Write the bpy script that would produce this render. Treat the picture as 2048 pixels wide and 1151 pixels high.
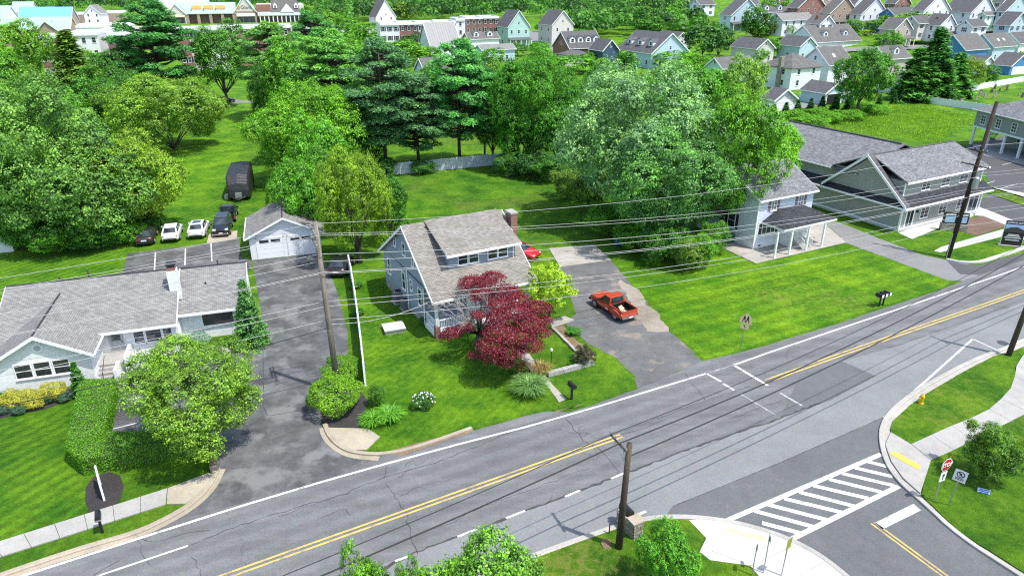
import bpy, bmesh, math, random
import numpy as np
from mathutils import Vector, Matrix

for o in list(bpy.data.objects):
    bpy.data.objects.remove(o)
sc = bpy.context.scene
col = sc.collection
R = math.radians
random.seed(7)

# ------------------------------------------------------------------ camera, sky, sun
CAM_H = 26.0            # drone height in metres
PITCH = R(23.8)         # looking down
FOC = 1400.0            # focal length for a picture 2048 wide
cam = bpy.data.cameras.new('Camera')
cam.sensor_width = 36.0
cam.lens = 36.0 * FOC / 2048.0
cam.clip_start = 0.5
cam.clip_end = 6000
cam_o = bpy.data.objects.new('Camera', cam)
cam_o.location = (0, 0, CAM_H)
cam_o.rotation_euler = (R(90) - PITCH, 0, 0)
col.objects.link(cam_o)
sc.camera = cam_o

SUN_EL = R(64)
SUN_AZ = math.atan2(0.88, -0.475)     # compass-like angle from +Y towards +X
world = bpy.data.worlds.new('World')
sc.world = world
world.use_nodes = True
wn = world.node_tree
for n in list(wn.nodes):
    wn.nodes.remove(n)
sky = wn.nodes.new('ShaderNodeTexSky')
sky.sky_type = 'NISHITA'
sky.sun_disc = False
sky.sun_elevation = SUN_EL
sky.sun_rotation = SUN_AZ
sky.air_density = 1.0
sky.dust_density = 1.5
bg = wn.nodes.new('ShaderNodeBackground')
bg.inputs['Strength'].default_value = 0.15
wo = wn.nodes.new('ShaderNodeOutputWorld')
wn.links.new(sky.outputs[0], bg.inputs[0])
wn.links.new(bg.outputs[0], wo.inputs[0])
sl = bpy.data.lights.new('Sun', 'SUN')
sl.energy = 3.0
sl.angle = R(0.6)
sl.color = (1.0, 0.96, 0.89)
sun = bpy.data.objects.new('Sun', sl)
sd = Vector((math.sin(SUN_AZ) * math.cos(SUN_EL), math.cos(SUN_AZ) * math.cos(SUN_EL), math.sin(SUN_EL)))
sun.rotation_euler = (-sd).to_track_quat('-Z', 'Y').to_euler()
sun.location = (60, -30, 120)
col.objects.link(sun)
sc.view_settings.view_transform = 'Standard'
sc.view_settings.look = 'None'
sc.view_settings.exposure = 0.84
sc.view_settings.gamma = 1.0
sc.cycles.max_bounces = 6
sc.cycles.diffuse_bounces = 3
sc.cycles.glossy_bounces = 2
sc.cycles.transmission_bounces = 3
sc.cycles.use_denoising = False
sc.cycles.filter_width = 1.15
sc.cycles.sample_clamp_indirect = 4.0

# ------------------------------------------------------------------ survey of the ground: where a sight line meets a level
def gp(u, v, z=0.0):
    a = (u - 1024) / FOC
    b = (v - 575.5) / FOC
    d = Vector((a, math.cos(PITCH) - b * math.sin(PITCH), -math.sin(PITCH) - b * math.cos(PITCH)))
    t = (CAM_H - z) / -d.z
    return Vector((d.x * t, d.y * t, z))
def pr(x, y, z):
    dz = z - CAM_H
    Z = y * math.cos(PITCH) - dz * math.sin(PITCH)
    D = -y * math.sin(PITCH) - dz * math.cos(PITCH)
    return 1024 + FOC * x / Z, 575.5 + FOC * D / Z, Z
def hgt(y, vtop):
    b = (vtop - 575.5) / FOC
    return CAM_H + y * (-math.sin(PITCH) - b * math.cos(PITCH)) / (math.cos(PITCH) - b * math.sin(PITCH))

# ------------------------------------------------------------------ mesh builder
class MB:
    def __init__(s):
        s.v = []; s.f = []; s.m = []
    def poly(s, pts, m=0):
        b = len(s.v)
        s.v += [tuple(p) for p in pts]
        s.f.append(tuple(range(b, b + len(pts)))); s.m.append(m)
        return s
    def box(s, x0, x1, y0, y1, z0, z1, m=0):
        b = len(s.v)
        s.v += [(x0,y0,z0),(x1,y0,z0),(x1,y1,z0),(x0,y1,z0),(x0,y0,z1),(x1,y0,z1),(x1,y1,z1),(x0,y1,z1)]
        for q in ((0,3,2,1),(4,5,6,7),(0,1,5,4),(1,2,6,5),(2,3,7,6),(3,0,4,7)):
            s.f.append(tuple(b + i for i in q)); s.m.append(m)
        return s
    def slab(s, top, t, m=0, d=(0,0,-1)):
        """a plate: polygon 'top' thickened by t along d"""
        b = len(s.v); n = len(top); d = Vector(d)
        s.v += [tuple(p) for p in top] + [tuple(Vector(p) + d * t) for p in top]
        s.f.append(tuple(range(b, b + n))); s.m.append(m)
        s.f.append(tuple(reversed(range(b + n, b + 2 * n)))); s.m.append(m)
        for i in range(n):
            j = (i + 1) % n
            s.f.append((b + i, b + n + i, b + n + j, b + j)); s.m.append(m)
        return s
    def tube(s, path, r, n=6, m=0, cap=True):
        rs = r if isinstance(r, (list, tuple)) else [r] * len(path)
        P = [Vector(p) for p in path]; base = len(s.v)
        for i, p in enumerate(P):
            t = (P[min(i + 1, len(P) - 1)] - P[max(i - 1, 0)]).normalized()
            a = t.orthogonal().normalized() if abs(t.z) > .9 else t.cross(Vector((0, 0, 1))).normalized()
            c = t.cross(a)
            for k in range(n):
                w = 2 * math.pi * k / n
                s.v.append(tuple(p + (a * math.cos(w) + c * math.sin(w)) * rs[i]))
        for i in range(len(P) - 1):
            for k in range(n):
                k2 = (k + 1) % n
                s.f.append((base + i*n + k, base + i*n + k2, base + (i+1)*n + k2, base + (i+1)*n + k)); s.m.append(m)
        if cap:
            s.f.append(tuple(reversed(range(base, base + n)))); s.m.append(m)
            e = base + (len(P) - 1) * n
            s.f.append(tuple(range(e, e + n))); s.m.append(m)
        return s
    def cyl(s, x, y, z0, z1, r, n=10, r2=None, m=0):
        return s.tube([(x, y, z0), (x, y, z1)], [r, r if r2 is None else r2], n, m)
    def loft(s, rings, m=0, cap=True):
        base = len(s.v); n = len(rings[0])
        for r in rings: s.v += [tuple(p) for p in r]
        for i in range(len(rings) - 1):
            for k in range(n):
                k2 = (k + 1) % n
                s.f.append((base+i*n+k, base+i*n+k2, base+(i+1)*n+k2, base+(i+1)*n+k)); s.m.append(m)
        if cap:
            s.f.append(tuple(reversed(range(base, base + n)))); s.m.append(m)
            e = base + (len(rings) - 1) * n
            s.f.append(tuple(range(e, e + n))); s.m.append(m)
        return s
    def mesh(s, name, mats, smooth=False):
        me = bpy.data.meshes.new(name)
        me.from_pydata(s.v, [], s.f)
        for mt in (mats if isinstance(mats, (list, tuple)) else [mats]): me.materials.append(mt)
        if len(set(s.m)) > 1: me.polygons.foreach_set('material_index', s.m)
        bm = bmesh.new(); bm.from_mesh(me)
        bmesh.ops.recalc_face_normals(bm, faces=bm.faces[:])
        uv = bm.loops.layers.uv.new('UVMap')
        up = Vector((0, 0, 1))
        for fc in bm.faces:
            nn = fc.normal
            t = up.cross(nn)
            t = Vector((1, 0, 0)) if t.length < .05 else t.normalized()
            b = nn.cross(t)
            for lp in fc.loops:
                lp[uv].uv = (lp.vert.co.dot(t), lp.vert.co.dot(b))
        bm.to_mesh(me); bm.free()
        if smooth: me.polygons.foreach_set('use_smooth', [True] * len(me.polygons))
        return me
    def build(s, name, mats, parent=None, smooth=False):
        return link(name, s.mesh(name, mats, smooth), parent)

def link(name, me, parent=None, loc=None, rz=None, scale=None, color=None):
    o = bpy.data.objects.new(name, me)
    col.objects.link(o)
    if parent is not None: o.parent = parent
    if loc is not None: o.location = loc
    if rz is not None: o.rotation_euler = (0, 0, rz)
    if scale is not None: o.scale = scale
    if color is not None: o.color = color
    return o
def tag(o, label, cat, group=None):
    o['label'] = label; o['category'] = cat
    if group: o['group'] = group
    return o
def struct(o):
    o['kind'] = 'structure'; return o
def empty(name, loc=(0, 0, 0), rz=0.0):
    o = bpy.data.objects.new(name, None)
    o.empty_display_size = .3
    o.location = loc; o.rotation_euler = (0, 0, rz)
    col.objects.link(o); return o
def thing(name, label, cat, loc=(0, 0, 0), rz=0.0, group=None):
    return tag(empty(name, loc, rz), label, cat, group)

# ------------------------------------------------------------------ materials
class NT:
    def __init__(s, name):
        s.m = bpy.data.materials.new(name); s.m.use_nodes = True
        s.t = s.m.node_tree; s.b = s.t.nodes['Principled BSDF']; s.o = s.t.nodes['Material Output']
    def n(s, ty, **kw):
        d = s.t.nodes.new(ty)
        for k, v in kw.items():
            if k in d.inputs: d.inputs[k].default_value = v
            else: setattr(d, k, v)
        return d
    def l(s, a, b): s.t.links.new(a, b)
    def ramp(s, src, stops):
        r = s.n('ShaderNodeValToRGB')
        while len(r.color_ramp.elements) < len(stops): r.color_ramp.elements.new(.5)
        for e, (p, c) in zip(r.color_ramp.elements, stops):
            e.position = p; e.color = tuple(c) + (1,) if len(c) == 3 else c
        s.l(src, r.inputs[0]); return r.outputs[0]
    def mix(s, f, a, b, mode='MIX'):
        d = s.n('ShaderNodeMix', data_type='RGBA', blend_type=mode)
        for i, x in ((0, f), (6, a), (7, b)):
            if hasattr(x, 'is_linked') or hasattr(x, 'links'): s.l(x, d.inputs[i])
            elif i == 0: d.inputs[0].default_value = x
            else: d.inputs[i].default_value = tuple(x) + (1,)
        return d.outputs[2]
    def noise(s, vec, scale, detail=4, rough=.55):
        d = s.n('ShaderNodeTexNoise', Scale=scale, Detail=detail, Roughness=rough)
        if vec is not None: s.l(vec, d.inputs['Vector'])
        return d.outputs[0]
    def bump(s, h, strength=.3, dist=.02):
        d = s.n('ShaderNodeBump', Strength=strength, Distance=dist)
        s.l(h, d.inputs['Height']); s.l(d.outputs[0], s.b.inputs['Normal'])
    def pos(s): return s.n('ShaderNodeNewGeometry').outputs['Position']
    def uv(s): return s.n('ShaderNodeTexCoord').outputs['UV']
    def ob(s): return s.n('ShaderNodeTexCoord').outputs['Object']
def sc3(c, k): return tuple(min(1, x * k) for x in c)
def plain(name, c, rough=.7, var=.12, scale=3.0, bump=.0, metal=0.0, spec=.4):
    k = NT(name); v = k.ob()
    n1 = k.noise(v, scale, 5); n2 = k.noise(v, scale * 9, 3)
    c1 = k.ramp(n1, [(.3, sc3(c, 1 - var)), (.7, sc3(c, 1 + var))])
    c2 = k.mix(.35, c1, k.ramp(n2, [(.35, sc3(c, 1 - var)), (.65, sc3(c, 1 + var))]))
    k.l(c2, k.b.inputs['Base Color'])
    k.b.inputs['Roughness'].default_value = rough; k.b.inputs['Metallic'].default_value = metal
    k.b.inputs['Specular IOR Level'].default_value = spec
    if bump: k.bump(n2, bump)
    return k.m
def rows(name, c, mortar, bw, bh, ms, var=.12, rough=.8, bump=.5, off=.5, wear=.1, c2=None):
    """courses: clapboards, bricks, shingles, in metres along the face"""
    k = NT(name); v = k.uv()
    br = k.n('ShaderNodeTexBrick', offset=off, squash=1.0)
    br.inputs['Scale'].default_value = 1.0
    br.inputs['Brick Width'].default_value = bw; br.inputs['Row Height'].default_value = bh
    br.inputs['Mortar Size'].default_value = ms; br.inputs['Mortar Smooth'].default_value = .3
    br.inputs['Color1'].default_value = sc3(c, 1 - var) + (1,)
    br.inputs['Color2'].default_value = (sc3(c2, 1) if c2 else sc3(c, 1 + var)) + (1,)
    br.inputs['Mortar'].default_value = tuple(mortar) + (1,)
    k.l(v, br.inputs['Vector'])
    n = k.noise(v, .8, 5)
    w = k.mix(1.0, br.outputs['Color'], k.ramp(n, [(.3, (1 - wear,) * 3), (.7, (1 + wear,) * 3)]), 'MULTIPLY')
    k.l(w, k.b.inputs['Base Color'])
    k.b.inputs['Roughness'].default_value = rough
    k.b.inputs['Specular IOR Level'].default_value = .25
    if bump:
        inv = k.n('ShaderNodeMath', operation='SUBTRACT'); inv.inputs[0].default_value = 1
        k.l(br.outputs['Fac'], inv.inputs[1]); k.bump(inv.outputs[0], bump, .02)
    return k.m
def siding(name, c, h=.16): return rows(name, c, sc3(c, .55), 4.0, h, .012, var=.03, rough=.6, bump=.4, wear=.05)
def shingle(name, c, var=.3): return rows(name, c, sc3(c, .5), .30, .135, .012, var=var * .75, rough=.92, bump=.6, wear=.12)
def bricks(name, c): return rows(name, c, (.36, .32, .28), .22, .075, .01, var=.25, rough=.85, bump=.4, wear=.15)

M = {}
M['white'] = plain('white_paint', (.82, .83, .84), .5, .05)
M['trim'] = plain('white_trim', (.86, .87, .88), .45, .04)
M['white_brick'] = rows('painted_white_brick', (.83, .84, .85), (.74, .75, .76), .22, .075, .01, var=.05, bump=.4, wear=.06)
M['sid_white'] = siding('white_siding', (.83, .84, .87))
M['sid_blue'] = siding('slate_blue_siding', (.27, .33, .40))
M['sid_lav'] = siding('lavender_white_siding', (.66, .71, .82))
M['sid_grey'] = siding('sage_grey_siding', (.30, .315, .305))
M['sid_putty'] = siding('putty_siding', (.36, .37, .345))
M['sid_navy'] = siding('navy_siding', (.06, .11, .17))
M['sid_bright'] = siding('bright_blue_siding', (.08, .25, .52))
M['sid_mint'] = siding('mint_siding', (.45, .66, .60))
M['sid_cream'] = siding('cream_siding', (.68, .64, .60))
M['sid_sky'] = siding('pale_blue_siding', (.52, .66, .76))
M['sid_tan'] = siding('tan_siding', (.50, .44, .38))
M['brick'] = bricks('red_brick', (.27, .09, .065))
M['brick_dark'] = bricks('brown_brick', (.17, .075, .06))
M['brick_tan'] = bricks('tan_brick', (.38, .27, .20))
M['stone'] = rows('rubble_stone', (.38, .34, .28), (.22, .20, .17), .34, .19, .03, var=.35, bump=.8, wear=.2)
M['sh_grey'] = shingle('grey_shingles', (.235, .23, .22))
M['sh_light'] = shingle('light_grey_shingles', (.238, .236, .228), .26)
M['sh_warm'] = shingle('warm_grey_shingles', (.248, .23, .202), .28)
M['ac_grey'] = plain('grey_enamel', (.17, .18, .19), .5, .12)
M['sh_dark'] = shingle('charcoal_shingles', (.045, .05, .058), .6)
M['sh_brown'] = shingle('weathered_shingles', (.15, .147, .142))
M['sh_mid'] = shingle('slate_grey_shingles', (.19, .196, .206), .45)
M['sh_slate'] = shingle('dark_grey_shingles', (.12, .12, .125))
M['metal_green'] = rows('green_metal_roof', (.36, .52, .46), (.30, .44, .39), .45, 60, .03, var=.04, bump=.5, rough=.45)
M['metal_grey'] = rows('grey_metal_roof', (.20, .21, .22), (.12, .125, .13), .9, 60, .05, var=.05, bump=.7, rough=.4)
M['metal_blue'] = plain('blue_tarpaulin_roof', (.16, .48, .75), .5, .1)
M['membrane'] = plain('white_roof_membrane', (.72, .71, .69), .8, .08)
M['black_roof'] = plain('black_roof_membrane', (.035, .037, .042), .8, .2)
M['dark'] = plain('interior_shade', (.012, .012, .014), .9, .1)
M['steel'] = plain('galvanised_steel', (.42, .43, .44), .45, .12, 8, metal=.7)
M['black'] = plain('black_plastic', (.018, .018, .02), .45, .15)
M['iron'] = plain('dark_iron', (.06, .06, .065), .5, .15)
M['wood_grey'] = rows('weathered_pole_wood', (.26, .22, .18), (.13, .11, .09), .05, 2.5, .008, var=.2, bump=.6, wear=.25)
M['wood_dark'] = rows('creosoted_pole_wood', (.055, .038, .028), (.02, .015, .012), .05, 2.5, .008, var=.3, bump=.6, wear=.3)
M['wood_brown'] = rows('brown_pole_wood', (.11, .085, .06), (.04, .03, .025), .05, 2.5, .008, var=.3, bump=.6, wear=.3)
M['bark'] = plain('tree_bark', (.10, .08, .065), .9, .35, 6, .6)
M['bark_grey'] = plain('grey_twig_bark', (.36, .33, .31), .9, .25, 6, .4)
M['wire'] = plain('pale_overhead_wire', (.42, .42, .42), .5, .05)
M['wire_dark'] = plain('black_overhead_cable', (.02, .02, .02), .6, .05)
M['yellow'] = plain('hydrant_yellow_paint', (.72, .42, .02), .4, .1)
M['door_grey'] = plain('grey_door_paint', (.46, .47, .47), .5, .05)
M['purple'] = plain('plum_shutter_paint', (.20, .12, .17), .6, .08)
M['navy'] = plain('black_shutter_paint', (.025, .03, .04), .5, .08)
M['orange'] = plain('orange_awning_cloth', (.75, .30, .06), .8, .06)
M['peach'] = plain('peach_roof_sheet', (.75, .42, .28), .8, .06)
M['green_metal_box'] = plain('green_enamel', (.04, .12, .09), .5, .1)
M['blue_bag'] = plain('blue_plastic', (.02, .08, .35), .5, .15)
M['red_paint'] = plain('sign_red', (.50, .012, .02), .4, .04)
M['sign_white'] = plain('sign_white', (.80, .80, .80), .4, .02)
M['sign_black'] = plain('sign_black', (.02, .02, .02), .4, .05)
M['sign_tan'] = plain('faded_sign_yellow', (.86, .66, .34), .5, .05)
M['sign_green'] = plain('faded_sign_olive', (.22, .26, .03), .5, .08)
M['sign_blue'] = plain('sign_pale_blue', (.40, .55, .80), .5, .1)
M['cardboard'] = plain('cardboard', (.55, .40, .28), .9, .15)
def glass(name, c=(.02, .028, .035), rough=.08):
    k = NT(name); v = k.ob(); n = k.noise(v, .9, 2)
    k.l(k.ramp(n, [(.35, sc3(c, .5)), (.65, sc3(c, 2.2))]), k.b.inputs['Base Color'])
    k.b.inputs['Roughness'].default_value = rough; k.b.inputs['Specular IOR Level'].default_value = .8
    return k.m
M['glass'] = glass('window_glass')
M['glass_grey'] = glass('curtained_window_glass', (.12, .14, .16), .12)
M['car_glass'] = glass('car_glass', (.03, .04, .05), .05)
def paint(name, c, rough=.28, coat=.6):
    k = NT(name); v = k.ob(); n = k.noise(v, 2.0, 4)
    k.l(k.ramp(n, [(.3, sc3(c, .9)), (.7, sc3(c, 1.1))]), k.b.inputs['Base Color'])
    k.b.inputs['Roughness'].default_value = rough; k.b.inputs['Coat Weight'].default_value = coat
    k.b.inputs['Coat Roughness'].default_value = .06
    return k.m
M['car_white'] = paint('white_car_paint', (.74, .74, .74))
M['car_black'] = paint('black_car_paint', (.015, .015, .017), .3, .5)
M['car_brown'] = paint('dark_brown_car_paint', (.03, .022, .022), .35, .5)
M['car_red'] = paint('red_car_paint', (.45, .015, .02))
M['car_rust'] = paint('faded_red_orange_truck_paint', (.42, .045, .014), .4, .35)
M['chrome'] = plain('chrome', (.7, .7, .72), .18, .05, metal=1.0)
M['rubber'] = plain('tyre_rubber', (.018, .018, .018), .85, .2)
M['lamp_red'] = plain('tail_lamp_red', (.40, .01, .012), .2, .1)
M['lamp_clear'] = plain('headlamp_clear', (.72, .74, .76), .12, .05)
M['lamp_amber'] = plain('marker_lamp_amber', (.75, .22, .03), .2, .05)
def tarp():
    k = NT('black_tarpaulin'); v = k.ob()
    w = k.n('ShaderNodeTexWave', bands_direction='X', Scale=1.6, Distortion=6.0); w.inputs['Detail'].default_value = 3
    k.l(v, w.inputs['Vector'])
    k.l(k.ramp(k.noise(v, 2.5, 5), [(.3, (.012, .013, .016)), (.7, (.035, .037, .042))]), k.b.inputs['Base Color'])
    k.b.inputs['Roughness'].default_value = .5; k.bump(w.outputs[0], .35, .05)
    return k.m
M['tarp'] = tarp()

# surfaces of the ground
def lawn(name, a, b, dry, stripe=None, drylev=.62, weeds=.5):
    k = NT(name); p = k.pos()
    n0 = k.noise(p, .055, 5, .6); n1 = k.noise(p, .32, 6, .65); n2 = k.noise(p, 2.2, 5, .7); n3 = k.noise(p, 11.0, 4, .75); n4 = k.noise(p, 34.0, 2, .6)
    nb = k.noise(p, .12, 3, .5)
    c = k.mix(k.ramp(n1, [(.36, (0, 0, 0)), (.64, (1, 1, 1))]), a, b)
    c = k.mix(1.0, c, k.ramp(nb, [(.32, (.66, .76, .8)), (.5, (1, 1, 1)), (.68, (1.3, 1.16, 1.05))]), 'MULTIPLY')
    c = k.mix(1.0, c, k.ramp(n2, [(.28, (.62, .66, .60)), (.72, (1.36, 1.32, 1.4))]), 'MULTIPLY')
    c = k.mix(1.0, c, k.ramp(n3, [(.3, (.68, .72, .7)), (.7, (1.28, 1.25, 1.28))]), 'MULTIPLY')
    c = k.mix(1.0, c, k.ramp(n4, [(.3, (.84, .86, .84)), (.7, (1.14, 1.12, 1.14))]), 'MULTIPLY')
    if stripe:
        mp = k.n('ShaderNodeMapping'); mp.inputs['Rotation'].default_value[2] = R(stripe[0]); k.l(p, mp.inputs[0])
        w = k.n('ShaderNodeTexWave', bands_direction='Y', Scale=stripe[1], Distortion=.9); w.inputs['Detail'].default_value = 3; w.inputs['Detail Scale'].default_value = .6
        k.l(mp.outputs[0], w.inputs['Vector'])
        c = k.mix(1.0, c, k.ramp(w.outputs[0], [(.2, (1 - stripe[2],) * 3), (.8, (1 + stripe[2],) * 3)]), 'MULTIPLY')
    mm = k.n('ShaderNodeMath', operation='MULTIPLY'); k.l(n0, mm.inputs[0]); k.l(n2, mm.inputs[1])
    f = k.ramp(mm.outputs[0], [(drylev * .5, (0, 0, 0)), (drylev * .5 + .10, (.75, .75, .75))])
    c = k.mix(f, c, dry)
    k.l(c, k.b.inputs['Base Color'])
    k.b.inputs['Roughness'].default_value = .85; k.b.inputs['Specular IOR Level'].default_value = .12
    ad = k.n('ShaderNodeMath', operation='ADD'); k.l(n3, ad.inputs[0]); k.l(n4, ad.inputs[1])
    k.bump(ad.outputs[0], 1.0, .12)
    return k.m
G1 = (.050, .172, .010); G2 = (.155, .322, .016); DRY = (.24, .21, .075)
M['grass'] = lawn('meadow_grass', G1, G2, DRY)
M['grass_back'] = lawn('backyard_grass', (.043, .165, .010), (.136, .302, .016), (.225, .175, .065), None, .54)
M['grass_mown'] = lawn('mown_lawn', (.062, .205, .010), (.175, .360, .016), DRY, (-62, .36, .15), .75)
M['grass_mown2'] = lawn('mown_road_lawn', (.070, .228, .008), (.200, .395, .014), (.31, .31, .07), (-28, .21, .11), .62)
M['grass_front'] = lawn('front_lawn', (.056, .195, .009), (.170, .350, .015), (.30, .27, .08), (-62, .5, .06), .60)
M['verge'] = lawn('verge_grass', (.050, .168, .010), (.158, .315, .016), (.28, .25, .07), None, .55)
def asphalt(name, c, speck=.35, blotch=.25, stain=None, bscale=.25, tracks=None, cracks=False):
    k = NT(name); p = k.pos()
    n1 = k.noise(p, bscale, 6, .6); n2 = k.noise(p, 1.6, 5, .65); n3 = k.noise(p, 26., 3, .8); vo = k.n('ShaderNodeTexVoronoi', Scale=42.0); k.l(p, vo.inputs['Vector'])
    col_ = k.ramp(n1, [(.3, sc3(c, 1 - blotch)), (.7, sc3(c, 1 + blotch))])
    col_ = k.mix(1.0, col_, k.ramp(n2, [(.3, (1 - blotch * .6,) * 3), (.7, (1 + blotch * .6,) * 3)]), 'MULTIPLY')
    col_ = k.mix(1.0, col_, k.ramp(n3, [(.28, (1 - speck,) * 3), (.72, (1 + speck,) * 3)]), 'MULTIPLY')
    col_ = k.mix(.25, col_, k.mix(1.0, col_, vo.outputs['Color'], 'OVERLAY'))
    if stain:
        col_ = k.mix(k.ramp(k.noise(p, .45, 5, .6), [(stain[1], (0, 0, 0)), (stain[1] + .12, (1, 1, 1))]), col_, stain[0])
    if tracks:
        mp = k.n('ShaderNodeMapping'); mp.inputs['Rotation'].default_value[2] = R(-tracks[0]); mp.inputs['Location'].default_value[1] = tracks[2]; k.l(p, mp.inputs[0])
        w = k.n('ShaderNodeTexWave', bands_direction='Y', Scale=tracks[1], Distortion=.9); k.l(mp.outputs[0], w.inputs['Vector'])
        col_ = k.mix(1.0, col_, k.ramp(w.outputs[0], [(.25, (.91,) * 3), (.8, (1.06,) * 3)]), 'MULTIPLY')
    if tracks or cracks:
        m2 = k.n('ShaderNodeMapping'); m2.inputs['Rotation'].default_value[2] = R(-28.5); m2.inputs['Scale'].default_value = (.06, 1.1, 1); k.l(p, m2.inputs[0])
        # streaks of rubber and oil along the lanes
        col_ = k.mix(1.0, col_, k.ramp(k.noise(m2.outputs[0], 1.0, 5, .6), [(.3, (.80,) * 3), (.7, (1.14,) * 3)]), 'MULTIPLY')
    if cracks:
        wp = k.n('ShaderNodeMix', data_type='VECTOR'); wp.inputs[0].default_value = .55
        nz = k.n('ShaderNodeTexNoise', Scale=.9, Detail=4); k.l(p, nz.inputs['Vector']); k.l(p, wp.inputs[4]); k.l(nz.outputs['Color'], wp.inputs[5])
        ve = k.n('ShaderNodeTexVoronoi', feature='DISTANCE_TO_EDGE', Scale=.75); k.l(wp.outputs[1], ve.inputs['Vector'])
        ln = k.ramp(ve.outputs['Distance'], [(.0, (1, 1, 1)), (.014, (0, 0, 0))])
        mk = k.ramp(k.noise(p, .16, 4, .6), [(.5, (0, 0, 0)), (.6, (.6, .6, .6))])
        col_ = k.mix(k.mix(1.0, ln, mk, 'MULTIPLY'), col_, (.07, .072, .074))
    k.l(col_, k.b.inputs['Base Color'])
    k.b.inputs['Roughness'].default_value = .85; k.b.inputs['Specular IOR Level'].default_value = .3
    k.bump(n3, .35, .02)
    return k.m
M['road'] = asphalt('old_road_asphalt', (.150, .154, .156), .36, .14, tracks=(28.5, .27, .3), cracks=True)
M['road_new'] = asphalt('pale_lane_asphalt', (.198, .206, .206), .28, .10)
M['road_side'] = asphalt('side_street_asphalt', (.120, .125, .127), .32, .13)
M['drive_black'] = asphalt('sealed_driveway_asphalt', (.092, .094, .097), .22, .40, ((.17, .172, .172), .50), .42)
M['drive_old'] = asphalt('worn_driveway_asphalt', (.125, .127, .128), .45, .25, ((.27, .225, .17), .56), .35)
M['drive_pale'] = asphalt('pale_driveway_asphalt', (.205, .205, .205), .2, .12)
M['lot'] = asphalt('parking_lot_asphalt', (.085, .088, .09), .2, .1)
M['concrete'] = asphalt('concrete', (.36, .35, .325), .16, .14)
M['concrete_new'] = asphalt('new_concrete', (.50, .49, .475), .08, .07)
M['concrete_tan'] = asphalt('weathered_concrete', (.37, .325, .25), .16, .18)
M['concrete_dirty'] = asphalt('stained_concrete', (.36, .335, .295), .16, .14, ((.21, .18, .145), .58), .4)
M['kerb'] = asphalt('kerb_concrete', (.38, .365, .33), .18, .18)
M['kerb_tan'] = asphalt('old_kerb_concrete', (.34, .295, .225), .2, .2)
M['mulch'] = asphalt('dark_mulch', (.042, .038, .038), .7, .3)
M['mulch_brown'] = asphalt('brown_mulch', (.16, .105, .08), .4, .18)
M['gravel'] = asphalt('pale_gravel', (.34, .31, .275), .5, .2)
M['soil'] = asphalt('bare_soil', (.20, .145, .085), .45, .3)
def roadpaint(name, c, lev):
    k = NT(name); p = k.pos()
    n1 = k.noise(p, 1.3, 5, .65); n2 = k.noise(p, 14.0, 4, .75)
    ad = k.n('ShaderNodeMath', operation='MULTIPLY_ADD'); k.l(n2, ad.inputs[0]); ad.inputs[1].default_value = .6; k.l(n1, ad.inputs[2])
    f = k.ramp(ad.outputs[0], [(lev, (0, 0, 0)), (lev + .16, (.8, .8, .8))])
    base = k.ramp(n2, [(.3, sc3(c, .88)), (.7, sc3(c, 1.08))])
    k.l(k.mix(f, base, (.17, .172, .172)), k.b.inputs['Base Color']); k.b.inputs['Roughness'].default_value = .8
    return k.m
M['line_white'] = roadpaint('white_road_paint', (.64, .64, .63), .83)
M['line_old'] = roadpaint('worn_white_road_paint', (.56, .56, .55), .66)
M['line_yellow'] = roadpaint('yellow_road_paint', (.60, .43, .11), .80)
M['pad_yellow'] = plain('yellow_tactile_paving', (.74, .46, .09), .8, .14, 2.0)
M['pad_faded'] = plain('faded_yellow_tactile_paving', (.80, .70, .30), .8, .14, 2.0)
M['crack'] = plain('crack_tar', (.06, .06, .062), .9, .3, 2.0)  # dark tar of sealed cracks and driveway joints
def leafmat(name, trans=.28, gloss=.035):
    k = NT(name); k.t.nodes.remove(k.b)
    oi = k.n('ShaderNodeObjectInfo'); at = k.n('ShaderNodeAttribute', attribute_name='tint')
    c = k.mix(1.0, oi.outputs['Color'], k.ramp(at.outputs['Fac'], [(0, (.27, .33, .40)), (.5, (1., 1., 1.)), (1, (2.3, 1.95, 1.3))]), 'MULTIPLY')  # tint ends paint deep shade and sunlit highlight into the leaf colour
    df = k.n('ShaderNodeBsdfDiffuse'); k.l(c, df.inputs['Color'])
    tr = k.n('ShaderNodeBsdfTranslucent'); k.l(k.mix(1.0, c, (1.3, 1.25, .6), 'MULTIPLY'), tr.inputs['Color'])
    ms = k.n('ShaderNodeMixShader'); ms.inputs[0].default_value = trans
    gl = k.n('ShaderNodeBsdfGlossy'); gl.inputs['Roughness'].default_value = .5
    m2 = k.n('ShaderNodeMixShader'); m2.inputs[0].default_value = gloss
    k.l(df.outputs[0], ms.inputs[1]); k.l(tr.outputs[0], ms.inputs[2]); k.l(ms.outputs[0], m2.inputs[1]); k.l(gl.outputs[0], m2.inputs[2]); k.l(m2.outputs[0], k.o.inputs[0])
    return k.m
M['leaf'] = leafmat('leaf')
M['needle'] = leafmat('needle', .18, .03)
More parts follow.
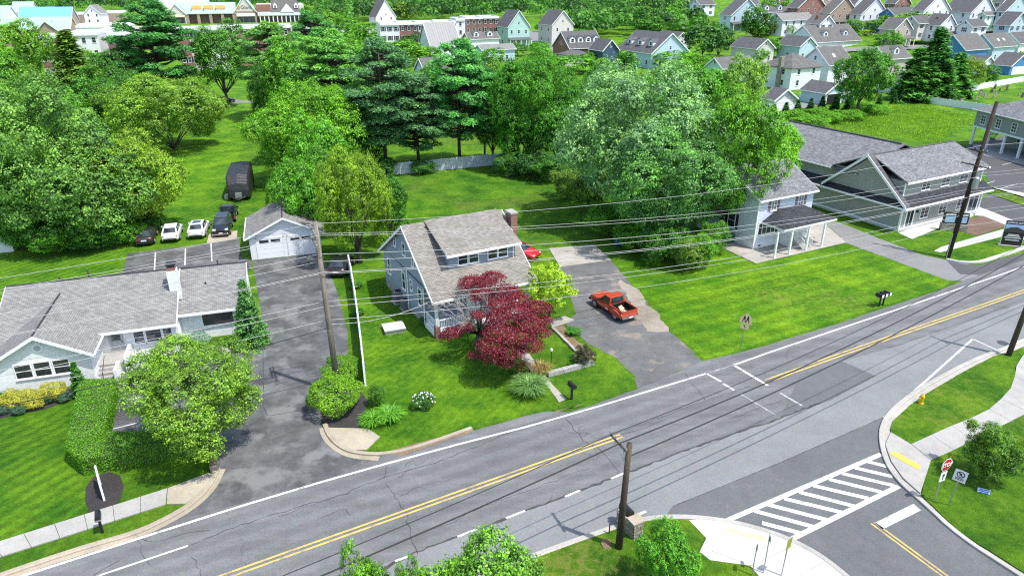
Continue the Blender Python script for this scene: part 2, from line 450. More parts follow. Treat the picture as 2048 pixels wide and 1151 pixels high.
# ------------------------------------------------------------------ ground, roads, pavements
def W(pts, z=0.0): return [gp(u, v, z) for u, v in pts]
def ragged(P, amp, step=.45, seed=1):
    rr = random.Random(seed); out = []
    n = len(P); off = 0
    for i in range(n):
        a, b = P[i], P[(i + 1) % n]
        L = (b - a).length; k = max(1, int(L / step)); d = (b - a) / k
        nn = Vector((-d.y, d.x, 0)).normalized()
        for j in range(k):
            off = off * .6 + rr.uniform(-amp, amp)
            out.append(a + d * j + nn * off)
    return out
def sheet(name, P, z, mat, rag=0.0, thick=0.0, parent=None, step=.45):
    P = [Vector((p[0], p[1], z)) for p in P]
    if rag: P = ragged(P, rag, step, len(name) + int(abs(P[0].x) * 10))
    b = MB()
    if thick: b.slab(P, thick)
    else: b.poly(P)
    o = b.build(name, mat, parent)
    me = o.data
    if me.polygons[0].normal.z < 0: me.flip_normals()
    return o if parent else struct(o)
def offset(path, d):
    out = []
    for i, p in enumerate(path):
        t = (path[min(i + 1, len(path) - 1)] - path[max(i - 1, 0)]); t.z = 0; t.normalize()
        out.append(p + Vector((-t.y, t.x, 0)) * d)
    return out
def smooth(P, it=2):
    for _ in range(it):
        Q = [P[0]]
        for a, b in zip(P, P[1:]):
            Q += [a * .75 + b * .25, a * .25 + b * .75]
        P = Q + [P[-1]]
    return P
def ribbon(name, path, w, z, mat, parent=None, taper=False):
    l = offset(path, w / 2); r = offset(path, -w / 2); b = MB()
    for i in range(len(path) - 1):
        b.poly([(r[i].x, r[i].y, z), (r[i+1].x, r[i+1].y, z), (l[i+1].x, l[i+1].y, z), (l[i].x, l[i].y, z)])
    o = b.build(name, mat, parent)
    return o if parent else struct(o)
def sweep(name, path, prof, mat, parent=None):
    """prof: (sideways, height) outline swept along path"""
    rings = []
    for i, p in enumerate(path):
        t = (path[min(i + 1, len(path) - 1)] - path[max(i - 1, 0)]); t.z = 0; t.normalize()
        s = Vector((-t.y, t.x, 0))
        rings.append([p + s * a + Vector((0, 0, h)) for a, h in prof])
    return MB().loft(rings).build(name, mat, parent)
KERB = [(-.16, -.02), (.14, -.02), (.14, .125), (.11, .14), (-.10, .14), (-.16, .10)]

g = MB().poly([(-2600, -60, 0), (2600, -60, 0), (2600, 3600, 0), (-2600, 3600, 0)]).build('ground', M['grass'])
struct(g)

rd = Vector((math.cos(R(28.6)), math.sin(R(28.6)), 0))
# lawns of the several plots
sheet('lawn', W([(0, 850), (160, 800), (140, 940), (180, 985), (160, 1030), (0, 1080), (-150, 1120), (-150, 890)]), .004, M['grass_mown'])
sheet('lawn', W([(355, 460), (420, 460), (445, 400), (470, 330), (500, 260), (497, 208), (462, 208), (455, 240), (330, 300), (345, 420)]), .004, M['grass_mown'], .15)
sheet('lawn', W([(-120, 500), (250, 490), (245, 548), (14, 600), (-120, 640)]), .004, M['grass_mown'], .1)
sheet('lawn', W([(790, 350), (1010, 336), (1110, 360), (1180, 420), (1230, 480), (1222, 515), (1185, 486), (1098, 494), (1040, 480), (760, 470), (770, 400)]), .004, M['grass_back'], .25)
sheet('lawn', W([(1235, 530), (1440, 497), (1510, 530), (1690, 488), (1900, 560), (1890, 574), (1560, 676), (1410, 716), (1375, 690), (1318, 640)]), .006, M['grass_mown2'], .1)
sheet('lawn', W([(700, 545), (775, 560), (870, 680), (1000, 700), (1035, 770), (1100, 765), (1030, 838), (940, 850), (840, 880), (760, 900), (740, 850), (735, 780), (720, 700)]), .004, M['grass_front'], .05)

# main road
far_edge = [(-700, 1420), (-300, 1270), (0, 1152), (180, 1092), (340, 1042), (655, 960), (760, 914), (950, 860), (1010, 842), (1095, 822), (1140, 824), (1275, 777), (1405, 722), (1480, 704), (1560, 682), (1700, 640), (1890, 576), (1960, 548), (2060, 513)]
near_edge = [(2100, 664), (2022, 694), (1945, 722), (1868, 763), (1817, 794), (1776, 830), (1762, 858), (1762, 889), (1774, 930), (1800, 966), (1842, 1002), (1919, 1074), (2040, 1151), (2120, 1206)]
side_left = [(1740, 1200), (1690, 1151), (1640, 1112), (1590, 1085), (1540, 1065), (1470, 1046), (1400, 1036), (1330, 1034), (1270, 1042), (1180, 1072), (1080, 1108), (900, 1175), (700, 1260), (400, 1400)]
F0 = W(far_edge); F = ragged(F0, .05, .5, 77)[:-1]; cut = [i for i, p in enumerate(F) if (p - F0[-2]).length < .6]; F = F[:cut[0]] + F0[-1:] if cut else F0; N = W(near_edge); S = W(side_left)
F[-1:] = [F[-1], F[-1] + rd * 60]
N0 = N[0] + rd * 55
road = sheet('road', F + [N0] + N + [Vector((26.0, 8, 0)), Vector((22.0, 8, 0))] + S + [Vector((-30, 10, 0))], .012, M['road'])
# newer turning lane and the side street surface
lane_top = [gp(u, v) for u, v in [(400, 1285), (560, 1222), (720, 1142), (830, 1105), (960, 1056), (1100, 1003), (1240, 950), (1400, 890), (1560, 836), (1660, 800), (1752, 752), (1684, 722), (1800, 690), (1900, 655), (2060, 600)]]
sheet('turning_lane', lane_top + [N0 - Vector((0, 1, 0))] + [n + Vector((-.02, .02, 0)) for n in N[:6]] + [gp(1765, 835), gp(1560, 925), gp(1400, 990), gp(1345, 1012), gp(1330, 1033)] + S[8:] , .016, M['road_new'], .03, parent=road)
sheet('side_street', W([(1345, 1012), (1400, 990), (1560, 925), (1765, 835), (1763, 858), (1763, 889), (1775, 930), (1801, 966), (1842, 1002), (1919, 1074), (2040, 1151), (2120, 1206)]) + [Vector((26.0, 8, 0)), Vector((22.0, 8, 0))] + S[:8], .020, M['road_side'], parent=road)
sheet('asphalt_patch', W([(1560, 836), (1660, 800), (1752, 752), (1684, 722), (1600, 748)]), .0205, M['road_side'], .02, parent=road)

# painted lines
def line(name, pts, w, mat, it=0, z=.026):
    P = W(pts)
    if it: P = smooth(P, it)
    return ribbon(name, P, w, z, mat, road)
line('edge_line', [(-200, 1232), (187, 1105), (560, 987), (840, 908), (1120, 836), (1412, 747)], .17, M['line_white'], 1)
line('edge_line', [(1412, 747), (1467, 730)], .10, M['line_old'])
line('edge_line', [(1467, 730), (1560, 697), (1971, 560), (2048, 533), (2300, 430)], .16, M['line_white'], 1)
def double(pts):
    P = smooth(W(pts), 1)
    ribbon('centre_line', offset(P, .15), .13, .026, M['line_yellow'], road)
    ribbon('centre_line', offset(P, -.15), .13, .026, M['line_yellow'], road)
double([(300, 1205), (440, 1156), (560, 1113), (840, 1014), (1120, 914), (1243, 871)])
double([(1533, 762), (1700, 702), (2048, 583), (2300, 490)])
for a, b in (((790, 1122), (817, 1112)), ((915, 1073), (955, 1057)), ((1012, 1036), (1050, 1021)), ((1130, 993), (1160, 980)), ((1222, 957), (1250, 945))):
    line('lane_dash', [a, b], .14, M['line_white'])
line('lane_line', [(120, 1178), (197, 1151), (376, 1091)], .13, M['line_white'])
line('stop_line', [(1467, 730), (1536, 771)], .22, M['line_white'])
line('stop_line', [(1560, 786), (1604, 811)], .16, M['line_old'])
line('stop_line', [(1413, 747), (1442, 763)], .2, M['line_white'])
line('stop_line', [(1446, 767), (1468, 780)], .18, M['line_white'])
line('stop_line', [(1480, 787), (1551, 830)], .15, M['line_old'])
line('turn_line', [(1768, 835), (1850, 763), (1945, 678)], .15, M['line_white'])
line('turn_line', [(1945, 678), (1994, 700)], .12, M['line_white'])
line('bay_line', [(1268, 1032), (1292, 1022)], .16, M['line_white'])
line('crossing_line', [(1455, 1040), (1762, 908)], .30, M['line_white'])
line('crossing_line', [(1580, 1079), (1797, 972)], .30, M['line_white'])
cw = [((335,705),(415,725)),((290,730),(437,765)),((240,752),(445,800)),((190,775),(395,825)),((130,800),(345,850)),((75,825),(290,880)),((15,850),(245,905)),((-50,873),(190,935)),((-100,898),(130,960)),((-70,945),(80,985))]
for a, b in cw:
    P = [(1560 + x / 1.947, 560 + y / 1.947) for x, y in (a, b)]
    line('crossing_bar', P, .30, M['line_white'], z=.0265)
sheet('stop_bar', W([(1750, 1045), (1827, 1007), (1842, 1020), (1765, 1058)]), .026, M['line_white'], parent=road)
P = W([(1745, 1045), (1889, 1151), (1960, 1205)])
ribbon('side_centre_line', offset(P, .12), .10, .026, M['line_yellow'], road)
ribbon('side_centre_line', offset(P, -.12), .10, .026, M['line_yellow'], road)

# cracks in the old asphalt
def crack(pts, w=.035, seed=0, jit=.10, z=.0245):
    rr = random.Random(seed); P = W(pts); out = []
    for a, b in zip(P, P[1:]):
        k = max(2, int((b - a).length / .35))
        for j in range(k):
            q = a.lerp(b, j / k); out.append(q + Vector((rr.uniform(-jit, jit), rr.uniform(-jit, jit), 0)))
    out.append(P[-1])
    l = []; r = []
    for i, p in enumerate(out):
        t = (out[min(i+1, len(out)-1)] - out[max(i-1, 0)]).normalized(); s = Vector((-t.y, t.x, 0)); ww = w * rr.uniform(.35, 1.25) / 2
        l.append(p + s * ww); r.append(p - s * ww)
    b = MB()
    for i in range(len(out) - 1):
        b.poly([(r[i].x, r[i].y, z), (r[i+1].x, r[i+1].y, z), (l[i+1].x, l[i+1].y, z), (l[i].x, l[i].y, z)])
    return b.build('crack', M['crack'], road)
ck = [[(380,1090),(450,1060),(560,1025),(680,990),(770,955),(815,940),(870,925),(960,890),(1060,845),(1120,832)],
 [(773,968),(785,985),(792,992),(800,1012),(812,1022),(818,1055),(828,1082),(836,1108)],
 [(815,940),(802,953),(796,953)],[(812,930),(826,918),(835,930),(850,920)],[(770,955),(776,930)],
 [(1130,838),(1150,860),(1165,880),(1195,895),(1220,920),(1238,940),(1228,958)],
 [(1200,880),(1300,842),(1400,805),(1500,772)],[(560,1030),(700,985)],
 [(870,1060),(950,1020),(1100,965),(1180,935)],[(1150,900),(1290,855),(1330,840)],
 [(640,1035),(690,1015),(700,1030)],[(800,992),(822,980),(850,970),(900,958)],
 [(270,1070),(310,1085),(360,1070),(420,1060)],[(275,1080),(290,1110),(300,1130)],[(385,1115),(400,1140),(402,1151)],
 [(1560,800),(1500,822),(1460,838)],[(1370,745),(1410,800)],[(1090,1010),(1105,990)]]
for i, c in enumerate(ck): crack(c, .042 if i in (0, 1, 5) else .026, i)
crack([(760, 1140), (830, 1105), (960, 1056), (1100, 1003), (1240, 950), (1400, 890), (1560, 836), (1640, 806)], .16, 50, .07)
crack([(190, 1150), (240, 1120)], .03, 51)
crack([(1345, 1012), (1400, 990), (1560, 925), (1765, 835)], .05, 52, .01, .0225)
manhole = MB(); c = gp(2006, 686); manhole.cyl(c.x, c.y, .015, .03, .42, 20)
struct(manhole.build('manhole_cover', M['iron']))

# kerbs
def kerb(pts, mat, it=2, flip=False, gutter=.35, z=0.0):
    P = smooth(W(pts), it)
    if flip: P.reverse()
    k = struct(sweep('kerb', P, [(a, b + z) for a, b in KERB], mat))
    if gutter: ribbon('gutter', offset(P, -.16 - gutter / 2), gutter, .0235, mat, k)
    return P
kerb([(2300, 590), (2048, 680), (2022, 693), (1945, 721), (1868, 762), (1817, 793), (1776, 829), (1762, 858), (1762, 889), (1774, 930), (1800, 966), (1842, 1002), (1919, 1074), (2040, 1151), (2120, 1206)], M['kerb'], flip=True)
kerb([(1740, 1200), (1690, 1151), (1640, 1112), (1590, 1085), (1540, 1065), (1470, 1046), (1400, 1036), (1330, 1034), (1270, 1042), (1180, 1072), (1080, 1108), (900, 1175), (700, 1260)], M['kerb'], flip=True)
kerb([(436, 938), (430, 948), (419, 973), (387, 1006), (338, 1036), (274, 1066), (180, 1092), (100, 1118), (0, 1152), (-200, 1225)], M['kerb_tan'], gutter=.3, flip=True)
kerb([(650, 850), (656, 868), (672, 888), (700, 905), (760, 911), (830, 897), (943, 857)], M['kerb_tan'], gutter=.0, flip=True)
ribbon('gutter', smooth(W([(645, 855), (650, 874), (668, 894), (700, 912), (758, 917)]), 2), .42, .024, M['kerb_tan'])
kerb([(1893, 519), (1920, 525), (1960, 526), (1990, 517), (2048, 498), (2300, 408)], M['concrete_new'], gutter=.3, flip=True)

# pavements: each flag a piece of its own
def flags(name, top, bot, n, z, mat, t=.10):
    """n slabs between two edge polylines (same direction)"""
    root = struct(empty(name))
    def samp(P, f):
        L = [(b - a).length for a, b in zip(P, P[1:])]; T = sum(L) * f
        for (a, b), l in zip(zip(P, P[1:]), L):
            if T <= l + 1e-6: return a.lerp(b, min(1, T / l))
            T -= l
        return P[-1]
    P, Q = W(top), W(bot); gap = .012
    for i in range(n):
        f0, f1 = i / n, (i + 1) / n
        a, b, c, d = samp(Q, f0), samp(Q, f1), samp(P, f1), samp(P, f0)
        u = (b - a).normalized() * gap
        zz = z + random.uniform(-.004, .004)
        q = [a + u, b - u, c - u, d + u]
        MB().slab([(p.x, p.y, zz) for p in q], t).build('paving_slab', mat, root)
    return root
flags('pavement', [(-150, 1131), (0, 1083), (165, 1031), (335, 977)], [(-120, 1152), (84, 1088), (200, 1051), (332, 1009)], 8, .07, M['concrete'])
sheet('pavement_corner', W([(336, 977), (419, 946), (427, 950), (408, 984), (372, 1008), (334, 1009)]), .072, M['concrete_tan'], thick=.1)
sheet('pavement_corner', W([(656, 856), (736, 858), (760, 874), (733, 900), (702, 901), (672, 882)]), .075, M['concrete_tan'], thick=.1)
flags('pavement', [(1822, 890), (1894, 857), (1971, 826), (2017, 786), (2027, 765), (2034, 724), (2090, 668), (2200, 625)], [(1862, 922), (1919, 896), (2012, 848), (2048, 832), (2100, 790), (2130, 740), (2170, 690), (2270, 640)], 16, .115, M['concrete'], .12)
sheet('kerb_ramp', W([(1781, 866), (1821, 890), (1861, 922), (1840, 988), (1806, 958), (1782, 924), (1770, 890)]), .105, M['concrete'], thick=.1)
sheet('tactile_paving', W([(1788, 904), (1841, 934), (1833, 941), (1779, 910)]), .122, M['pad_yellow'], thick=.012)
sheet('kerb_ramp', W([(1378, 1042), (1400, 1040), (1470, 1049), (1540, 1069), (1590, 1089), (1640, 1117), (1690, 1156), (1740, 1205), (1560, 1205), (1500, 1133), (1420, 1122), (1399, 1105), (1412, 1078)]), .105, M['concrete_new'], thick=.1)
sheet('tactile_paving', W([(1448, 1058), (1528, 1074), (1533, 1087), (1460, 1066)]), .122, M['pad_faded'], thick=.012)
for a, b in (((1399, 1105), (1470, 1049)), ((1420, 1100), (1560, 1150)), ((1500, 1132), (1590, 1088)), ((1540, 1180), (1650, 1122))):
    ribbon('paving_joint', W([a, b], .1), .03, .1095, M['concrete_tan'])
# verges raised to the kerb
sheet('verge', W([(1781, 860), (1786, 843), (1817, 812), (1868, 780), (1919, 749), (1986, 713), (2025, 704), (2032, 724), (2027, 765), (2017, 786), (1971, 827), (1894, 858), (1822, 891), (1781, 868)]), .10, M['verge'], .03, .1)
sheet('verge', W([(1842, 991), (1861, 922), (1919, 896), (2012, 848), (2048, 832), (2110, 790), (2600, 800), (2600, 1500), (2140, 1206), (2052, 1150), (1919, 1066)]), .095, M['verge'], .03, .1)
sheet('verge', W([(700, 1268), (900, 1181), (1080, 1113), (1180, 1077), (1270, 1047), (1330, 1039), (1378, 1041), (1412, 1076), (1399, 1104), (1420, 1121), (1500, 1132), (1560, 1205), (1500, 1330), (900, 1500)]), .095, M['verge'], .03, .1)
sheet('verge', W([(90, 1092), (200, 1054), (332, 1011), (360, 1011), (386, 1003), (338, 1032), (274, 1062), (180, 1088), (60, 1128), (-60, 1172), (-90, 1150)]), .07, M['verge'], .03, .1)

# driveways, pads, beds
drive = sheet('driveway', W([(345, 1040), (400, 996), (424, 972), (436, 938), (430, 902), (215, 888), (232, 768), (232, 742), (300, 700), (372, 690), (425, 700), (470, 704), (532, 684), (520, 610), (505, 521), (640, 506), (656, 536), (676, 588), (694, 660), (697, 700), (680, 740), (640, 800), (645, 852), (655, 875), (690, 908), (760, 917), (655, 962)]), .010, M['drive_black'], .02)
sheet('car_park', W([(243, 552), (255, 507), (413, 487), (476, 470), (482, 515), (505, 521), (500, 540), (380, 560)]), .009, M['drive_black'], .03)
for a, b in (((311, 504), (309, 540)), ((371, 497), (370, 530)), ((422, 487), (424, 522))):
    ribbon('bay_line', W([a, b]), .12, .018, M['line_white'])
for a, b in (((245, 742), (272, 764)), ((270, 735), (292, 752)), ((238, 765), (262, 775)), ((226, 858), (275, 845)), ((300, 790), (250, 800))):
    ribbon('bay_line', W([a, b]), .12, .018, M['line_white'])
for i, c in enumerate([[(526, 700), (527, 760), (527, 832), (560, 828), (640, 812)], [(527, 832), (490, 860)]]):
    P = W(c); ribbon('driveway_joint', smooth(P, 1), .05, .0145, M['crack'], drive)
sheet('concrete_pad', W([(413, 488), (473, 478), (475, 461), (418, 468)]), .016, M['concrete_tan'])
sheet('driveway', W([(1275, 778), (1405, 722), (1372, 690), (1335, 660), (1312, 628), (1265, 570), (1222, 520), (1115, 534), (1138, 578), (1152, 628), (1130, 646), (1182, 690), (1232, 716), (1270, 752)]), .0085, M['drive_old'], .07)
sheet('concrete_strip', W([(1238, 560), (1262, 568), (1312, 628), (1336, 660), (1300, 662), (1272, 628), (1255, 590)]), .0135, asphalt('tan_worn_asphalt', (.27, .235, .19), .35, .22), .22)
sheet('concrete_slab', W([(1098, 497), (1188, 489), (1222, 520), (1120, 534)]), .05, M['concrete_dirty'], thick=.06)
sheet('driveway', W([(1640, 436), (1656, 440), (1695, 451), (1764, 479), (1847, 510), (1893, 520), (1960, 532), (1985, 534), (1935, 562), (1895, 560), (1693, 486)]), .0095, M['drive_pale'], .03)
sheet('apron', W([(1893, 521), (1930, 528), (1962, 530), (2000, 518), (2060, 502), (2060, 515), (1960, 550), (1920, 548)]), .0145, M['lot'])
sheet('patio', W([(1435, 491), (1512, 527), (1692, 485), (1640, 440), (1500, 470)]), .04, M['concrete_dirty'], thick=.05)
sheet('car_park', W([(1945, 428), (2048, 470), (2500, 640), (2600, 260), (2048, 262), (1930, 292), (1966, 340), (1985, 380), (1960, 405)]), .010, M['lot'])
sheet('forecourt', W([(1968, 310), (2048, 330), (2300, 380), (2300, 300), (2048, 280), (1945, 290)]), .0145, M['concrete'])
sheet('pavement_front', W([(1797, 466), (1824, 478), (1885, 453), (1902, 446), (1947, 432), (1944, 420), (1880, 436)]), .03, M['concrete_new'], thick=.05)
sheet('pavement_front', W([(1949, 431), (1966, 432), (2016, 452), (2048, 466), (2300, 560), (2300, 545), (2048, 450), (1985, 424), (1952, 412)]), .032, M['concrete_new'], thick=.05)
sheet('pavement_path', W([(1882, 494), (1868, 502), (1880, 505), (2016, 470), (2048, 480), (2048, 462), (2012, 457)]), .04, M['concrete_new'], thick=.05)
sheet('mulch_bed', W([(1918, 440), (1964, 433), (2014, 452), (1955, 471), (1915, 462)]), .03, M['mulch_brown'], .04)
for a, b in (((1945, 375), (1990, 362)), ((1990, 380), (2035, 368)), ((2005, 330), (2048, 318)), ((2030, 392), (2060, 384))):
    ribbon('bay_line', W([a, b]), .11, .02, M['line_white'])
isl = W([(1955, 380), (2048, 412), (2300, 500), (2300, 485), (2048, 398), (1975, 374)])
sheet('verge', isl, .10, M['verge'], .0, .1)
sheet('pavement_path', W([(1962, 372), (1978, 374), (2048, 397), (2300, 484), (2300, 470), (2048, 387)]), .105, M['concrete_new'], thick=.1)
sheet('lane', W([(1560, 225), (1700, 200), (1690, 192), (1560, 212)]), .02, M['drive_pale'])
sheet('lane', W([(1760, 275), (1800, 285), (1730, 268), (1690, 258)]), .02, M['concrete'])
sheet('garden_path', W([(1030, 700), (1052, 698), (1078, 735), (1104, 768), (1133, 798), (1118, 804), (1095, 772), (1060, 740)]), .03, M['concrete_dirty'], thick=.04)
sheet('garden_path', W([(1098, 640), (1130, 632), (1150, 640), (1105, 655)]), .035, M['concrete_dirty'], thick=.04)
sheet('planting_bed', W([(1104, 655), (1125, 648), (1190, 715), (1170, 730)]), .009, M['soil'], .08)
sheet('planting_bed', W([(640, 850), (652, 854), (720, 856), (735, 800), (712, 772), (650, 790)]), .012, M['mulch'], .04)
sheet('planting_bed', W([(-40, 845), (90, 818), (165, 790), (160, 770), (90, 790), (-40, 815)]), .012, M['mulch'], .05)
sheet('planting_bed', W([(188, 952), (218, 943), (240, 950), (248, 972), (240, 1000), (215, 1018), (180, 1024), (171, 1000), (173, 975)]), .02, M['mulch'], .03)
sheet('gravel_bed', W([(372, 692), (440, 690), (470, 700), (425, 708)]), .014, M['gravel'], .04)
sheet('gravel_shoulder', W([(780, 900), (945, 858), (950, 862), (800, 912)]), .020, M['soil'], .05)
sheet('dry_patch', W([(1105, 826), (1140, 818), (1170, 806), (1150, 812), (1110, 820)]), .0165, M['soil'], .08)
# far streets and car parks
sheet('far_car_park', [Vector(p) for p in ((-260, 360, 0), (-70, 390, 0), (-40, 470, 0), (-280, 440, 0))], .05, M['concrete'])
sheet('far_street', W([(1040, 62), (1075, 62), (1230, 118), (1080, 100)]), .05, M['drive_pale'])
sheet('far_street', W([(440, 198), (480, 200), (520, 206), (400, 206)]), .02, M['drive_pale'])
sheet('far_street', W([(950, 252), (1010, 240), (1100, 236), (1100, 246), (1010, 252), (960, 262)]), .02, M['concrete'])
# ------------------------------------------------------------------ windows, doors, roofs
WM = {}
def win_mesh(w, h, cols, rws, dark, frame):
    key = (round(w, 2), round(h, 2), cols, rws, dark, frame)
    if key in WM: return WM[key]
    fr = MB(); t = .07; p = .05
    fr.box(-w/2, w/2, -p, .02, 0, t); fr.box(-w/2, w/2, -p, .02, h - t, h)
    fr.box(-w/2, -w/2 + t, -p + .002, .02, t, h - t); fr.box(w/2 - t, w/2, -p + .002, .02, t, h - t)
    for i in range(1, cols): x = -w/2 + w * i / cols; fr.box(x - .03, x + .03, -p + .008, .01, t, h - t)
    for j in range(1, rws): z = h * j / rws; fr.box(-w/2 + t, w/2 - t, -p + .012, .01, z - .022, z + .022)
    fr.box(-w/2 - .05, w/2 + .05, -p - .04, .02, -.06, -.002)
    pn = MB().poly([(-w/2 + t, -.018, t), (w/2 - t, -.018, t), (w/2 - t, -.018, h - t), (-w/2 + t, -.018, h - t)])
    WM[key] = (fr.mesh('window_frame', M[frame]), pn.mesh('window_pane', M[dark]))
    return WM[key]
def window(parent, x, y, z, w, h, rz=0.0, cols=1, rws=2, dark='glass', frame='trim', shutters=None):
    a, b = win_mesh(w, h, cols, rws, dark, frame)
    o = link('window', a, parent, (x, y, z), rz)
    link('pane', b, o)
    if shutters:
        k = ('sh', round(h, 2), shutters)
        if k not in WM:
            s = MB().box(-.18, .18, -.035, .02, 0, h)
            WM[k] = s.mesh('shutter', M[shutters])
        for sx in (-1, 1): link('shutter', WM[k], o, (sx * (w / 2 + .22), 0, 0))
    return o
def gable(mb, x0, x1, y0, y1, ze, zr, ov=.35, t=.14, axis='x', rake=.3, m=0):
    """two roof plates; ridge along axis"""
    if axis == 'x':
        ym = (y0 + y1) / 2; s = (zr - ze) / (ym - y0)
        for e, sg in ((y0, -1), (y1, 1)):
            ed = e + sg * ov; z = ze - s * ov
            mb.slab([(x0 - rake, ed, z), (x1 + rake, ed, z), (x1 + rake, ym, zr), (x0 - rake, ym, zr)], t, m)
    else:
        xm = (x0 + x1) / 2; s = (zr - ze) / (xm - x0)
        for e, sg in ((x0, -1), (x1, 1)):
            ed = e + sg * ov; z = ze - s * ov
            mb.slab([(ed, y0 - rake, z), (ed, y1 + rake, z), (xm, y1 + rake, zr), (xm, y0 - rake, zr)], t, m)
    return mb
def rakes(mb, x0, x1, y0, y1, ze, zr, ov=.35, axis='x', rake=.3, w=.2, t=.05):
    """white boards under the roof edges and along the eaves"""
    if axis == 'x':
        ym = (y0 + y1) / 2; s = (zr - ze) / (ym - y0)
        for xx in (x0 - rake - t, x1 + rake):
            for e, sg in ((y0, -1), (y1, 1)):
                ed = e + sg * ov; z = ze - s * ov
                mb.slab([(xx, ed, z - .02), (xx, ym, zr - .02), (xx, ym, zr - w - .02), (xx, ed, z - w - .02)], t, 0, (1, 0, 0))
        for e, sg in ((y0, -1), (y1, 1)):
            ed = e + sg * ov; z = ze - s * ov
            mb.box(x0 - rake, x1 + rake, ed - .10 if sg < 0 else ed + .003, ed - .003 if sg < 0 else ed + .10, z - .2, z - .03)
    else:
        xm = (x0 + x1) / 2; s = (zr - ze) / (xm - x0)
        for yy in (y0 - rake - t, y1 + rake):
            for e, sg in ((x0, -1), (x1, 1)):
                ed = e + sg * ov; z = ze - s * ov
                mb.slab([(ed, yy, z - .02), (xm, yy, zr - .02), (xm, yy, zr - w - .02), (ed, yy, z - w - .02)], t, 0, (0, 1, 0))
        for e, sg in ((x0, -1), (x1, 1)):
            ed = e + sg * ov; z = ze - s * ov
            mb.box(ed - .10 if sg < 0 else ed + .003, ed - .003 if sg < 0 else ed + .10, y0 - rake, y1 + rake, z - .2, z - .03)
    return mb
def walls(mb, x0, x1, y0, y1, z0, ze, zr=None, axis='x', m=0, dip=.16):
    mb.box(x0, x1, y0, y1, z0, ze, m)
    if zr:
        zr -= dip
        if axis == 'x':
            ym = (y0 + y1) / 2
            for xx in (x0, x1): mb.poly([(xx, y0, ze), (xx, y1, ze), (xx, ym, zr)], m)
        else:
            xm = (x0 + x1) / 2
            for yy in (y0, y1): mb.poly([(x0, yy, ze), (x1, yy, ze), (xm, yy, zr)], m)
    return mb
def hip(mb, x0, x1, y0, y1, ze, zr, ov=.4, t=.14, m=0):
    X0, X1, Y0, Y1 = x0 - ov, x1 + ov, y0 - ov, y1 + ov
    d = min(X1 - X0, Y1 - Y0) / 2
    if X1 - X0 >= Y1 - Y0: a, b = (X0 + d, (Y0+Y1)/2, zr), (X1 - d - .001, (Y0+Y1)/2, zr)
    else: a, b = ((X0+X1)/2, Y0 + d, zr), ((X0+X1)/2, Y1 - d - .001, zr)
    c = [(X0, Y0, ze), (X1, Y0, ze), (X1, Y1, ze), (X0, Y1, ze)]
    if X1 - X0 >= Y1 - Y0: fs = [(c[0], c[1], b, a), (c[1], c[2], b), (c[2], c[3], a, b), (c[3], c[0], a)]
    else: fs = [(c[0], c[1], a), (c[1], c[2], b, a), (c[2], c[3], b), (c[3], c[0], a, b)]
    for f in fs: mb.poly(f, m)
    mb.poly(list(reversed(c)), m)
    mb.box(X0, X1, Y0, Y1, ze - t, ze - .002, m)
    return mb
def rail(mb, a, b, z0, z1, step=.14, post=.0, m=0, th=.045):
    a, b = Vector(a), Vector(b); L = (b - a).length; n = max(1, int(L / step))
    dz = b.z - a.z
    for z in (z0 + .08, z1):
        mb.tube([a + Vector((0, 0, z)), b + Vector((0, 0, z))], th, 4, m)
    for i in range(n + 1):
        p = a.lerp(b, i / n); mb.tube([p + Vector((0, 0, z0)), p + Vector((0, 0, z1))], .022, 4, m)
    return mb
def text_mesh(s, size, mat, bold=0.0):
    cu = bpy.data.curves.new('lettering', 'FONT'); cu.body = s; cu.size = size; cu.align_x = 'CENTER'; cu.align_y = 'CENTER'; cu.offset = bold; cu.extrude = .004
    o = bpy.data.objects.new('lettering', cu); col.objects.link(o)
    bpy.context.view_layer.update()
    me = bpy.data.meshes.new_from_object(o.evaluated_get(bpy.context.evaluated_depsgraph_get()))
    bpy.data.objects.remove(o); me.name = 'lettering'; me.materials.clear(); me.materials.append(mat)
    return me
def text(s, size, mat, parent, loc, rot=(R(90), 0, 0), bold=0.0, name='lettering'):
    o = link(name, text_mesh(s, size, mat, bold), parent, loc); o.rotation_euler = rot; return o

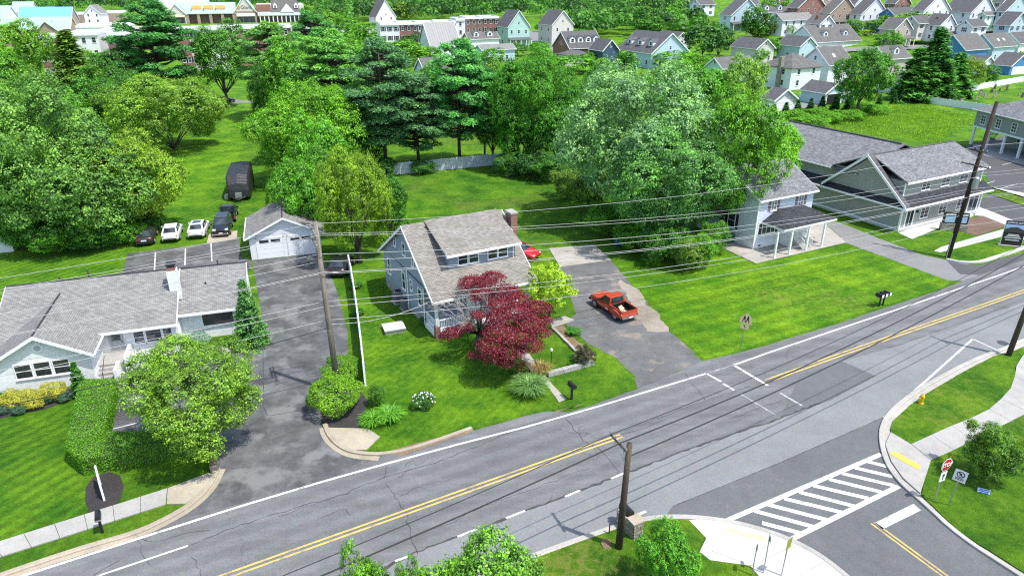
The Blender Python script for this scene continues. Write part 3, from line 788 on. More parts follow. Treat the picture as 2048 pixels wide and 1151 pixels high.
# ------------------------------------------------------------------ white brick ranch office, left
FR = R(17.5)
def ranch():
    o = gp(195, 764)
    t = thing('ranch_house', 'low white brick ranch office with long grey roof and front gable', 'house', (o.x, o.y, 0), FR)
    b = MB()
    b.box(-6.4, 5.0, 3.0, 13.2, 0, 2.75)                     # main
    b.box(5.0, 10.0, 4.9, 12.4, 0, 2.62)                     # right section
    b.box(-5.9, 0.0, .0, 3.2, 0, 2.55)                       # wing
    for xx in (-6.4, 5.0): b.poly([(xx, 3.0, 2.75), (xx, 13.2, 2.75), (xx, 8.1, 4.66)])
    b.poly([(10.0, 4.9, 2.6), (10.0, 12.4, 2.6), (10.0, 8.6, 4.5)])
    wl = b.build('wall', M['white_brick'], t)
    g = MB(); g.slab([(-5.9, -.012, 2.5), (0, -.012, 2.5), (-2.95, -.012, 4.02)], .05, 0, (0, 1, 0))
    g.build('gable_siding', M['sid_white'], t)
    r = MB(); gable(r, -6.4, 5.0, 3.0, 13.2, 2.82, 4.86, .5, .14, 'x', .3)
    # wing roof runs back into the main slope
    s = (4.28 - 2.62) / 2.95
    for sx in (-1, 1):
        xe = -2.95 + sx * 3.3; ze = 4.28 - s * 3.3
        r.slab([(xe, -.35, ze), (-2.95, -.35, 4.28), (-2.95, 7.0, 4.30), (xe, 3.2, ze + .05)], .13)
    ro = r.build('roof', M['sh_light'], t)
    r2 = MB(); gable(r2, 5.0, 10.0, 4.9, 12.3, 2.68, 4.62, .45, .14, 'x', 0)
    r2.slab([(9.99, 4.45, 2.46), (10.28, 4.45, 2.46), (10.28, 8.6, 4.61), (9.99, 8.6, 4.61)], .14)
    r2.slab([(10.28, 12.75, 2.46), (9.99, 12.75, 2.46), (9.99, 8.6, 4.61), (10.28, 8.6, 4.61)], .14)
    r2.build('roof', M['sh_light'], t)
    tr = MB()
    rakes(tr, -6.4, 5.0, 3.0, 13.2, 2.82, 4.86, .5, 'x', .3)
    for sx in (-1, 1):
        xe = -2.95 + sx * 3.3; ze = 4.28 - s * 3.3
        tr.slab([(xe, -.41, ze - .01), (-2.95, -.41, 4.27), (-2.95, -.41, 4.03), (xe, -.41, ze - .24)], .05, 0, (0, 1, 0))
    tr.box(.36, .44, -.35, 2.45, 2.30, 2.47)
    tr.box(5.0, 10.28, 4.32, 4.43, 2.26, 2.44)
    tr.slab([(10.29, 4.45, 2.44), (10.29, 8.6, 4.59), (10.29, 8.6, 4.36), (10.29, 4.45, 2.22)], .06, 0, (1, 0, 0))
    tr.box(4.96, 5.16, 4.5, 4.9, 0, 2.4)
    tr.build('trim', M['trim'], t)
    cap = MB(); cap.tube([(-6.7, 8.1, 4.86), (5.3, 8.1, 4.86)], .07, 6); cap.tube([(5.3, 8.6, 4.63), (10.28, 8.6, 4.63)], .07, 6)
    cap.tube([(-2.95, -.35, 4.28), (-2.95, 6.8, 4.31)], .06, 6); cap.build('ridge_cap', M['sh_dark'], t)
    for x in (-4.35, -3.2, -2.05): window(t, x + .2, 0, 1.05, 1.08, 1.15, 0, 1, 2)
    lv = MB().cyl(0, 0, 0, .05, .34, 20); lv.cyl(0, 0, .05, .08, .2, 16, m=1)
    q = lv.build('gable_vent', [M['trim'], M['door_grey']], t); q.location = (-2.95, -.02, 3.25); q.rotation_euler = (R(90), 0, 0)
    window(t, 2.55, 3.0, 1.15, .8, 1.05, 0, 1, 2); window(t, 3.55, 3.0, 1.15, 1.15, 1.05, 0, 1, 1); window(t, 4.5, 3.0, 1.15, .7, 1.05, 0, 1, 2)
    window(t, 7.9, 4.9, 1.0, 2.4, 1.25, 0, 1, 1)
    dr = MB().box(.55, 1.5, 2.95, 2.998, .78, 2.5); d = dr.build('door', M['door_grey'], t)
    MB().box(.72, 1.33, 2.93, 2.948, 1.65, 2.35).build('pane', M['glass_grey'], d)
    MB().box(1.38, 1.42, 2.88, 2.948, 1.5, 1.62).build('handle', M['iron'], d)
    p = MB().box(.02, 1.75, 1.1, 2.99, 0, .76); p.build('porch_floor', M['concrete'], t)
    for i in range(4):
        z = .76 - .19 * (i + .02); y = 1.09 - .32 * i
        MB().box(.05, 1.18, y - .34, y - .01, 0, z - .16).build('step', M['concrete'], t)
    MB().box(1.2, 1.42, -.3, 1.09, 0, .9).build('stair_wall', M['white_brick'], t); MB().box(-.0, .045, -.25, 1.1, 0, .62).build('stair_wall', M['white_brick'], t)
    ar = MB(); ar.box(1.78, 1.95, .75, 2.9, 0, 1.35); ar.box(1.95, 4.0, .75, .92, 0, .95); ar.box(4.0, 4.16, .75, 2.9, 0, 1.2)
    ar.build('area_wall', M['white'], t)
    u = MB().box(2.1, 3.3, 1.3, 2.2, 0, .95); u.build('utility_box', M['white'], t)
    rl = MB(); rl.tube([(.6, -.5, 0), (.6, -.5, .95), (.6, .9, 1.6)], .025, 5); rl.build('handrail', M['iron'], t)
    MB().box(4.55, 4.8, 2.85, 2.99, .9, 1.35).build('meter', M['steel'], t); MB().cyl(4.1, 2.9, 1.0, 1.3, .12, 8).build('meter', M['steel'], t)
    # chimney
    c = MB(); c.box(4.75, 5.45, 5.7, 6.6, 3.2, 5.55); ch = c.build('chimney', M['white_brick'], t)
    c = MB(); c.box(4.82, 5.38, 5.78, 6.5, 5.55, 5.85); c.build('chimney_crown', M['brick'], ch)
    c = MB(); c.box(4.76, 5.44, 5.72, 6.56, 5.98, 6.06); c.box(4.9, 4.95, 5.85, 5.9, 5.85, 5.98); c.box(5.25, 5.3, 6.3, 6.4, 5.85, 5.98); c.build('chimney_hood', M['black'], ch)
    for x, y, z, h in ((-1.2, 8.5, 4.6, .75), (-3.2, 8.4, 4.7, .35), (8.1, 9.0, 4.4, .5), (7.2, 6.9, 3.6, .35)):
        MB().cyl(x, y, z, z + h, .06, 8).build('vent_pipe', M['iron'], t)
ranch()

# ------------------------------------------------------------------ two-bay garage
def garage():
    o = gp(504, 520)
    t = thing('garage', 'white two-bay garage with grey gable roof at the end of the driveway', 'garage', (o.x, o.y, 0), FR)
    b = MB(); walls(b, 0, 6.9, 0, 6.6, 0, 2.5, 4.15, 'y'); b.build('wall', M['white_brick'], t)
    g = MB(); g.slab([(0, -.012, 2.46), (6.9, -.012, 2.46), (3.45, -.012, 4.0)], .04, 0, (0, 1, 0)); g.build('gable_siding', M['sid_white'], t)
    r = MB(); gable(r, 0, 6.9, 0, 6.6, 2.6, 4.28, .4, .13, 'y', .35); r.build('roof', M['sh_grey'], t)
    k = MB(); rakes(k, 0, 6.9, 0, 6.6, 2.6, 4.28, .4, 'y', .35); k.build('trim', M['trim'], t)
    MB().tube([(3.45, -.35, 4.29), (3.45, 6.95, 4.29)], .06, 6).build('ridge_cap', M['sh_dark'], t)
    for i, x in enumerate((.75, 3.75)):
        d = empty('garage_door', (x, 0, .02)); d.parent = t
        for j in range(4):
            z = j * .52
            MB().box(0, 2.45, -.03, .01, z + .008, z + .512).build('door_panel', M['trim'], d)
        for a in (.2, 1.3):
            MB().box(a, a + .9, -.05, -.031, 1.68, 1.98).build('pane', M['glass'], d)
        f = MB(); f.box(-.14, -.002, -.045, 0, 0, 2.24); f.box(2.452, 2.59, -.045, 0, 0, 2.24); f.box(-.14, 2.59, -.045, 0, 2.1, 2.24)
        f.build('door_frame', M['white'], d)
garage()

# ------------------------------------------------------------------ slate blue bungalow, centre
B_O = Vector((-5.95, 49.0, 0)); BR = R(28.5)
def bungalow():
    t = thing('bungalow', 'slate blue bungalow with big front dormer and red brick chimney', 'house', B_O, BR)
    wd, dp, ze, zr, ym = 8.5, 12.0, 3.75, 7.75, 5.75
    b = MB(); b.box(0, wd, 2.3, dp, .55, ze)
    s1 = (zr - ze) / ym; s2 = (zr - ze) / (dp - ym)
    for xx in (0, wd): b.poly([(xx, .6, ze + s1 * .6 - .14), (xx, 2.3, ze - .3), (xx, dp, ze), (xx, ym, zr - .14)])
    b.build('wall', M['sid_blue'], t)
    f = MB(); f.box(.04, wd - .04, 2.34, dp - .04, 0, .549); f.box(.0, wd, .05, 2.3, 0, .5); f.build('foundation', M['concrete'], t)
    MB().box(0, wd, .02, 2.3, .5, .62).build('porch_floor', M['white'], t)
    r = MB(); ov = .45
    r.slab([(-.35, -ov, ze - s1 * ov), (wd + .35, -ov, ze - s1 * ov), (wd + .35, ym, zr), (-.35, ym, zr)], .15)
    r.slab([(wd + .35, dp + ov, ze - s2 * ov), (-.35, dp + ov, ze - s2 * ov), (-.35, ym, zr), (wd + .35, ym, zr)], .15)
    r.build('roof', M['sh_warm'], t)
    tr = MB()
    for xx in (-.41, wd + .35):
        tr.slab([(xx, -ov, ze - s1*ov - .02), (xx, ym, zr - .02), (xx, ym, zr - .26), (xx, -ov, ze - s1*ov - .26)], .06, 0, (1, 0, 0))
        tr.slab([(xx, dp + ov, ze - s2*ov - .02), (xx, ym, zr - .02), (xx, ym, zr - .26), (xx, dp + ov, ze - s2*ov - .26)], .06, 0, (1, 0, 0))
    tr.box(-.35, wd + .35, -ov - .11, -ov - .003, ze - s1*ov - .2, ze - s1*ov - .03)
    tr.box(-.35, wd + .35, dp + ov + .003, dp + ov + .1, ze - s2*ov - .2, ze - s2*ov - .03)
    tr.build('trim', M['trim'], t)
    # dormer
    x0, x1, yf = 2.0, 8.0, 1.75; zd = 6.35; s3 = (zr + .05 - zd) / (ym - yf)
    d = empty('dormer', (0, 0, 0)); d.parent = t
    w = MB(); zb = ze + s1 * yf - .2
    w.poly([(x0, yf, zb), (x1, yf, zb), (x1, yf, zd), (x0, yf, zd)])
    for xx in (x0, x1): w.poly([(xx, yf, zb), (xx, yf, zd), (xx, ym, zr)])
    w.build('dormer_wall', M['sid_blue'], d)
    q = MB(); q.slab([(x0 - .35, yf - .45, zd - s3 * .45 + .06), (x1 + .35, yf - .45, zd - s3 * .45 + .06), (x1 + .35, ym + .05, zr + .09), (x0 - .35, ym + .05, zr + .09)], .13)
    q.build('dormer_roof', M['sh_warm'], d)
    q = MB(); q.box(x0 - .35, x1 + .35, yf - .56, yf - .453, zd - s3*.45 - .13, zd - s3*.45 + .04)
    q.box(x1 - .25, x1 - .17, yf - .1, yf - .02, zb, zd - .05); q.build('gutter', M['trim'], d)
    for x in (3.25, 4.2, 5.9, 6.85): window(d, x, yf, zb + .3, .92, .98, 0, 1, 2)
    # left side windows (x=0 faces the lawn)
    for y, z, w_, h_ in ((10.6, 1.7, .8, 1.5), (8.6, 5.0, .5, .9), (6.9, 1.6, .8, 1.6), (6.4, 4.9, .7, 1.1), (5.1, 2.2, .5, 1.0), (4.4, 4.6, .5, .8), (3.2, 1.6, .8, 1.5)):
        window(t, 0, y, z, w_, h_, R(-90), 1, 2)
    MB().cyl(-.06, 5.9, .2, ze + .0, .05, 8).build('downpipe', M['trim'], t); MB().cyl(-.06, 2.25, .3, ze - .3, .05, 8).build('downpipe', M['trim'], t)
    MB().box(-.12, -.003, 2.5, 2.85, 1.7, 2.4).build('electric_meter', M['steel'], t)
    window(t, 2.4, 2.3, 1.5, 1.4, 1.4, 0, 2, 2); window(t, 6.4, 2.3, 1.5, 1.4, 1.4, 0, 2, 2)
    MB().box(4.0, 4.9, 2.24, 2.299, .62, 2.75).build('door', M['trim'], t)
    # porch
    for x in (.15, 2.9, 5.6, 8.35):
        p = MB(); p.box(x - .11, x + .11, .05, .27, 1.0, ze - .35); po = p.build('porch_post', M['trim'], t)
        MB().box(x - .2, x + .2, -.05, .36, 0, 1.0).build('pier', M['brick'], po)
    for a_, b_ in (((.35, .15, 0), (2.7, .15, 0)), ((3.1, .15, 0), (4.0, .15, 0)), ((5.8, .15, 0), (8.15, .15, 0)), ((.08, .4, 0), (.08, 2.2, 0))): rail(MB(), a_, b_, .68, 1.45).build('porch_railing', M['trim'], t)
    lt = MB(); lt.box(-.05, .0, .3, 2.3, .05, .5); lt.build('porch_skirt', M['trim'], t)
    for i in range(3): MB().box(4.0, 5.3, -.35 * (i + 1) + .02, -.35 * i - .02, 0, .5 - .16 * i).build('step', M['concrete'], t)
    # chimney on the right gable
    c = MB(); c.box(wd + .36, wd + .95, 4.0, 5.0, 0, 7.75); ch = c.build('chimney', M['brick'], t)
    c = MB(); c.box(wd + .30, wd + 1.01, 3.94, 5.06, 7.75, 7.9); c.build('chimney_cap', M['concrete'], ch)
    v = MB(); v.cyl(1.6, 5.2, 7.2, 7.75, .06, 8); v.build('vent_pipe', M['iron'], t)
bungalow()
def ac_unit(u, v, s, label):
    p = gp(u, v); t = thing('air_conditioner', label, 'air conditioner', (p.x, p.y, 0), BR, 'air conditioners beside the bungalow')
    MB().box(-.55*s, .55*s, -.55*s, .55*s, 0, .06).build('base_pad', M['concrete'], t)
    b = MB(); b.box(-.42*s, .42*s, -.42*s, .42*s, .062, .98*s)
    for i in range(9):
        z = .12 + i * .09 * s; b.box(-.44*s, .44*s, -.44*s, .44*s, z, z + .03)
    b.build('casing', M['ac_grey'], t)
    c = MB(); c.cyl(0, 0, .98*s, 1.03*s, .40*s, 20); c.build('fan_guard', M['steel'], t)
    c = MB(); c.cyl(0, 0, 1.03*s, 1.04*s, .31*s, 18); c.cyl(0, 0, 1.04*s, 1.07*s, .1, 10); c.build('fan', M['black'], t)
ac_unit(798, 603, 1.05, 'larger grey air conditioner, the rear one beside the bungalow')
ac_unit(813, 617, .9, 'smaller air conditioner, nearest the porch of the bungalow')
p = gp(788, 660); t = thing('well_cover', 'square pale concrete well cover on the lawn beside the bungalow', 'well cover', (p.x, p.y, 0), R(20))
MB().box(-.78, .78, -.62, .62, 0, .30).build('base', M['concrete'], t); MB().box(-.86, .86, -.7, .7, .302, .40).build('lid', M['concrete_new'], t)
# ------------------------------------------------------------------ pale lavender two-storey house, right
def lav_house():
    o = gp(1505, 499)
    t = thing('two_storey_house', 'pale lavender two-storey house with plum shutters and dark hipped porch roof', 'house', (o.x, o.y, 0), R(28.5))
    wd, dp, ze, zr = 8.1, 8.6, 5.5, 7.9
    b = MB(); walls(b, 0, wd, 0, dp, .7, ze, zr, 'x'); b.build('wall', M['sid_lav'], t)
    MB().box(.03, wd - .03, .03, dp - .03, 0, .699).build('foundation', M['white'], t)
    r = MB(); gable(r, 0, wd, 0, dp, ze + .1, zr, .35, .14, 'x', .25); r.build('roof', M['sh_mid'], t)
    k = MB(); rakes(k, 0, wd, 0, dp, ze + .1, zr, .35, 'x', .25); k.box(-.02, .1, -.02, .1, .0, ze); k.build('trim', M['trim'], t)
    for x in (2.2, 6.2): window(t, x, 0, 3.95, .85, 1.35, 0, 2, 3, 'glass_grey', shutters='purple')
    window(t, 1.9, 0, 1.5, 2.0, 1.25, 0, 3, 1, 'glass', shutters='navy')
    window(t, 0, 3.4, 1.5, 1.1, 1.6, R(-90), 1, 2, 'glass', shutters='navy')
    MB().box(4.6, 5.5, -.05, -.003, 1.1, 3.1).build('door', M['white'], t)
    MB().box(6.5, 6.75, -.12, -.003, 1.5, 2.2).build('electric_meter', M['iron'], t)
    window(t, .9, 0, .15, .5, .35, 0, 1, 1)
    # porch: hipped dark roof on four white posts
    pr_ = empty('porch', (0, 0, 0)); pr_.parent = t
    x0, x1, y0 = .75, 8.6, -3.0
    q = MB(); zt, zb = 4.05, 2.95
    q.poly([(x0, y0, zb), (x1, y0, zb), (x1 - 2.2, -.02, zt), (x0 + 2.2, -.02, zt)])
    q.poly([(x0, y0, zb), (x0 + 2.2, -.02, zt), (x0, -.02, zb)]); q.poly([(x1, y0, zb), (x1, -.02, zb), (x1 - 2.2, -.02, zt)])
    q.build('porch_roof', M['sh_dark'], pr_)
    MB().box(x0, x1, y0, -.02, zb - .2, zb - .004).build('porch_beam', M['trim'], pr_)
    for u, v in ((1550, 517), (1582, 511), (1614, 502), (1644, 494)):
        g_ = gp(u, v) - o; lx = g_.x * math.cos(R(28.5)) + g_.y * math.sin(R(28.5)); ly = -g_.x * math.sin(R(28.5)) + g_.y * math.cos(R(28.5))
        ly = -2.85
        MB().box(lx - .09, lx + .09, ly - .09, ly + .09, .03, zb - .2).build('porch_post', M['trim'], pr_)
    st = empty('front_steps', (0, 0, 0)); st.parent = t
    MB().box(3.9, 5.7, -1.3, -.02, 0, 1.08).build('landing', M['white'], st)
    for i in range(5): MB().box(4.3, 5.5, -1.3 - .3 * (i + 1) + .01, -1.3 - .3 * i - .01, 0, .9 - .18 * i).build('step', M['concrete'], st)
    rr = MB(); rail(rr, (3.95, -1.25, 1.08), (3.95, -.1, 1.08), 0, .95); rail(rr, (3.95, -1.27, 1.08), (4.25, -1.27, 1.08), 0, .95)
    for x in (4.28, 5.52): rail(rr, (x, -2.85, 0.15), (x, -1.3, 1.05), 0, .95)
    rail(rr, (5.65, -1.25, 1.08), (5.65, -.1, 1.08), 0, .95); rr.build('step_railing', M['trim'], st)
    sp = empty('side_landing', (0, 0, 0)); sp.parent = t
    rr = MB(); rr.box(8.1, 9.6, 1.2, 3.0, 1.0, 1.1); rail(rr, (9.55, 1.25, 1.1), (9.55, 2.95, 1.1), 0, .95); rail(rr, (8.15, 1.25, 1.1), (9.5, 1.25, 1.1), 0, .95)
    for a, b_ in ((9.5, 1.25), (9.5, 2.95)): rr.box(a - .06, a + .06, b_ - .06, b_ + .06, 0, 1.0)
    rr.build('railing', M['trim'], sp)
    c = thing('air_conditioner', 'green metal air conditioner box on the patio beside the lavender house', 'air conditioner', gp(1456, 484), R(28.5))
    MB().box(-.5, .5, -.4, .4, 0.05, .95).build('casing', M['green_metal_box'], c)
    g2 = MB()
    for i in range(7): g2.box(-.52, .52, -.415, -.402, .15 + i * .11, .19 + i * .11)
    g2.build('grille', M['black'], c)
lav_house()

# ------------------------------------------------------------------ sage grey commercial building, right
def commercial():
    o = gp(1795, 464)
    t = thing('office_building', 'long sage grey office building with big front gable and mottled grey roof', 'building', (o.x, o.y, 0), R(28.5))
    wd, dp = 15.2, 37.0
    b = MB(); b.box(0, wd, 0, dp, .25, 3.15); b.box(.35, wd - .1, .6, 9.5, 3.15, 5.6); b.box(.5, wd - .3, 9.0, dp, 3.15, 5.35)
    b.poly([(.02, -.0, 3.16), (.02, 10.2, 3.16), (.02, 5.0, 7.55)])
    b.poly([(wd - .1, .6, 5.6), (wd - .1, 9.5, 5.6), (wd - .1, 5.0, 7.5)])
    for yy in (9.0, dp): b.poly([(.5, yy, 5.35), (wd - .3, yy, 5.35), (7.5, yy, 7.9)])
    b.build('wall', M['sid_putty'], t)
    MB().box(-.04, wd + .04, -.04, dp + .04, 0, .25).build('foundation', M['concrete_new'], t)
    r = MB()
    # front roof, ridge along the road
    r.slab([(.05, .15, 5.62), (wd + .35, .15, 5.62), (wd + .35, 5.0, 7.72), (.05, 5.0, 7.72)], .15)
    r.slab([(wd + .35, 9.9, 5.55), (.05, 9.9, 5.55), (.05, 5.0, 7.72), (wd + .35, 5.0, 7.72)], .15)
    r.build('front_roof', M['sh_mid'], t)
    r = MB(); gable(r, .5, wd - .3, 6.5, dp, 5.45, 7.95, .5, .15, 'y', .3); r.build('rear_roof', M['sh_mid'], t)
    # pent roofs at the first-floor line
    q = MB()
    q.slab([(-.75, -.75, 3.02), (wd + .6, -.75, 3.02), (wd + .6, .62, 3.85), (.3, .62, 3.85)], .1)
    q.slab([(-.75, 10.0, 3.02), (-.75, dp + .3, 3.02), (.52, dp + .3, 3.85), (.52, 10.0, 3.85)], .1)
    q.slab([(-.75, -.75, 3.02), (-.75, 10.0, 3.02), (.0, 10.0, 3.5), (.0, -.1, 3.5)], .1)
    q.build('pent_roof', M['sh_dark'], t)
    # the big decorative gable facing the driveway
    e = MB()
    e.slab([(-.75, -.78, 3.2), (-.75, 5.0, 7.86), (.04, 5.0, 7.86), (.04, -.78, 3.2)], .12); e.slab([(-.75, 10.3, 3.4), (-.75, 5.0, 7.86), (.04, 5.0, 7.86), (.04, 10.3, 3.4)], .12)
    e.build('gable_roof', M['sh_slate'], t)
    k = MB()
    for y, z in ((-.78, 3.2), (10.3, 3.4)):
        k.slab([(-.82, y, z), (-.82, 5.0, 7.88), (-.82, 5.0, 7.55), (-.82, y, z - .34)], .06, 0, (1, 0, 0))
        k.slab([(-.76, y, z - .125), (-.76, 5.0, 7.73), (.04, 5.0, 7.73), (.04, y, z - .125)], .02)
    k.box(-.82, wd + .6, -.88, -.76, 2.82, 3.0); k.box(-.88, -.76, -.75, dp + .3, 2.82, 3.0)
    k.box(.05, wd + .35, .04, .148, 5.42, 5.6); k.box(-.12, -.003, 6.5, 6.6, 5.1, 5.2)
    k.box(-.10, .0, 10.0, dp + .3, 5.1, 5.24)
    k.box(-.05, .14, -.05, .14, 0.25, 3.0); k.box(wd - .14, wd + .05, -.05, .14, .25, 3.0); k.box(.30, .5, .54, .62, 3.7, 5.5); k.box(wd - .25, wd - .06, .54, .62, 3.7, 5.5)
    k.box(-.03, wd + .03, -.05, -.003, .25, .42); k.box(-.05, -.003, .14, dp, .25, .42)
    k.build('trim', M['trim'], t)
    cap = MB(); cap.tube([(.05, 5, 7.74), (wd + .35, 5, 7.74)], .08, 6); cap.tube([(7.45, 6.5, 7.97), (7.45, dp + .3, 7.97)], .08, 6); cap.build('ridge_cap', M['sh_slate'], t)
    for x in (4.2, 7.6, 11.0): window(t, x, 0, 1.05, 1.5, 1.35, 0, 2, 3, 'glass')
    for x in (4.3, 7.9, 11.4): window(t, x, .6, 4.15, 1.6, 1.15, 0, 2, 3, 'glass')
    for x, w_ in ((1.55, 1.3), (13.6, 1.9)):
        d = MB().box(x - w_/2 - .12, x + w_/2 + .12, -.05, -.003, .3, 2.55).build('door', M['trim'], t)
        n = 2 if w_ > 1.5 else 1
        MB().box(x - w_/2 + .1, x - .06, -.065, -.052, .5, 2.3).build('pane', M['glass'], d)
        MB().box(x + .06, x + w_/2 - .1, -.065, -.052, .5, 2.3).build('pane', M['glass'], d)
    for x in (2.7, 12.2): MB().box(x - .1, x + .1, -.16, -.003, 1.9, 2.2).build('wall_lamp', M['black'], t)
    for y, z in ((6.5, 6.6), (16, 1.9)): MB().box(-.12, .0, y - .12, y + .12, z, z + .2).build('wall_lamp', M['white'], t)
commercial()

def apartment():
    L, C = gp(1937, 288), gp(2048, 322)
    d = (C - L); ang = math.atan2(d.y, d.x)
    t = thing('apartment_building', 'grey upper-storey building raised on white columns over parking at the right edge', 'building', (L.x, L.y, 0), ang)
    wd, dp, z1, ze, zr = 26, 13, 3.0, 5.9, 9.0
    b = MB(); b.box(0, wd, 0, dp, z1, ze); b.box(1.5, wd, 5.0, dp - .2, 0, z1); b.build('wall', M['sid_grey'], t)
    r = MB(); hip(r, 0, wd, 0, dp, ze + .05, zr, .5); r.build('roof', M['sh_mid'], t)
    k = MB(); k.box(-.52, wd + .5, -.6, -.502, ze - .12, ze + .02); k.box(-.6, -.502, -.52, dp, ze - .12, ze + .02); k.box(-.04, wd, -.05, -.003, z1 - .02, z1 + .25); k.build('trim', M['trim'], t)
    for i in range(8): MB().box(.05 + i * 3.5, .37 + i * 3.5, .05, .37, 0, z1 - .03).build('column', M['trim'], t)
    for i in range(7): window(t, 1.9 + i * 3.4, 0, 3.7, 1.1, 1.5, 0, 2, 3)
    for i in range(4): window(t, 5 + i * 5, 5.0, 1.0, 1.3, 1.3, 0, 2, 2)
    for y in (3.5, 8.5): window(t, 0, y, 3.7, 1.1, 1.5, R(-90), 2, 3)
    s = empty('stair', (0, 0, 0)); s.parent = t
    for i in range(9): MB().box(-2.0 - .28 * i, -1.72 - .28 * i, 7.0, 8.2, 2.85 - .32 * i, 2.92 - .32 * i).build('tread', M['iron'], s)
    rr = MB(); rail(rr, (-1.7, 7.0, 2.9), (-4.3, 7.0, 0), 0, 1.0, .3); rail(rr, (-1.7, 8.2, 2.9), (-4.3, 8.2, 0), 0, 1.0, .3); rr.box(-1.72, 0, 7, 8.2, 2.85, 2.95); rr.build('stair_railing', M['iron'], s)
apartment()

# ------------------------------------------------------------------ houses further off
def span(c, ang, u):
    """length along a bearing until the sight line u is crossed"""
    k = (u - 1024) / FOC; Z0 = pr(c.x, c.y, c.z)[2]
    den = math.cos(ang) - k * math.sin(ang) * math.cos(PITCH)
    t = (k * Z0 - c.x) / den if abs(den) > .05 else 99
    return t if t > 0 else 99
def house(name, label, Lp, C, Rp, he, wall, roof, face='R', rise=.75, ftop=None, cat='house', zwin=None, wide=(2.6, 2.6), win=True,
          dormers=0, porch=False, chimney=None, gdoor=None, skylights=0, shutters=None, trim=True, group='houses of the far neighbourhood', cols=1, frame='trim', maxw=16, maxd=15, ang=28.5, Y=None):
    if Y is None: c = gp(*C, he)
    else:
        z_ = hgt(Y, C[1]); c = Vector(((C[0] - 1024) / FOC * pr(0, Y, z_)[2], Y, z_))
    ang = R(ang); w = max(3, min(maxw, span(c, ang, Rp[0]))); d = max(3, min(maxd, span(c, ang + math.pi / 2, Lp[0])))
    t = thing(name, label, cat, (c.x, c.y, c.z - he), ang, group)
    ax = 'y' if face == 'R' else 'x'
    half = (w if ax == 'y' else d) / 2; zr = he + half * rise
    b = MB()
    if face == 'H':
        b.box(0, w, 0, d, 0, he); b.build('wall', M[wall], t)
        q = MB(); zr = he + min(w, d) / 2 * rise; hip(q, 0, w, 0, d, he, zr, .45); rf = q.build('roof', M[roof], t)
    elif face == 'F':
        b.box(0, w, 0, d, 0, he); b.build('wall', M[wall], t)
        q = MB(); q.box(.3, w - .3, .3, d - .3, he + .002, he + .05); rf = q.build('roof', M[roof], t)
        q = MB(); q.box(-.15, w + .15, -.15, .3, he - .5, he + .5); q.box(-.15, .3, .3, d + .15, he - .5, he + .5); q.box(w - .3, w + .15, .3, d + .15, he - .5, he + .5); q.box(.3, w - .3, d - .3, d + .15, he - .5, he + .5)
        q.build('parapet', M['trim'], t)
    else:
        walls(b, 0, w, 0, d, 0, he, zr, ax); b.build('wall', M[wall], t)
        q = MB(); gable(q, 0, w, 0, d, he + .1, zr + .02, .4, .2, ax, .4); rf = q.build('roof', M[roof], t)
        if trim: k = MB(); rakes(k, 0, w, 0, d, he + .1, zr + .02, .4, ax, .4, .35, .08); k.build('trim', M['trim'], t)
    if win:
        ns = max(1, int(he / 2.7)); sh = he / ns
        for s in range(ns):
            z = s * sh + 1.0
            for face_w, rz, fixed in ((w, 0.0, 'y'), (d, R(-90), 'x')):
                n = max(1, int(face_w / (wide[0] if rz == 0 else wide[1])))
                for i in range(n):
                    p = face_w * (i + .5) / n
                    if gdoor and rz == 0 and s == 0: continue
                    window(t, p if rz == 0 else 0, 0 if rz == 0 else p, z, 1.0, min(1.5, sh - 1.3), rz, cols, 2, 'glass', frame, shutters)
        if face in 'RL' and rise > .5:
            if face == 'R': window(t, w / 2, 0, he + .7, .8, 1.1, 0, 1, 2)
            else: window(t, 0, d / 2, he + .7, .8, 1.1, R(-90), 1, 2)
    if dormers:
        for i in range(dormers):
            q = MB(); p = (w if ax == 'x' else d) * (i + .6) / (dormers + .2); dw = 1.1
            if ax == 'x':
                y0 = d * .14; z0 = he + y0 * rise; walls(q, p - dw, p + dw, y0, d * .46, z0 - .1, z0 + 1.5, z0 + 2.2, 'y'); dm = q.build('dormer', M['white'], t)
                g_ = MB(); gable(g_, p - dw, p + dw, y0, d * .46, z0 + 1.55, z0 + 2.3, .15, .1, 'y', .15); g_.build('dormer_roof', M[roof], dm)
                window(dm, p, y0, z0 + .2, 1.2, 1.2, 0, 1, 2)
            else:
                x0 = w * .14; z0 = he + x0 * rise; walls(q, x0, w * .46, p - dw, p + dw, z0 - .1, z0 + 1.5, z0 + 2.2, 'x'); dm = q.build('dormer', M['white'], t)
                g_ = MB(); gable(g_, x0, w * .46, p - dw, p + dw, z0 + 1.55, z0 + 2.3, .15, .1, 'x', .15); g_.build('dormer_roof', M[roof], dm)
                window(dm, x0, p, z0 + .2, 1.2, 1.2, R(-90), 1, 2)
    if porch:
        q = MB(); q.slab([(-.2, -2.2, 2.7), (w + .2, -2.2, 2.7), (w + .2, -.02, 3.5), (-.2, -.02, 3.5)], .12); pp = q.build('porch_roof', M[roof], t)
        for i in range(5): x = .2 + (w - .4) * i / 4; MB().box(x - .12, x + .12, -2.1, -1.86, 0, 2.68).build('porch_post', M['trim'], pp)
    if chimney:
        x, y, m_ = chimney; q = MB(); q.box(w * x - .5, w * x + .5, d * y - .5, d * y + .5, 0, he + 2.6); q.build('chimney', M[m_], t)
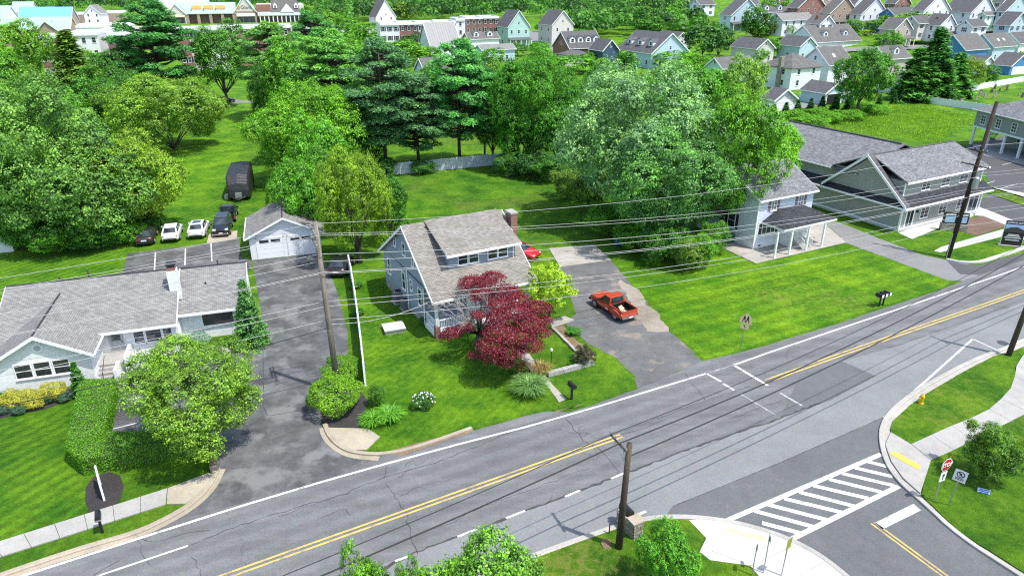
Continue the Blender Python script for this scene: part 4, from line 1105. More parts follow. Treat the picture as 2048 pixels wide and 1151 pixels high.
    if gdoor:
        q = MB(); q.box(w * .12, w * .88, -.04, -.003, .02, 2.25); dd = q.build('garage_door', M['dark'] if gdoor == 'open' else M['trim'], t)  # when open, a dark panel stands for the shade inside the garage
        if gdoor == 'open':
            f = MB(); f.box(w * .12 - .2, w * .12 - .002, -.08, -.003, .02, 2.45); f.box(w * .88 + .002, w * .88 + .2, -.08, -.003, .02, 2.45); f.box(w * .12 - .2, w * .88 + .2, -.08, -.003, 2.26, 2.45); f.build('door_frame', M['trim'], dd)
        else:
            for j in range(1, 4): MB().box(w * .13, w * .87, -.055, -.041, .55 * j, .55 * j + .04).build('panel_rail', M['door_grey'], dd)
    for i in range(skylights):
        if ax == 'y': x = w * .78; z = he + (w - x) * rise + .2; y = d * (.35 + .25 * i); q = MB(); q.slab([(x - .4, y, z + .4*rise), (x + .4, y, z - .4*rise), (x + .4, y + 1, z - .4*rise), (x - .4, y + 1, z + .4*rise)], .1)
        else: y = d * .22; z = he + y * rise + .22; x = w * (.35 + .25 * i); q = MB(); q.slab([(x, y - .4, z - .4*rise), (x + 1, y - .4, z - .4*rise), (x + 1, y + .4, z + .4*rise), (x, y + .4, z + .4*rise)], .1)
        q.build('skylight', M['sign_white'], t)
    # flues on the roof
    if face in 'RL' and he > 4:
        q = MB(); q.cyl(w * .62, d * .62, he + .3, zr - .1 if face != 'F' else he + 1, .07, 6); q.build('vent_pipe', M['iron'], t)
    return t

house('detached_garage', 'white single garage with charcoal roof behind the grey office building', (1526, 190), (1549, 199), (1592, 194), 2.6, 'sid_white', 'sh_slate', 'R', .62, cat='garage', win=False, gdoor='shut', group='garages of the far neighbourhood')
house('detached_garage', 'pale blue garage with its doorway open, the shaded inside a dark panel, beside a leafy tree', (1604, 178), (1651, 185), (1688, 176), 2.8, 'sid_sky', 'sh_slate', 'R', .6, cat='garage', win=False, gdoor='open', group='garages of the far neighbourhood')
house('detached_garage', 'white garage with charcoal roof left of the dark spruces', (1756, 162), (1794, 165), (1821, 155), 2.8, 'sid_white', 'sh_slate', 'R', .6, cat='garage', win=False, gdoor='shut', group='garages of the far neighbourhood')
house('detached_garage', 'white garage with dark roof in front of the bright blue house', (1925, 116), (1961, 129), (1990, 133), 2.8, 'sid_white', 'sh_slate', 'R', .6, cat='garage', win=False, group='garages of the far neighbourhood', maxd=9)
house('detached_garage', 'bright blue and white garage near the white cemetery fence', (1985, 112), (2022, 131), (2062, 122), 2.8, 'sid_bright', 'sh_slate', 'R', .6, cat='garage', win=False, gdoor='shut', group='garages of the far neighbourhood', maxd=10)
house('house', 'white two-storey house with hipped roof and stone chimney', (1523, 129), (1584, 137), (1643, 132), 5.4, 'sid_white', 'sh_brown', 'H', .62, chimney=(-.02, .35, 'stone'), wide=(4, 3.6), maxd=13)
house('house', 'white gabled house with small attic window behind the hipped house', (1601, 109), (1659, 129), (1706, 126), 5.4, 'sid_white', 'sh_brown', 'L', .85, wide=(6, 6), maxd=12, skylights=1)
house('house', 'grey house with brown roof partly behind a tall leafy tree', (1728, 103), (1775, 117), (1821, 114), 5.2, 'sid_tan', 'sh_brown', 'L', .8, wide=(4, 5), dormers=1, maxd=12)
house('house', 'bright blue gabled house with weathered grey roof', (1872, 78), (1932, 99), (1977, 96), 5.2, 'sid_bright', 'sh_brown', 'L', .85, wide=(3.4, 6), maxd=14)
house('house', 'pale house with two skylights next to the bright blue house', (1935, 74), (1988, 93), (2032, 89), 5.2, 'sid_sky', 'sh_brown', 'L', .85, wide=(4, 6), skylights=2, maxd=13)
house('house', 'white house with dark roof at the upper right edge', (1992, 66), (2040, 86), (2090, 84), 5.2, 'sid_white', 'sh_slate', 'L', .8, wide=(4, 6), maxd=13)
house('house', 'cream gabled house with charcoal roof left of three round trees', (1463, 93), (1513, 97), (1549, 79), 5.0, 'sid_cream', 'sh_slate', 'R', .7, wide=(3.5, 6), maxd=14)
house('house', 'pale blue gabled house between two pointed green trees', (1556, 86), (1600, 92), (1633, 80), 5.0, 'sid_sky', 'sh_slate', 'R', .7, wide=(4, 5), maxd=14)
house('house', 'white house with tan roof and two wide dormers', (1566, 64), (1634, 84), (1722, 66), 5.0, 'sid_white', 'sh_brown', 'L', .75, wide=(3.5, 5), dormers=2, maxd=14, maxw=24)
house('house', 'house with charcoal roof and orange-tan gable in the far neighbourhood', (1702, 62), (1746, 66), (1781, 53), 4.8, 'brick_tan', 'sh_slate', 'R', .7, wide=(5, 5), maxd=12)
house('house', 'tan roofed house hidden by trees beside the silvery maple', (1412, 122), (1446, 136), (1510, 131), 4.6, 'sid_sky', 'sh_brown', 'L', .75, wide=(5, 5), maxd=12)
house('house', 'long white house with slate roof and three small white dormers', (1236, 97), (1303, 106), (1377, 103), 4.8, 'sid_sky', 'sh_slate', 'R', .75, wide=(6, 4), dormers=3, maxd=24)
house('house', 'dark navy gabled end house joined to a brick row', (1180, 88), (1206, 100), (1237, 99), 5.2, 'sid_navy', 'sh_slate', 'R', 1.0, wide=(2.6, 3), shutters='navy', maxd=10)
house('house', 'white gabled house with dark roof right of the dormered row', (1312, 72), (1350, 80), (1378, 76), 5.6, 'sid_white', 'sh_slate', 'R', .8, wide=(5, 5), maxd=14)
house('house', 'brick gabled house with white dormers in the middle distance', (1106, 86), (1140, 96), (1206, 98), 5.0, 'brick', 'sh_slate', 'L', .9, wide=(3, 3), dormers=4, maxd=12)
house('house', 'mint green two-storey house with white porch', (994, 50), (1016, 53), (1059, 51), 8.0, 'sid_mint', 'sh_slate', 'R', 1.2, wide=(3.4, 5), porch=True, maxd=14)
house('house', 'cream two-storey gabled house right of the mint green one', (1077, 44), (1104, 49), (1147, 47), 8.0, 'sid_cream', 'sh_slate', 'R', 1.0, wide=(4, 4), maxd=14)
house('house', 'low cream building with grey roof between white parapet walls', (1116, 104), (1130, 110), (1176, 108), 3.6, 'sid_cream', 'sh_slate', 'H', .5, wide=(9, 9), maxd=12)
house('chapel', 'white gabled building with a seamed grey metal roof', (838, 74), (862, 92), (920, 88), 4.6, 'sid_white', 'metal_grey', 'L', 1.3, wide=(9, 9), win=False, maxd=12, cat='building')
house('house', 'grey roofed house in front of the brick and white row', (925, 72), (938, 78), (998, 76), 4.6, 'sid_white', 'sh_brown', 'L', .7, wide=(9, 9), dormers=2, maxd=10)
house('house', 'white gabled house with grey roof glimpsed behind the pines', (735, 122), (760, 150), (792, 146), 5.0, 'sid_white', 'sh_brown', 'L', .9, wide=(4, 5), maxd=11)
house('house', 'grey roofed house glimpsed between the tall pines', (830, 130), (852, 144), (905, 140), 4.8, 'sid_sky', 'sh_brown', 'L', .8, wide=(4, 5), maxd=11)
house('house', 'pale blue roofed house behind the middle pine', (950, 88), (965, 100), (1030, 98), 4.4, 'sid_sky', 'sh_light', 'L', .5, wide=(6, 5), maxd=10)
house('house', 'white steep gabled house beyond the far car park', (738, 30), (752, 34), (792, 32), 5.6, 'sid_white', 'sh_brown', 'R', 1.5, wide=(6, 6), maxd=20, group='houses far behind')
# top right rows
top = [((1440, 26), (1462, 30), (1500, 27), 'sid_sky', 'sh_slate', 'pale blue townhouse with dark roof at the top edge, right of the brown brick gable'),
 ((1502, 20), (1520, 24), (1560, 20), 'sid_white', 'sh_slate', 'white townhouse at the top edge above the round trees'),
 ((1640, 20), (1660, 26), (1692, 22), 'brick_tan', 'sh_brown', 'tan brick gabled house at the top edge'),
 ((1700, 22), (1722, 28), (1756, 24), 'sid_white', 'sh_slate', 'white house at the top edge left of the blue-green gable'),
 ((1758, 24), (1790, 30), (1818, 24), 'sid_bright', 'sh_slate', 'blue house with green gable at the top edge'),
 ((1826, 16), (1848, 20), (1876, 17), 'sid_white', 'sh_slate', 'far white house behind the pale green tree'),
 ((1886, 18), (1942, 24), (1968, 16), 'sid_white', 'sh_slate', 'white house with dark roof and a row of windows, top right'),
 ((1958, 20), (1972, 30), (2000, 26), 'sid_white', 'sh_brown', 'white house with brown roof in the top right corner'),
 ((1996, 16), (2010, 22), (2050, 19), 'sid_sky', 'sh_slate', 'pale blue house with white bay in the top right corner'),
 ((1540, 34), (1566, 40), (1602, 36), 'sid_white', 'sh_light', 'white low roofed house behind the three round trees'),
 ((1575, 12), (1596, 15), (1630, 12), 'brick', 'sh_slate', 'brick house at the very top edge')]
for a, b_, c_, w_, r_, lab in top:
    house('house', lab, a, b_, (c_[0] + 26, c_[1]), 6.2, w_, r_, 'RL'[len(lab) % 2], .72, wide=(3.6, 4), porch=len(lab) % 2 == 0, chimney=(.7, .5, 'brick_tan') if len(lab) % 3 == 0 else None, dormers=2 if len(lab) % 4 == 1 else 0, maxd=13, maxw=17, Y=296 + 8 * (len(lab) % 3), group='houses along the top of the picture')
house('townhouse_block', 'brown brick gabled end of a townhouse block at the top edge', (1372, 15), (1374, 18), (1433, 20), 9.5, 'brick_dark', 'sh_slate', 'R', .75, wide=(7, 9), maxd=24, cat='building')
house('townhouse_block', 'white townhouse block beside the brown brick gable', (1438, 14), (1440, 20), (1502, 14), 8.5, 'sid_white', 'sh_slate', 'L', .6, wide=(3.4, 9), maxd=14, cat='building')

more = [((1612, 40), (1640, 47), (1668, 41), 278, 'sid_white', 'sh_brown', 'white house with a brown roof between the tan dormered house and the top row'),
 ((1806, 38), (1838, 46), (1866, 42), 276, 'sid_cream', 'sh_slate', 'cream house behind the wide pale green tree'),
 ((1848, 40), (1880, 50), (1912, 45), 274, 'sid_white', 'sh_slate', 'white house with dark roof right of the wide pale green tree'),
 ((1760, 48), (1790, 58), (1824, 53), 268, 'sid_tan', 'sh_brown', 'tan house left of the wide pale green tree'),
 ((1915, 44), (1945, 53), (1975, 49), 272, 'sid_white', 'sh_slate', 'white house with long porch above the bright blue house'),
 ((1990, 40), (2020, 50), (2055, 46), 272, 'sid_sky', 'sh_slate', 'pale blue house at the right edge above the skylight house'),
 ((1380, 6), (1400, 9), (1430, 6), 400, 'sid_white', 'sh_slate', 'tiny white house at the top edge behind the brown brick gable'),
 ((1470, 4), (1490, 8), (1520, 5), 390, 'sid_white', 'sh_slate', 'small white house at the top edge left of the brick house'),
 ((1535, 3), (1552, 7), (1580, 4), 372, 'brick', 'sh_slate', 'small brick house at the very top edge above the round trees'),
 ((1622, 0), (1642, 5), (1672, 2), 368, 'brick_tan', 'sh_slate', 'small tan brick house at the very top edge'),
 ((1690, 2), (1710, 8), (1742, 4), 360, 'sid_white', 'sh_slate', 'small white house at the very top, above the white gable'),
 ((1770, 1), (1790, 7), (1822, 3), 356, 'brick', 'sh_slate', 'small red brick house at the very top, right of centre top trees'),
 ((1840, 0), (1858, 6), (1892, 2), 352, 'sid_tan', 'sh_brown', 'small tan house at the very top right'),
 ((1915, -2), (1935, 4), (1965, 1), 352, 'sid_white', 'sh_slate', 'small white house at the very top right corner'),
 ((1985, -2), (2005, 5), (2040, 1), 348, 'sid_cream', 'sh_slate', 'small cream house in the very top right corner')]
for a, b_, c_, y_, w_, r_, lab in more: house('house', lab, a, b_, c_, 6.0, w_, r_, 'RL'[len(lab) % 2], .75, wide=(3.6, 4), maxd=14, maxw=17, Y=y_, porch=len(lab) % 3 == 0, chimney=(.3, .5, 'brick') if len(lab) % 4 < 2 else None, shutters='navy' if len(lab) % 3 == 1 else None, group='houses along the top of the picture')
# the rise on which the far neighbourhood stands
def hill(x, y):
    a = min(1, max(0, (y - 240) / 75.0)); b = min(1, max(0, (x - 80) / 60.0)); c = min(1, max(0, (y - 315) / 250.0))
    return (a * 7.2 + c * 9.0) * b * b * (3 - 2 * b) - .25
hm = MB(); nx, ny = 30, 30
for j in range(ny + 1):
    for i in range(nx + 1):
        x = 50 + i * 30; y = 215 + j * 24; hm.v.append((x, y, hill(x, y)))
for j in range(ny):
    for i in range(nx): k = j * (nx + 1) + i; hm.f.append((k, k + 1, k + nx + 2, k + nx + 1)); hm.m.append(0)
struct(hm.build('hillside', M['grass'], None, True))
for yy in (256, 286, 318):
    st_ = MB()
    for i in range(40):
        x0_, x1_ = 95 + i * 9, 104 + i * 9; q_ = [(x0_, yy + x0_ * .08), (x1_, yy + x1_ * .08)]
        st_.poly([(q_[0][0], q_[0][1], hill(*q_[0]) + .35), (q_[1][0], q_[1][1], hill(*q_[1]) + .35), (q_[1][0], q_[1][1] + 7, hill(q_[1][0], q_[1][1] + 7) + .35), (q_[0][0], q_[0][1] + 7, hill(q_[0][0], q_[0][1] + 7) + .35)])
    struct(st_.build('hill_street', M['drive_pale']))

# ------------------------------------------------------------------ flat-roofed townhouse rows
def townhouse(label, A, B, top, depth, mat, shut='navy', arch=False, ns=3, n=3, group='flat-roofed townhouses', side=None):
    a = gp(*A, top); ang = R(16); w = min(span(a, ang, B[0]), 14)
    t = thing('townhouse', label, 'townhouse', (a.x, a.y, 0), ang, group)
    q = MB(); q.box(0.02, w - .02, 0, depth, 0, top - .9); q.build('wall', M[mat], t)
    MB().box(.35, w - .35, .35, depth - .35, top - .898, top - .75).build('roof', M['black_roof'], t)
    k = MB(); k.box(-.0, w, -.35, .3, top - .9, top); k.box(.0, .3, .3, depth, top - .9, top); k.box(w - .3, w, .3, depth, top - .9, top); k.box(.3, w - .3, depth - .3, depth, top - .9, top)
    k.build('parapet', M['trim'], t)
    sh = (top - 1.2) / (ns + .3)
    for s in range(ns + 1):
        for i in range(n):
            x = w * (i + .5) / n; z = top - 1.4 - sh * s - 1.5
            if z < .5: continue
            window(t, x, 0, z, 1.05, 1.55, 0, 1, 2, 'glass', 'trim', shut)
    for i in range(n): MB().box(w * (i + .5) / n - .4, w * (i + .5) / n + .4, -.06, -.003, top - 1.45, top - 1.15).build('frieze_vent', M['trim'], t)
    return t
rowA = [((759, 46), (798, 45), 'white', 'white flat-roofed townhouse at the left end of the middle row'),
 ((798, 45), (836, 44), 'brick', 'red brick townhouse with tall windows, second in the middle row'),
 ((836, 44), (874, 42.5), 'white', 'white townhouse third in the middle row, behind the metal roof'),
 ((874, 42.5), (911, 41.5), 'brick', 'red brick townhouse fourth in the middle row, above the metal roof'),
 ((930, 34), (965, 33), 'brick_dark', 'brown brick townhouse with white windows left of the mint house'),
 ((965, 33), (998, 32), 'brick', 'red brick townhouse with black shutters touching the mint house')]
for a, b_, m_, lab in rowA: townhouse(lab, a, b_, 11.5, 12, m_, None if m_ == 'brick_dark' else 'navy', group='townhouses of the middle row')
townhouse('white flat-roofed end townhouse with a blank wall above the metal roof', (911, 37), (930, 34.5), 11.5, 12, 'white', None, n=1, group='townhouses of the middle row')
rowB = [((72, 72), (96, 69.5), 'brick_dark', 'dark brick townhouse left of the white one, behind the dark conifer'),
 ((133, 65), (194, 60), 'white', 'white townhouse with blank wall, left of the brick pair'),
 ((194, 60), (212, 58), 'brick', 'narrow red brick townhouse set back beside the white one'),
 ((212, 65), (262, 60), 'brick_dark', 'brown brick townhouse with white cornice left of the tall dark pine'),
 ((352, 57), (374, 56), 'brick', 'red brick townhouse right of the tall dark pine'),
 ((374, 56), (412, 54.5), 'sid_cream', 'pale townhouse with black shutters right of the tall dark pine'),
 ((412, 54.5), (456, 53), 'white', 'white townhouse mostly behind the bright green tree'),
 ((456, 53), (520, 51), 'brick', 'red brick townhouse with white lintels below the supermarket'),
 ((520, 51), (580, 49.5), 'brick_dark', 'brown brick townhouse at the right end below the supermarket')]
for a, b_, m_, lab in rowB: townhouse(lab, a, b_, 12.5, 11, m_, 'navy' if m_ in ('sid_cream', 'brick') else None, n=3 if b_[0] - a[0] > 30 else 2, group='townhouses below the shops')

# ------------------------------------------------------------------ shopping street far left
def shops():
    a, b = gp(337, 49), gp(515, 46); ang = math.atan2((b - a).y, (b - a).x); w = (b - a).length
    k = w / 178.0                                     # metres along the front per survey unit
    t = thing('supermarket', 'long supermarket with pale green roof, brick piers and a lettered gable', 'shop', (a.x, a.y, 0), ang)
    X = lambda u: (u - 337) * k
    q = MB(); q.box(0, w, 3.0, 34, 0, 6.0); q.build('wall', M['brick_dark'], t)
    for u0, u1, z0, z1 in ((337, 374, 6.2, 12.0), (471, 515, 7.2, 16.2)):
        q = MB(); x0, x1 = X(u0), X(u1); walls(q, x0, x1, 0, 24, 0, z0, z1, 'y'); gb = q.build('gable_front', M['brick_tan'] if u0 > 400 else M['sid_cream'], t)
        q = MB(); q.slab([(x0 + .3, -.02, z0), (x1 - .3, -.02, z0), ((x0 + x1)/2, -.02, z1 - .5)], .1, 0, (0, 1, 0)); q.build('gable_panel', M['sid_cream'], gb)
        q = MB(); gable(q, x0, x1, 0, 24, z0 + .1, z1 + .1, .4, .3, 'y', .5); q.build('gable_roof', M['metal_green'], gb)
        q = MB(); rakes(q, x0, x1, 0, 24, z0 + .1, z1 + .1, .4, 'y', .5, .6, .1); q.build('gable_trim', M['trim'], gb)
        for i in range(3):
            xx = x0 + 1.2 + i * (x1 - x0 - 2) / 3; MB().slab([(xx, -1.2, 4.2), (xx + (x1-x0)/3.6, -1.2, 4.2), (xx + (x1-x0)/3.6, -.05, 5.6), (xx, -.05, 5.6)], .1).build('awning', M['peach' if u0 < 400 else 'sign_white'], gb)
            MB().box(xx, xx + (x1-x0)/3.8, -.06, -.003, .4, 4.1).build('shop_window', M['glass'], gb)
    q = MB(); x0, x1 = X(366), X(474)
    q.slab([(x0, -.3, 6.0), (x1, -.3, 6.0), (x1, 12.5, 12.2), (x0, 12.5, 12.2)], .3); q.slab([(x1, 25, 6.0), (x0, 25, 6.0), (x0, 12.5, 12.2), (x1, 12.5, 12.2)], .3); q.build('roof', M['metal_green'], t)
    for u in (376, 398, 422, 446, 469): MB().box(X(u) - .9, X(u) + .9, 0, 1.6, 0, 5.7).build('pier', M['brick_tan'], t)
    for u in (386, 410, 434):
        q = MB(); x = X(u); q.box(x, x + 5.5, 2.6, 7.0, 6.9, 9.0); d = q.build('dormer', M['white'], t)
        MB().slab([(x - .3, 2.2, 9.0), (x + 5.8, 2.2, 9.0), (x + 5.8, 8.4, 10.6), (x - .3, 8.4, 10.6)], .2).build('dormer_roof', M['orange'], d)
    text('Giant', 3.0, M['purple'], t, (X(496), -.12, 9.3), bold=.03)
    e = MB(); cx_ = X(481); e.tube([(cx_, -.1, 9.3), (cx_, -.25, 9.3)], [.9, .9], 12); e.build('emblem', M['orange'], t)
    # shops to the right
    t2 = thing('shop_row', 'brick shops with mansard roof and arcade right of the supermarket', 'shop', (a.x, a.y, 0), ang)
    q = MB(); q.box(X(516), X(546), 4, 24, 0, 10.5); q.box(X(546), X(608), 3, 24, 0, 6.0); q.build('wall', M['brick'], t2)
    q = MB(); q.slab([(X(546), 2.4, 6.0), (X(608), 2.4, 6.0), (X(604), 7, 13), (X(548), 7, 13)], .3); q.box(X(548), X(604), 7, 20, 6, 12.9); q.build('mansard_roof', M['sh_brown'], t2)
    q = MB(); walls(q, X(566), X(594), 1.6, 8, 6.0, 6.6, 11.5, 'y'); g_ = q.build('gable_front', M['white'], t2)
    q = MB(); q.slab([(X(518), .2, 4.4), (X(610), .2, 4.4), (X(610), 3, 6.4), (X(518), 3, 6.4)], .25); q.build('arcade_roof', M['metal_green'], t2)
    for u in range(522, 612, 9): MB().box(X(u) - .3, X(u) + .3, .4, 1.0, 0, 4.2).build('arcade_post', M['trim'], t2)
    for u in (556, 600):
        q = MB(); walls(q, X(u) - 1.2, X(u) + 1.2, 3.4, 8, 8.5, 10.4, 12, 'y'); d = q.build('dormer', M['white'], t2); window(d, X(u), 3.4, 8.7, 1.2, 1.5)
    for u in range(525, 605, 10): MB().box(X(u), X(u + 6), 2.95 if u > 540 else 3.95, 2.998 if u > 540 else 3.998, .6, 3.4).build('shop_window', M['glass'], t2)
    MB().box(X(516), X(620), 26, 60, 0, 10).build('rear_block', M['membrane'], t2)
    t3 = thing('warehouse', 'low white flat-roofed buildings behind the supermarket ridge', 'building', (a.x, a.y, 0), ang)
    MB().box(X(290), X(400), 62, 110, 0, 11.5).build('wall', M['white'], t3)
    for i, u in enumerate((300, 330, 352, 384)): MB().box(X(u), X(u + 14), 64, 74, 11.51, 13 + (i % 2)).build('roof_plant', M['membrane'], t3)
shops()
house('commercial_block', 'building under a bright blue roof with a peach ridge, far left', (30, 40), (37, 40.5), (141, 37), 7.0, 'brick_tan', 'metal_blue', 'L', .9, wide=(5, 9), maxd=13, cat='building', ang=14, win=False, maxw=40)
house('commercial_block', 'white narrow gable among tan brick shops, far left', (166, 26), (167, 27), (201, 25), 8.5, 'white', 'sh_light', 'R', 1.0, wide=(3.4, 9), maxd=14, cat='building', ang=14, maxw=40)
house('commercial_block', 'tan brick flat-roofed shops left of the white narrow gable', (138, 28), (139, 28), (166, 27), 6.8, 'brick_tan', 'membrane', 'F', wide=(4, 9), maxd=14, cat='building', ang=14, maxw=40)
house('commercial_block', 'tan brick flat-roofed shops right of the white narrow gable', (201, 25), (202, 25.5), (240, 23), 8.0, 'brick_tan', 'membrane', 'F', wide=(4, 9), maxd=14, cat='building', ang=14, maxw=40)
house('commercial_block', 'pale green roofed block with a tan gable, behind the left trees', (0, 56), (2, 58), (139, 54), 7.0, 'brick_tan', 'metal_green', 'L', .85, wide=(6, 9), maxd=10, cat='building', ang=14, win=False, maxw=40)
house('commercial_block', 'tan brick gable with a round window in front of the green roof', (72, 58), (73, 60), (114, 57), 7.5, 'brick_tan', 'metal_green', 'R', .9, wide=(9, 9), maxd=8, cat='building', ang=14, win=False, maxw=40)
house('commercial_block', 'white flat roofs between the shops and the brick townhouses', (134, 52), (140, 54), (246, 49), 7.0, 'white', 'membrane', 'F', wide=(8, 9), maxd=22, cat='building', ang=14, win=False, maxw=40)
house('commercial_block', 'green roofed white gable at the far left top', (22, 22), (23, 24), (62, 22), 7.5, 'white', 'metal_green', 'L', .8, wide=(8, 9), maxd=14, cat='building', ang=14, win=False, maxw=40)
house('commercial_block', 'pale green roofed block cut by the left edge of the picture', (-50, 36), (-48, 38), (14, 36), 8.5, 'white', 'metal_green', 'L', .8, wide=(8, 9), maxd=14, cat='building', ang=14, win=False, maxw=40)
# ------------------------------------------------------------------ vehicles
def ring(x, hw, zl, zt, crown=.03, tuck=.92):
    zm = (zl + zt) / 2
    h = [(tuck * hw, zl), (hw * .985, zl + .10), (hw, zm), (hw * .975, zt - .10), (hw * .90, zt - .02), (hw * .55, zt + crown)]
    pts = [(x, y, z) for y, z in h] + [(x, -y, z) for y, z in reversed(h)]
    return pts
WH = {}
def wheels(t, xs, hw, r, rim='steel'):
    if (r, rim) not in WH:
        ty = MB(); pf = [(-.11, r * .68), (-.11, r * .93), (-.07, r), (.07, r), (.11, r * .93), (.11, r * .68)]
        n = 22; rings = [[(rr * math.cos(2*math.pi*k/n), y, rr * math.sin(2*math.pi*k/n)) for k in range(n)] for y, rr in pf]
        ty.loft(rings, cap=True)
        rm = MB(); rm.tube([(0, -.125, 0), (0, .125, 0)], r * .62, 16)
        for i in range(5):
            a = 2 * math.pi * i / 5; rm.tube([(0, -.135, 0), (r*.6*math.cos(a), -.135, r*.6*math.sin(a))], .035, 4); rm.tube([(0, .135, 0), (r*.6*math.cos(a), .135, r*.6*math.sin(a))], .035, 4)
        WH[(r, rim)] = (ty.mesh('tyre', M['rubber'], True), rm.mesh('rim', M[rim]))
    a, b = WH[(r, rim)]
    for x in xs:
        for s in (-1, 1):
            w = empty('wheel', (x, s * (hw - .1), r)); w.parent = t
            link('tyre', a, w); link('rim', b, w)
def cabin(t, base, roof, mat, m_glass='car_glass'):
    """base: (x rear, x front, half width, z), roof: same; glass panels proud of pillars"""
    xr, xf, hb, zb = base; rr, rf, hr, zr = roof
    b = MB()
    B = [(xr, -hb, zb), (xf, -hb, zb), (xf, hb, zb), (xr, hb, zb)]
    T = [(rr, -hr, zr), (rf, -hr, zr), (rf, hr, zr), (rr, hr, zr)]
    mid = [((rr * .96 + rf * .04), -hr * .86, zr + .04), ((rf * .96 + rr * .04), -hr * .86, zr + .035), ((rf * .96 + rr * .04), hr * .86, zr + .035), ((rr * .96 + rf * .04), hr * .86, zr + .04)]
    b.loft([B, T, mid]); c = b.build('cabin', mat, t)
    V = lambda p: Vector(p)
    def pane(a, b_, c_, d, ia=.08, ib=.12, name='window'):
        a, b_, c_, d = map(V, (a, b_, c_, d)); ce = (a + b_ + c_ + d) / 4
        n = (b_ - a).cross(d - a).normalized()
        if n.dot(ce - V(((xr + xf) / 2, 0, zb))) < 0: n = -n
        def q(u, v): return (a.lerp(b_, u)).lerp(d.lerp(c_, u), v) + n * .012
        MB().slab([q(ia, ib), q(1 - ia, ib), q(1 - ia, 1 - ib * .7), q(ia, 1 - ib * .7)], .01, 0, -n).build(name, M[m_glass], c)
    pane(B[1], B[2], T[2], T[1], .06, .06, 'windscreen'); pane(B[0], B[3], T[3], T[0], .10, .10, 'rear_window')
    for i, j in ((0, 1), (3, 2)):
        bm_ = V(B[i]).lerp(V(B[j]), .50); tm = V(T[i]).lerp(V(T[j]), .5)
        pane(B[i], bm_, tm, T[i], .10, .12, 'side_window'); pane(bm_, B[j], T[j], tm, .06, .12, 'side_window')
    return c
def sedan(label, u, v, heading, mat, L=4.65, Wd=1.82, plate=True, lights=True, group='cars parked behind the office', roofdark=False):
    p = gp(u, v); t = thing('parked_car', label, 'car', (p.x, p.y, .02), heading, group)
    h = Wd / 2; k = L / 4.65
    st = [(-2.32, .78*h, .42, .80), (-2.25, .90*h, .32, .93), (-1.9, .97*h, .26, 1.00), (-1.35, h, .24, .99), (-.4, h, .22, .94), (.6, h, .22, .94), (1.15, h, .24, .92), (1.65, .98*h, .26, .84), (2.1, .90*h, .30, .72), (2.28, .78*h, .38, .62), (2.32, .66*h, .44, .56)]
    MB().loft([ring(x * k, w, a, b) for x, w, a, b in st]).build('body', mat, t, True)
    cb = cabin(t, (-1.95 * k, 1.05 * k, h * .90, .93), (-1.15 * k, .28 * k, h * .70, 1.42), mat)
    if roofdark: MB().box(-.9 * k, .0, -.42, .42, 1.45, 1.475).build('sunroof', M['car_glass'], t)
    wheels(t, (-1.38 * k, 1.40 * k), h, .33)
    for s in (-1, 1):
        MB().box(-2.315 * k, -2.12 * k, s * h * .62 - .2, s * h * .62 + .2, .72, .86).build('tail_light', M['lamp_red'], t)
        MB().box(2.02 * k, 2.25 * k, s * h * .62 - .18, s * h * .62 + .18, .60, .70).build('headlight', M['lamp_clear'], t)
        MB().box(.62, .8, s * (h + .09) - .09, s * (h + .09) + .09, .95, 1.07).build('mirror', mat, t)
    MB().box(-2.345 * k, -2.30 * k, -.26, .26, .62, .76).build('licence_plate', M['sign_white'], t)
    MB().box(-2.36 * k, -2.26 * k, -h * .72, h * .72, .36, .52).build('bumper', M['black'], t)
    return t
HD = FR + R(90)
sedan('dark brown sedan, leftmost of the cars parked on the grass edge', 295, 480, HD + R(2), M['car_brown'])
sedan('white sedan with dark rear window between the brown sedan and another white car', 346, 473, HD + R(1), M['car_white'])
sedan('white sedan with a sunroof, second white car from the left', 399, 466, HD - R(3), M['car_white'], 4.7, 1.85, roofdark=True)
def suv(label, u, v, heading, mat, group=None):
    p = gp(u, v); t = thing('parked_car', label, 'car', (p.x, p.y, .02), heading, group)
    h = .94
    st = [(-2.3, .82*h, .45, .95), (-2.22, .93*h, .35, 1.08), (-1.8, h, .28, 1.12), (-.5, h, .26, 1.10), (.8, h, .26, 1.08), (1.3, h, .28, 1.04), (1.9, .95*h, .32, .94), (2.2, .88*h, .38, .84), (2.3, .74*h, .46, .74)]
    MB().loft([ring(*s) for s in st]).build('body', mat, t, True)
    cabin(t, (-2.2, 1.2, h * .92, 1.08), (-1.85, .35, h * .74, 1.66), mat)
    rk = MB()
    for s in (-1, 1): rk.tube([(-1.6, s * .58, 1.74), (.1, s * .58, 1.74)], .03, 5)
    rk.build('roof_rail', M['chrome'], t)
    wheels(t, (-1.35, 1.4), h, .36)
    for s in (-1, 1):
        MB().box(1.98, 2.24, s * .64 - .17, s * .64 + .17, .78, .92).build('headlight', M['lamp_clear'], t)
        MB().box(-2.3, -2.15, s * .74 - .1, s * .74 + .1, .8, 1.1).build('tail_light', M['lamp_red'], t)
        MB().box(.8, 1.0, s * (h + .1) - .1, s * (h + .1) + .1, 1.08, 1.24).build('mirror', mat, t)
    MB().box(2.2, 2.30, -.42, .42, .58, .82).build('grille', M['black'], t)
    MB().box(2.29, 2.33, -.2, .2, .46, .57).build('licence_plate', M['sign_white'], t)
    MB().box(2.1, 2.36, -.85, .85, .34, .44).build('bumper', M['chrome'], t)
suv('black car with silver roof rails facing the camera beside the garage', 447, 462, HD - R(180) - R(2), M['car_black'], 'cars parked behind the office')

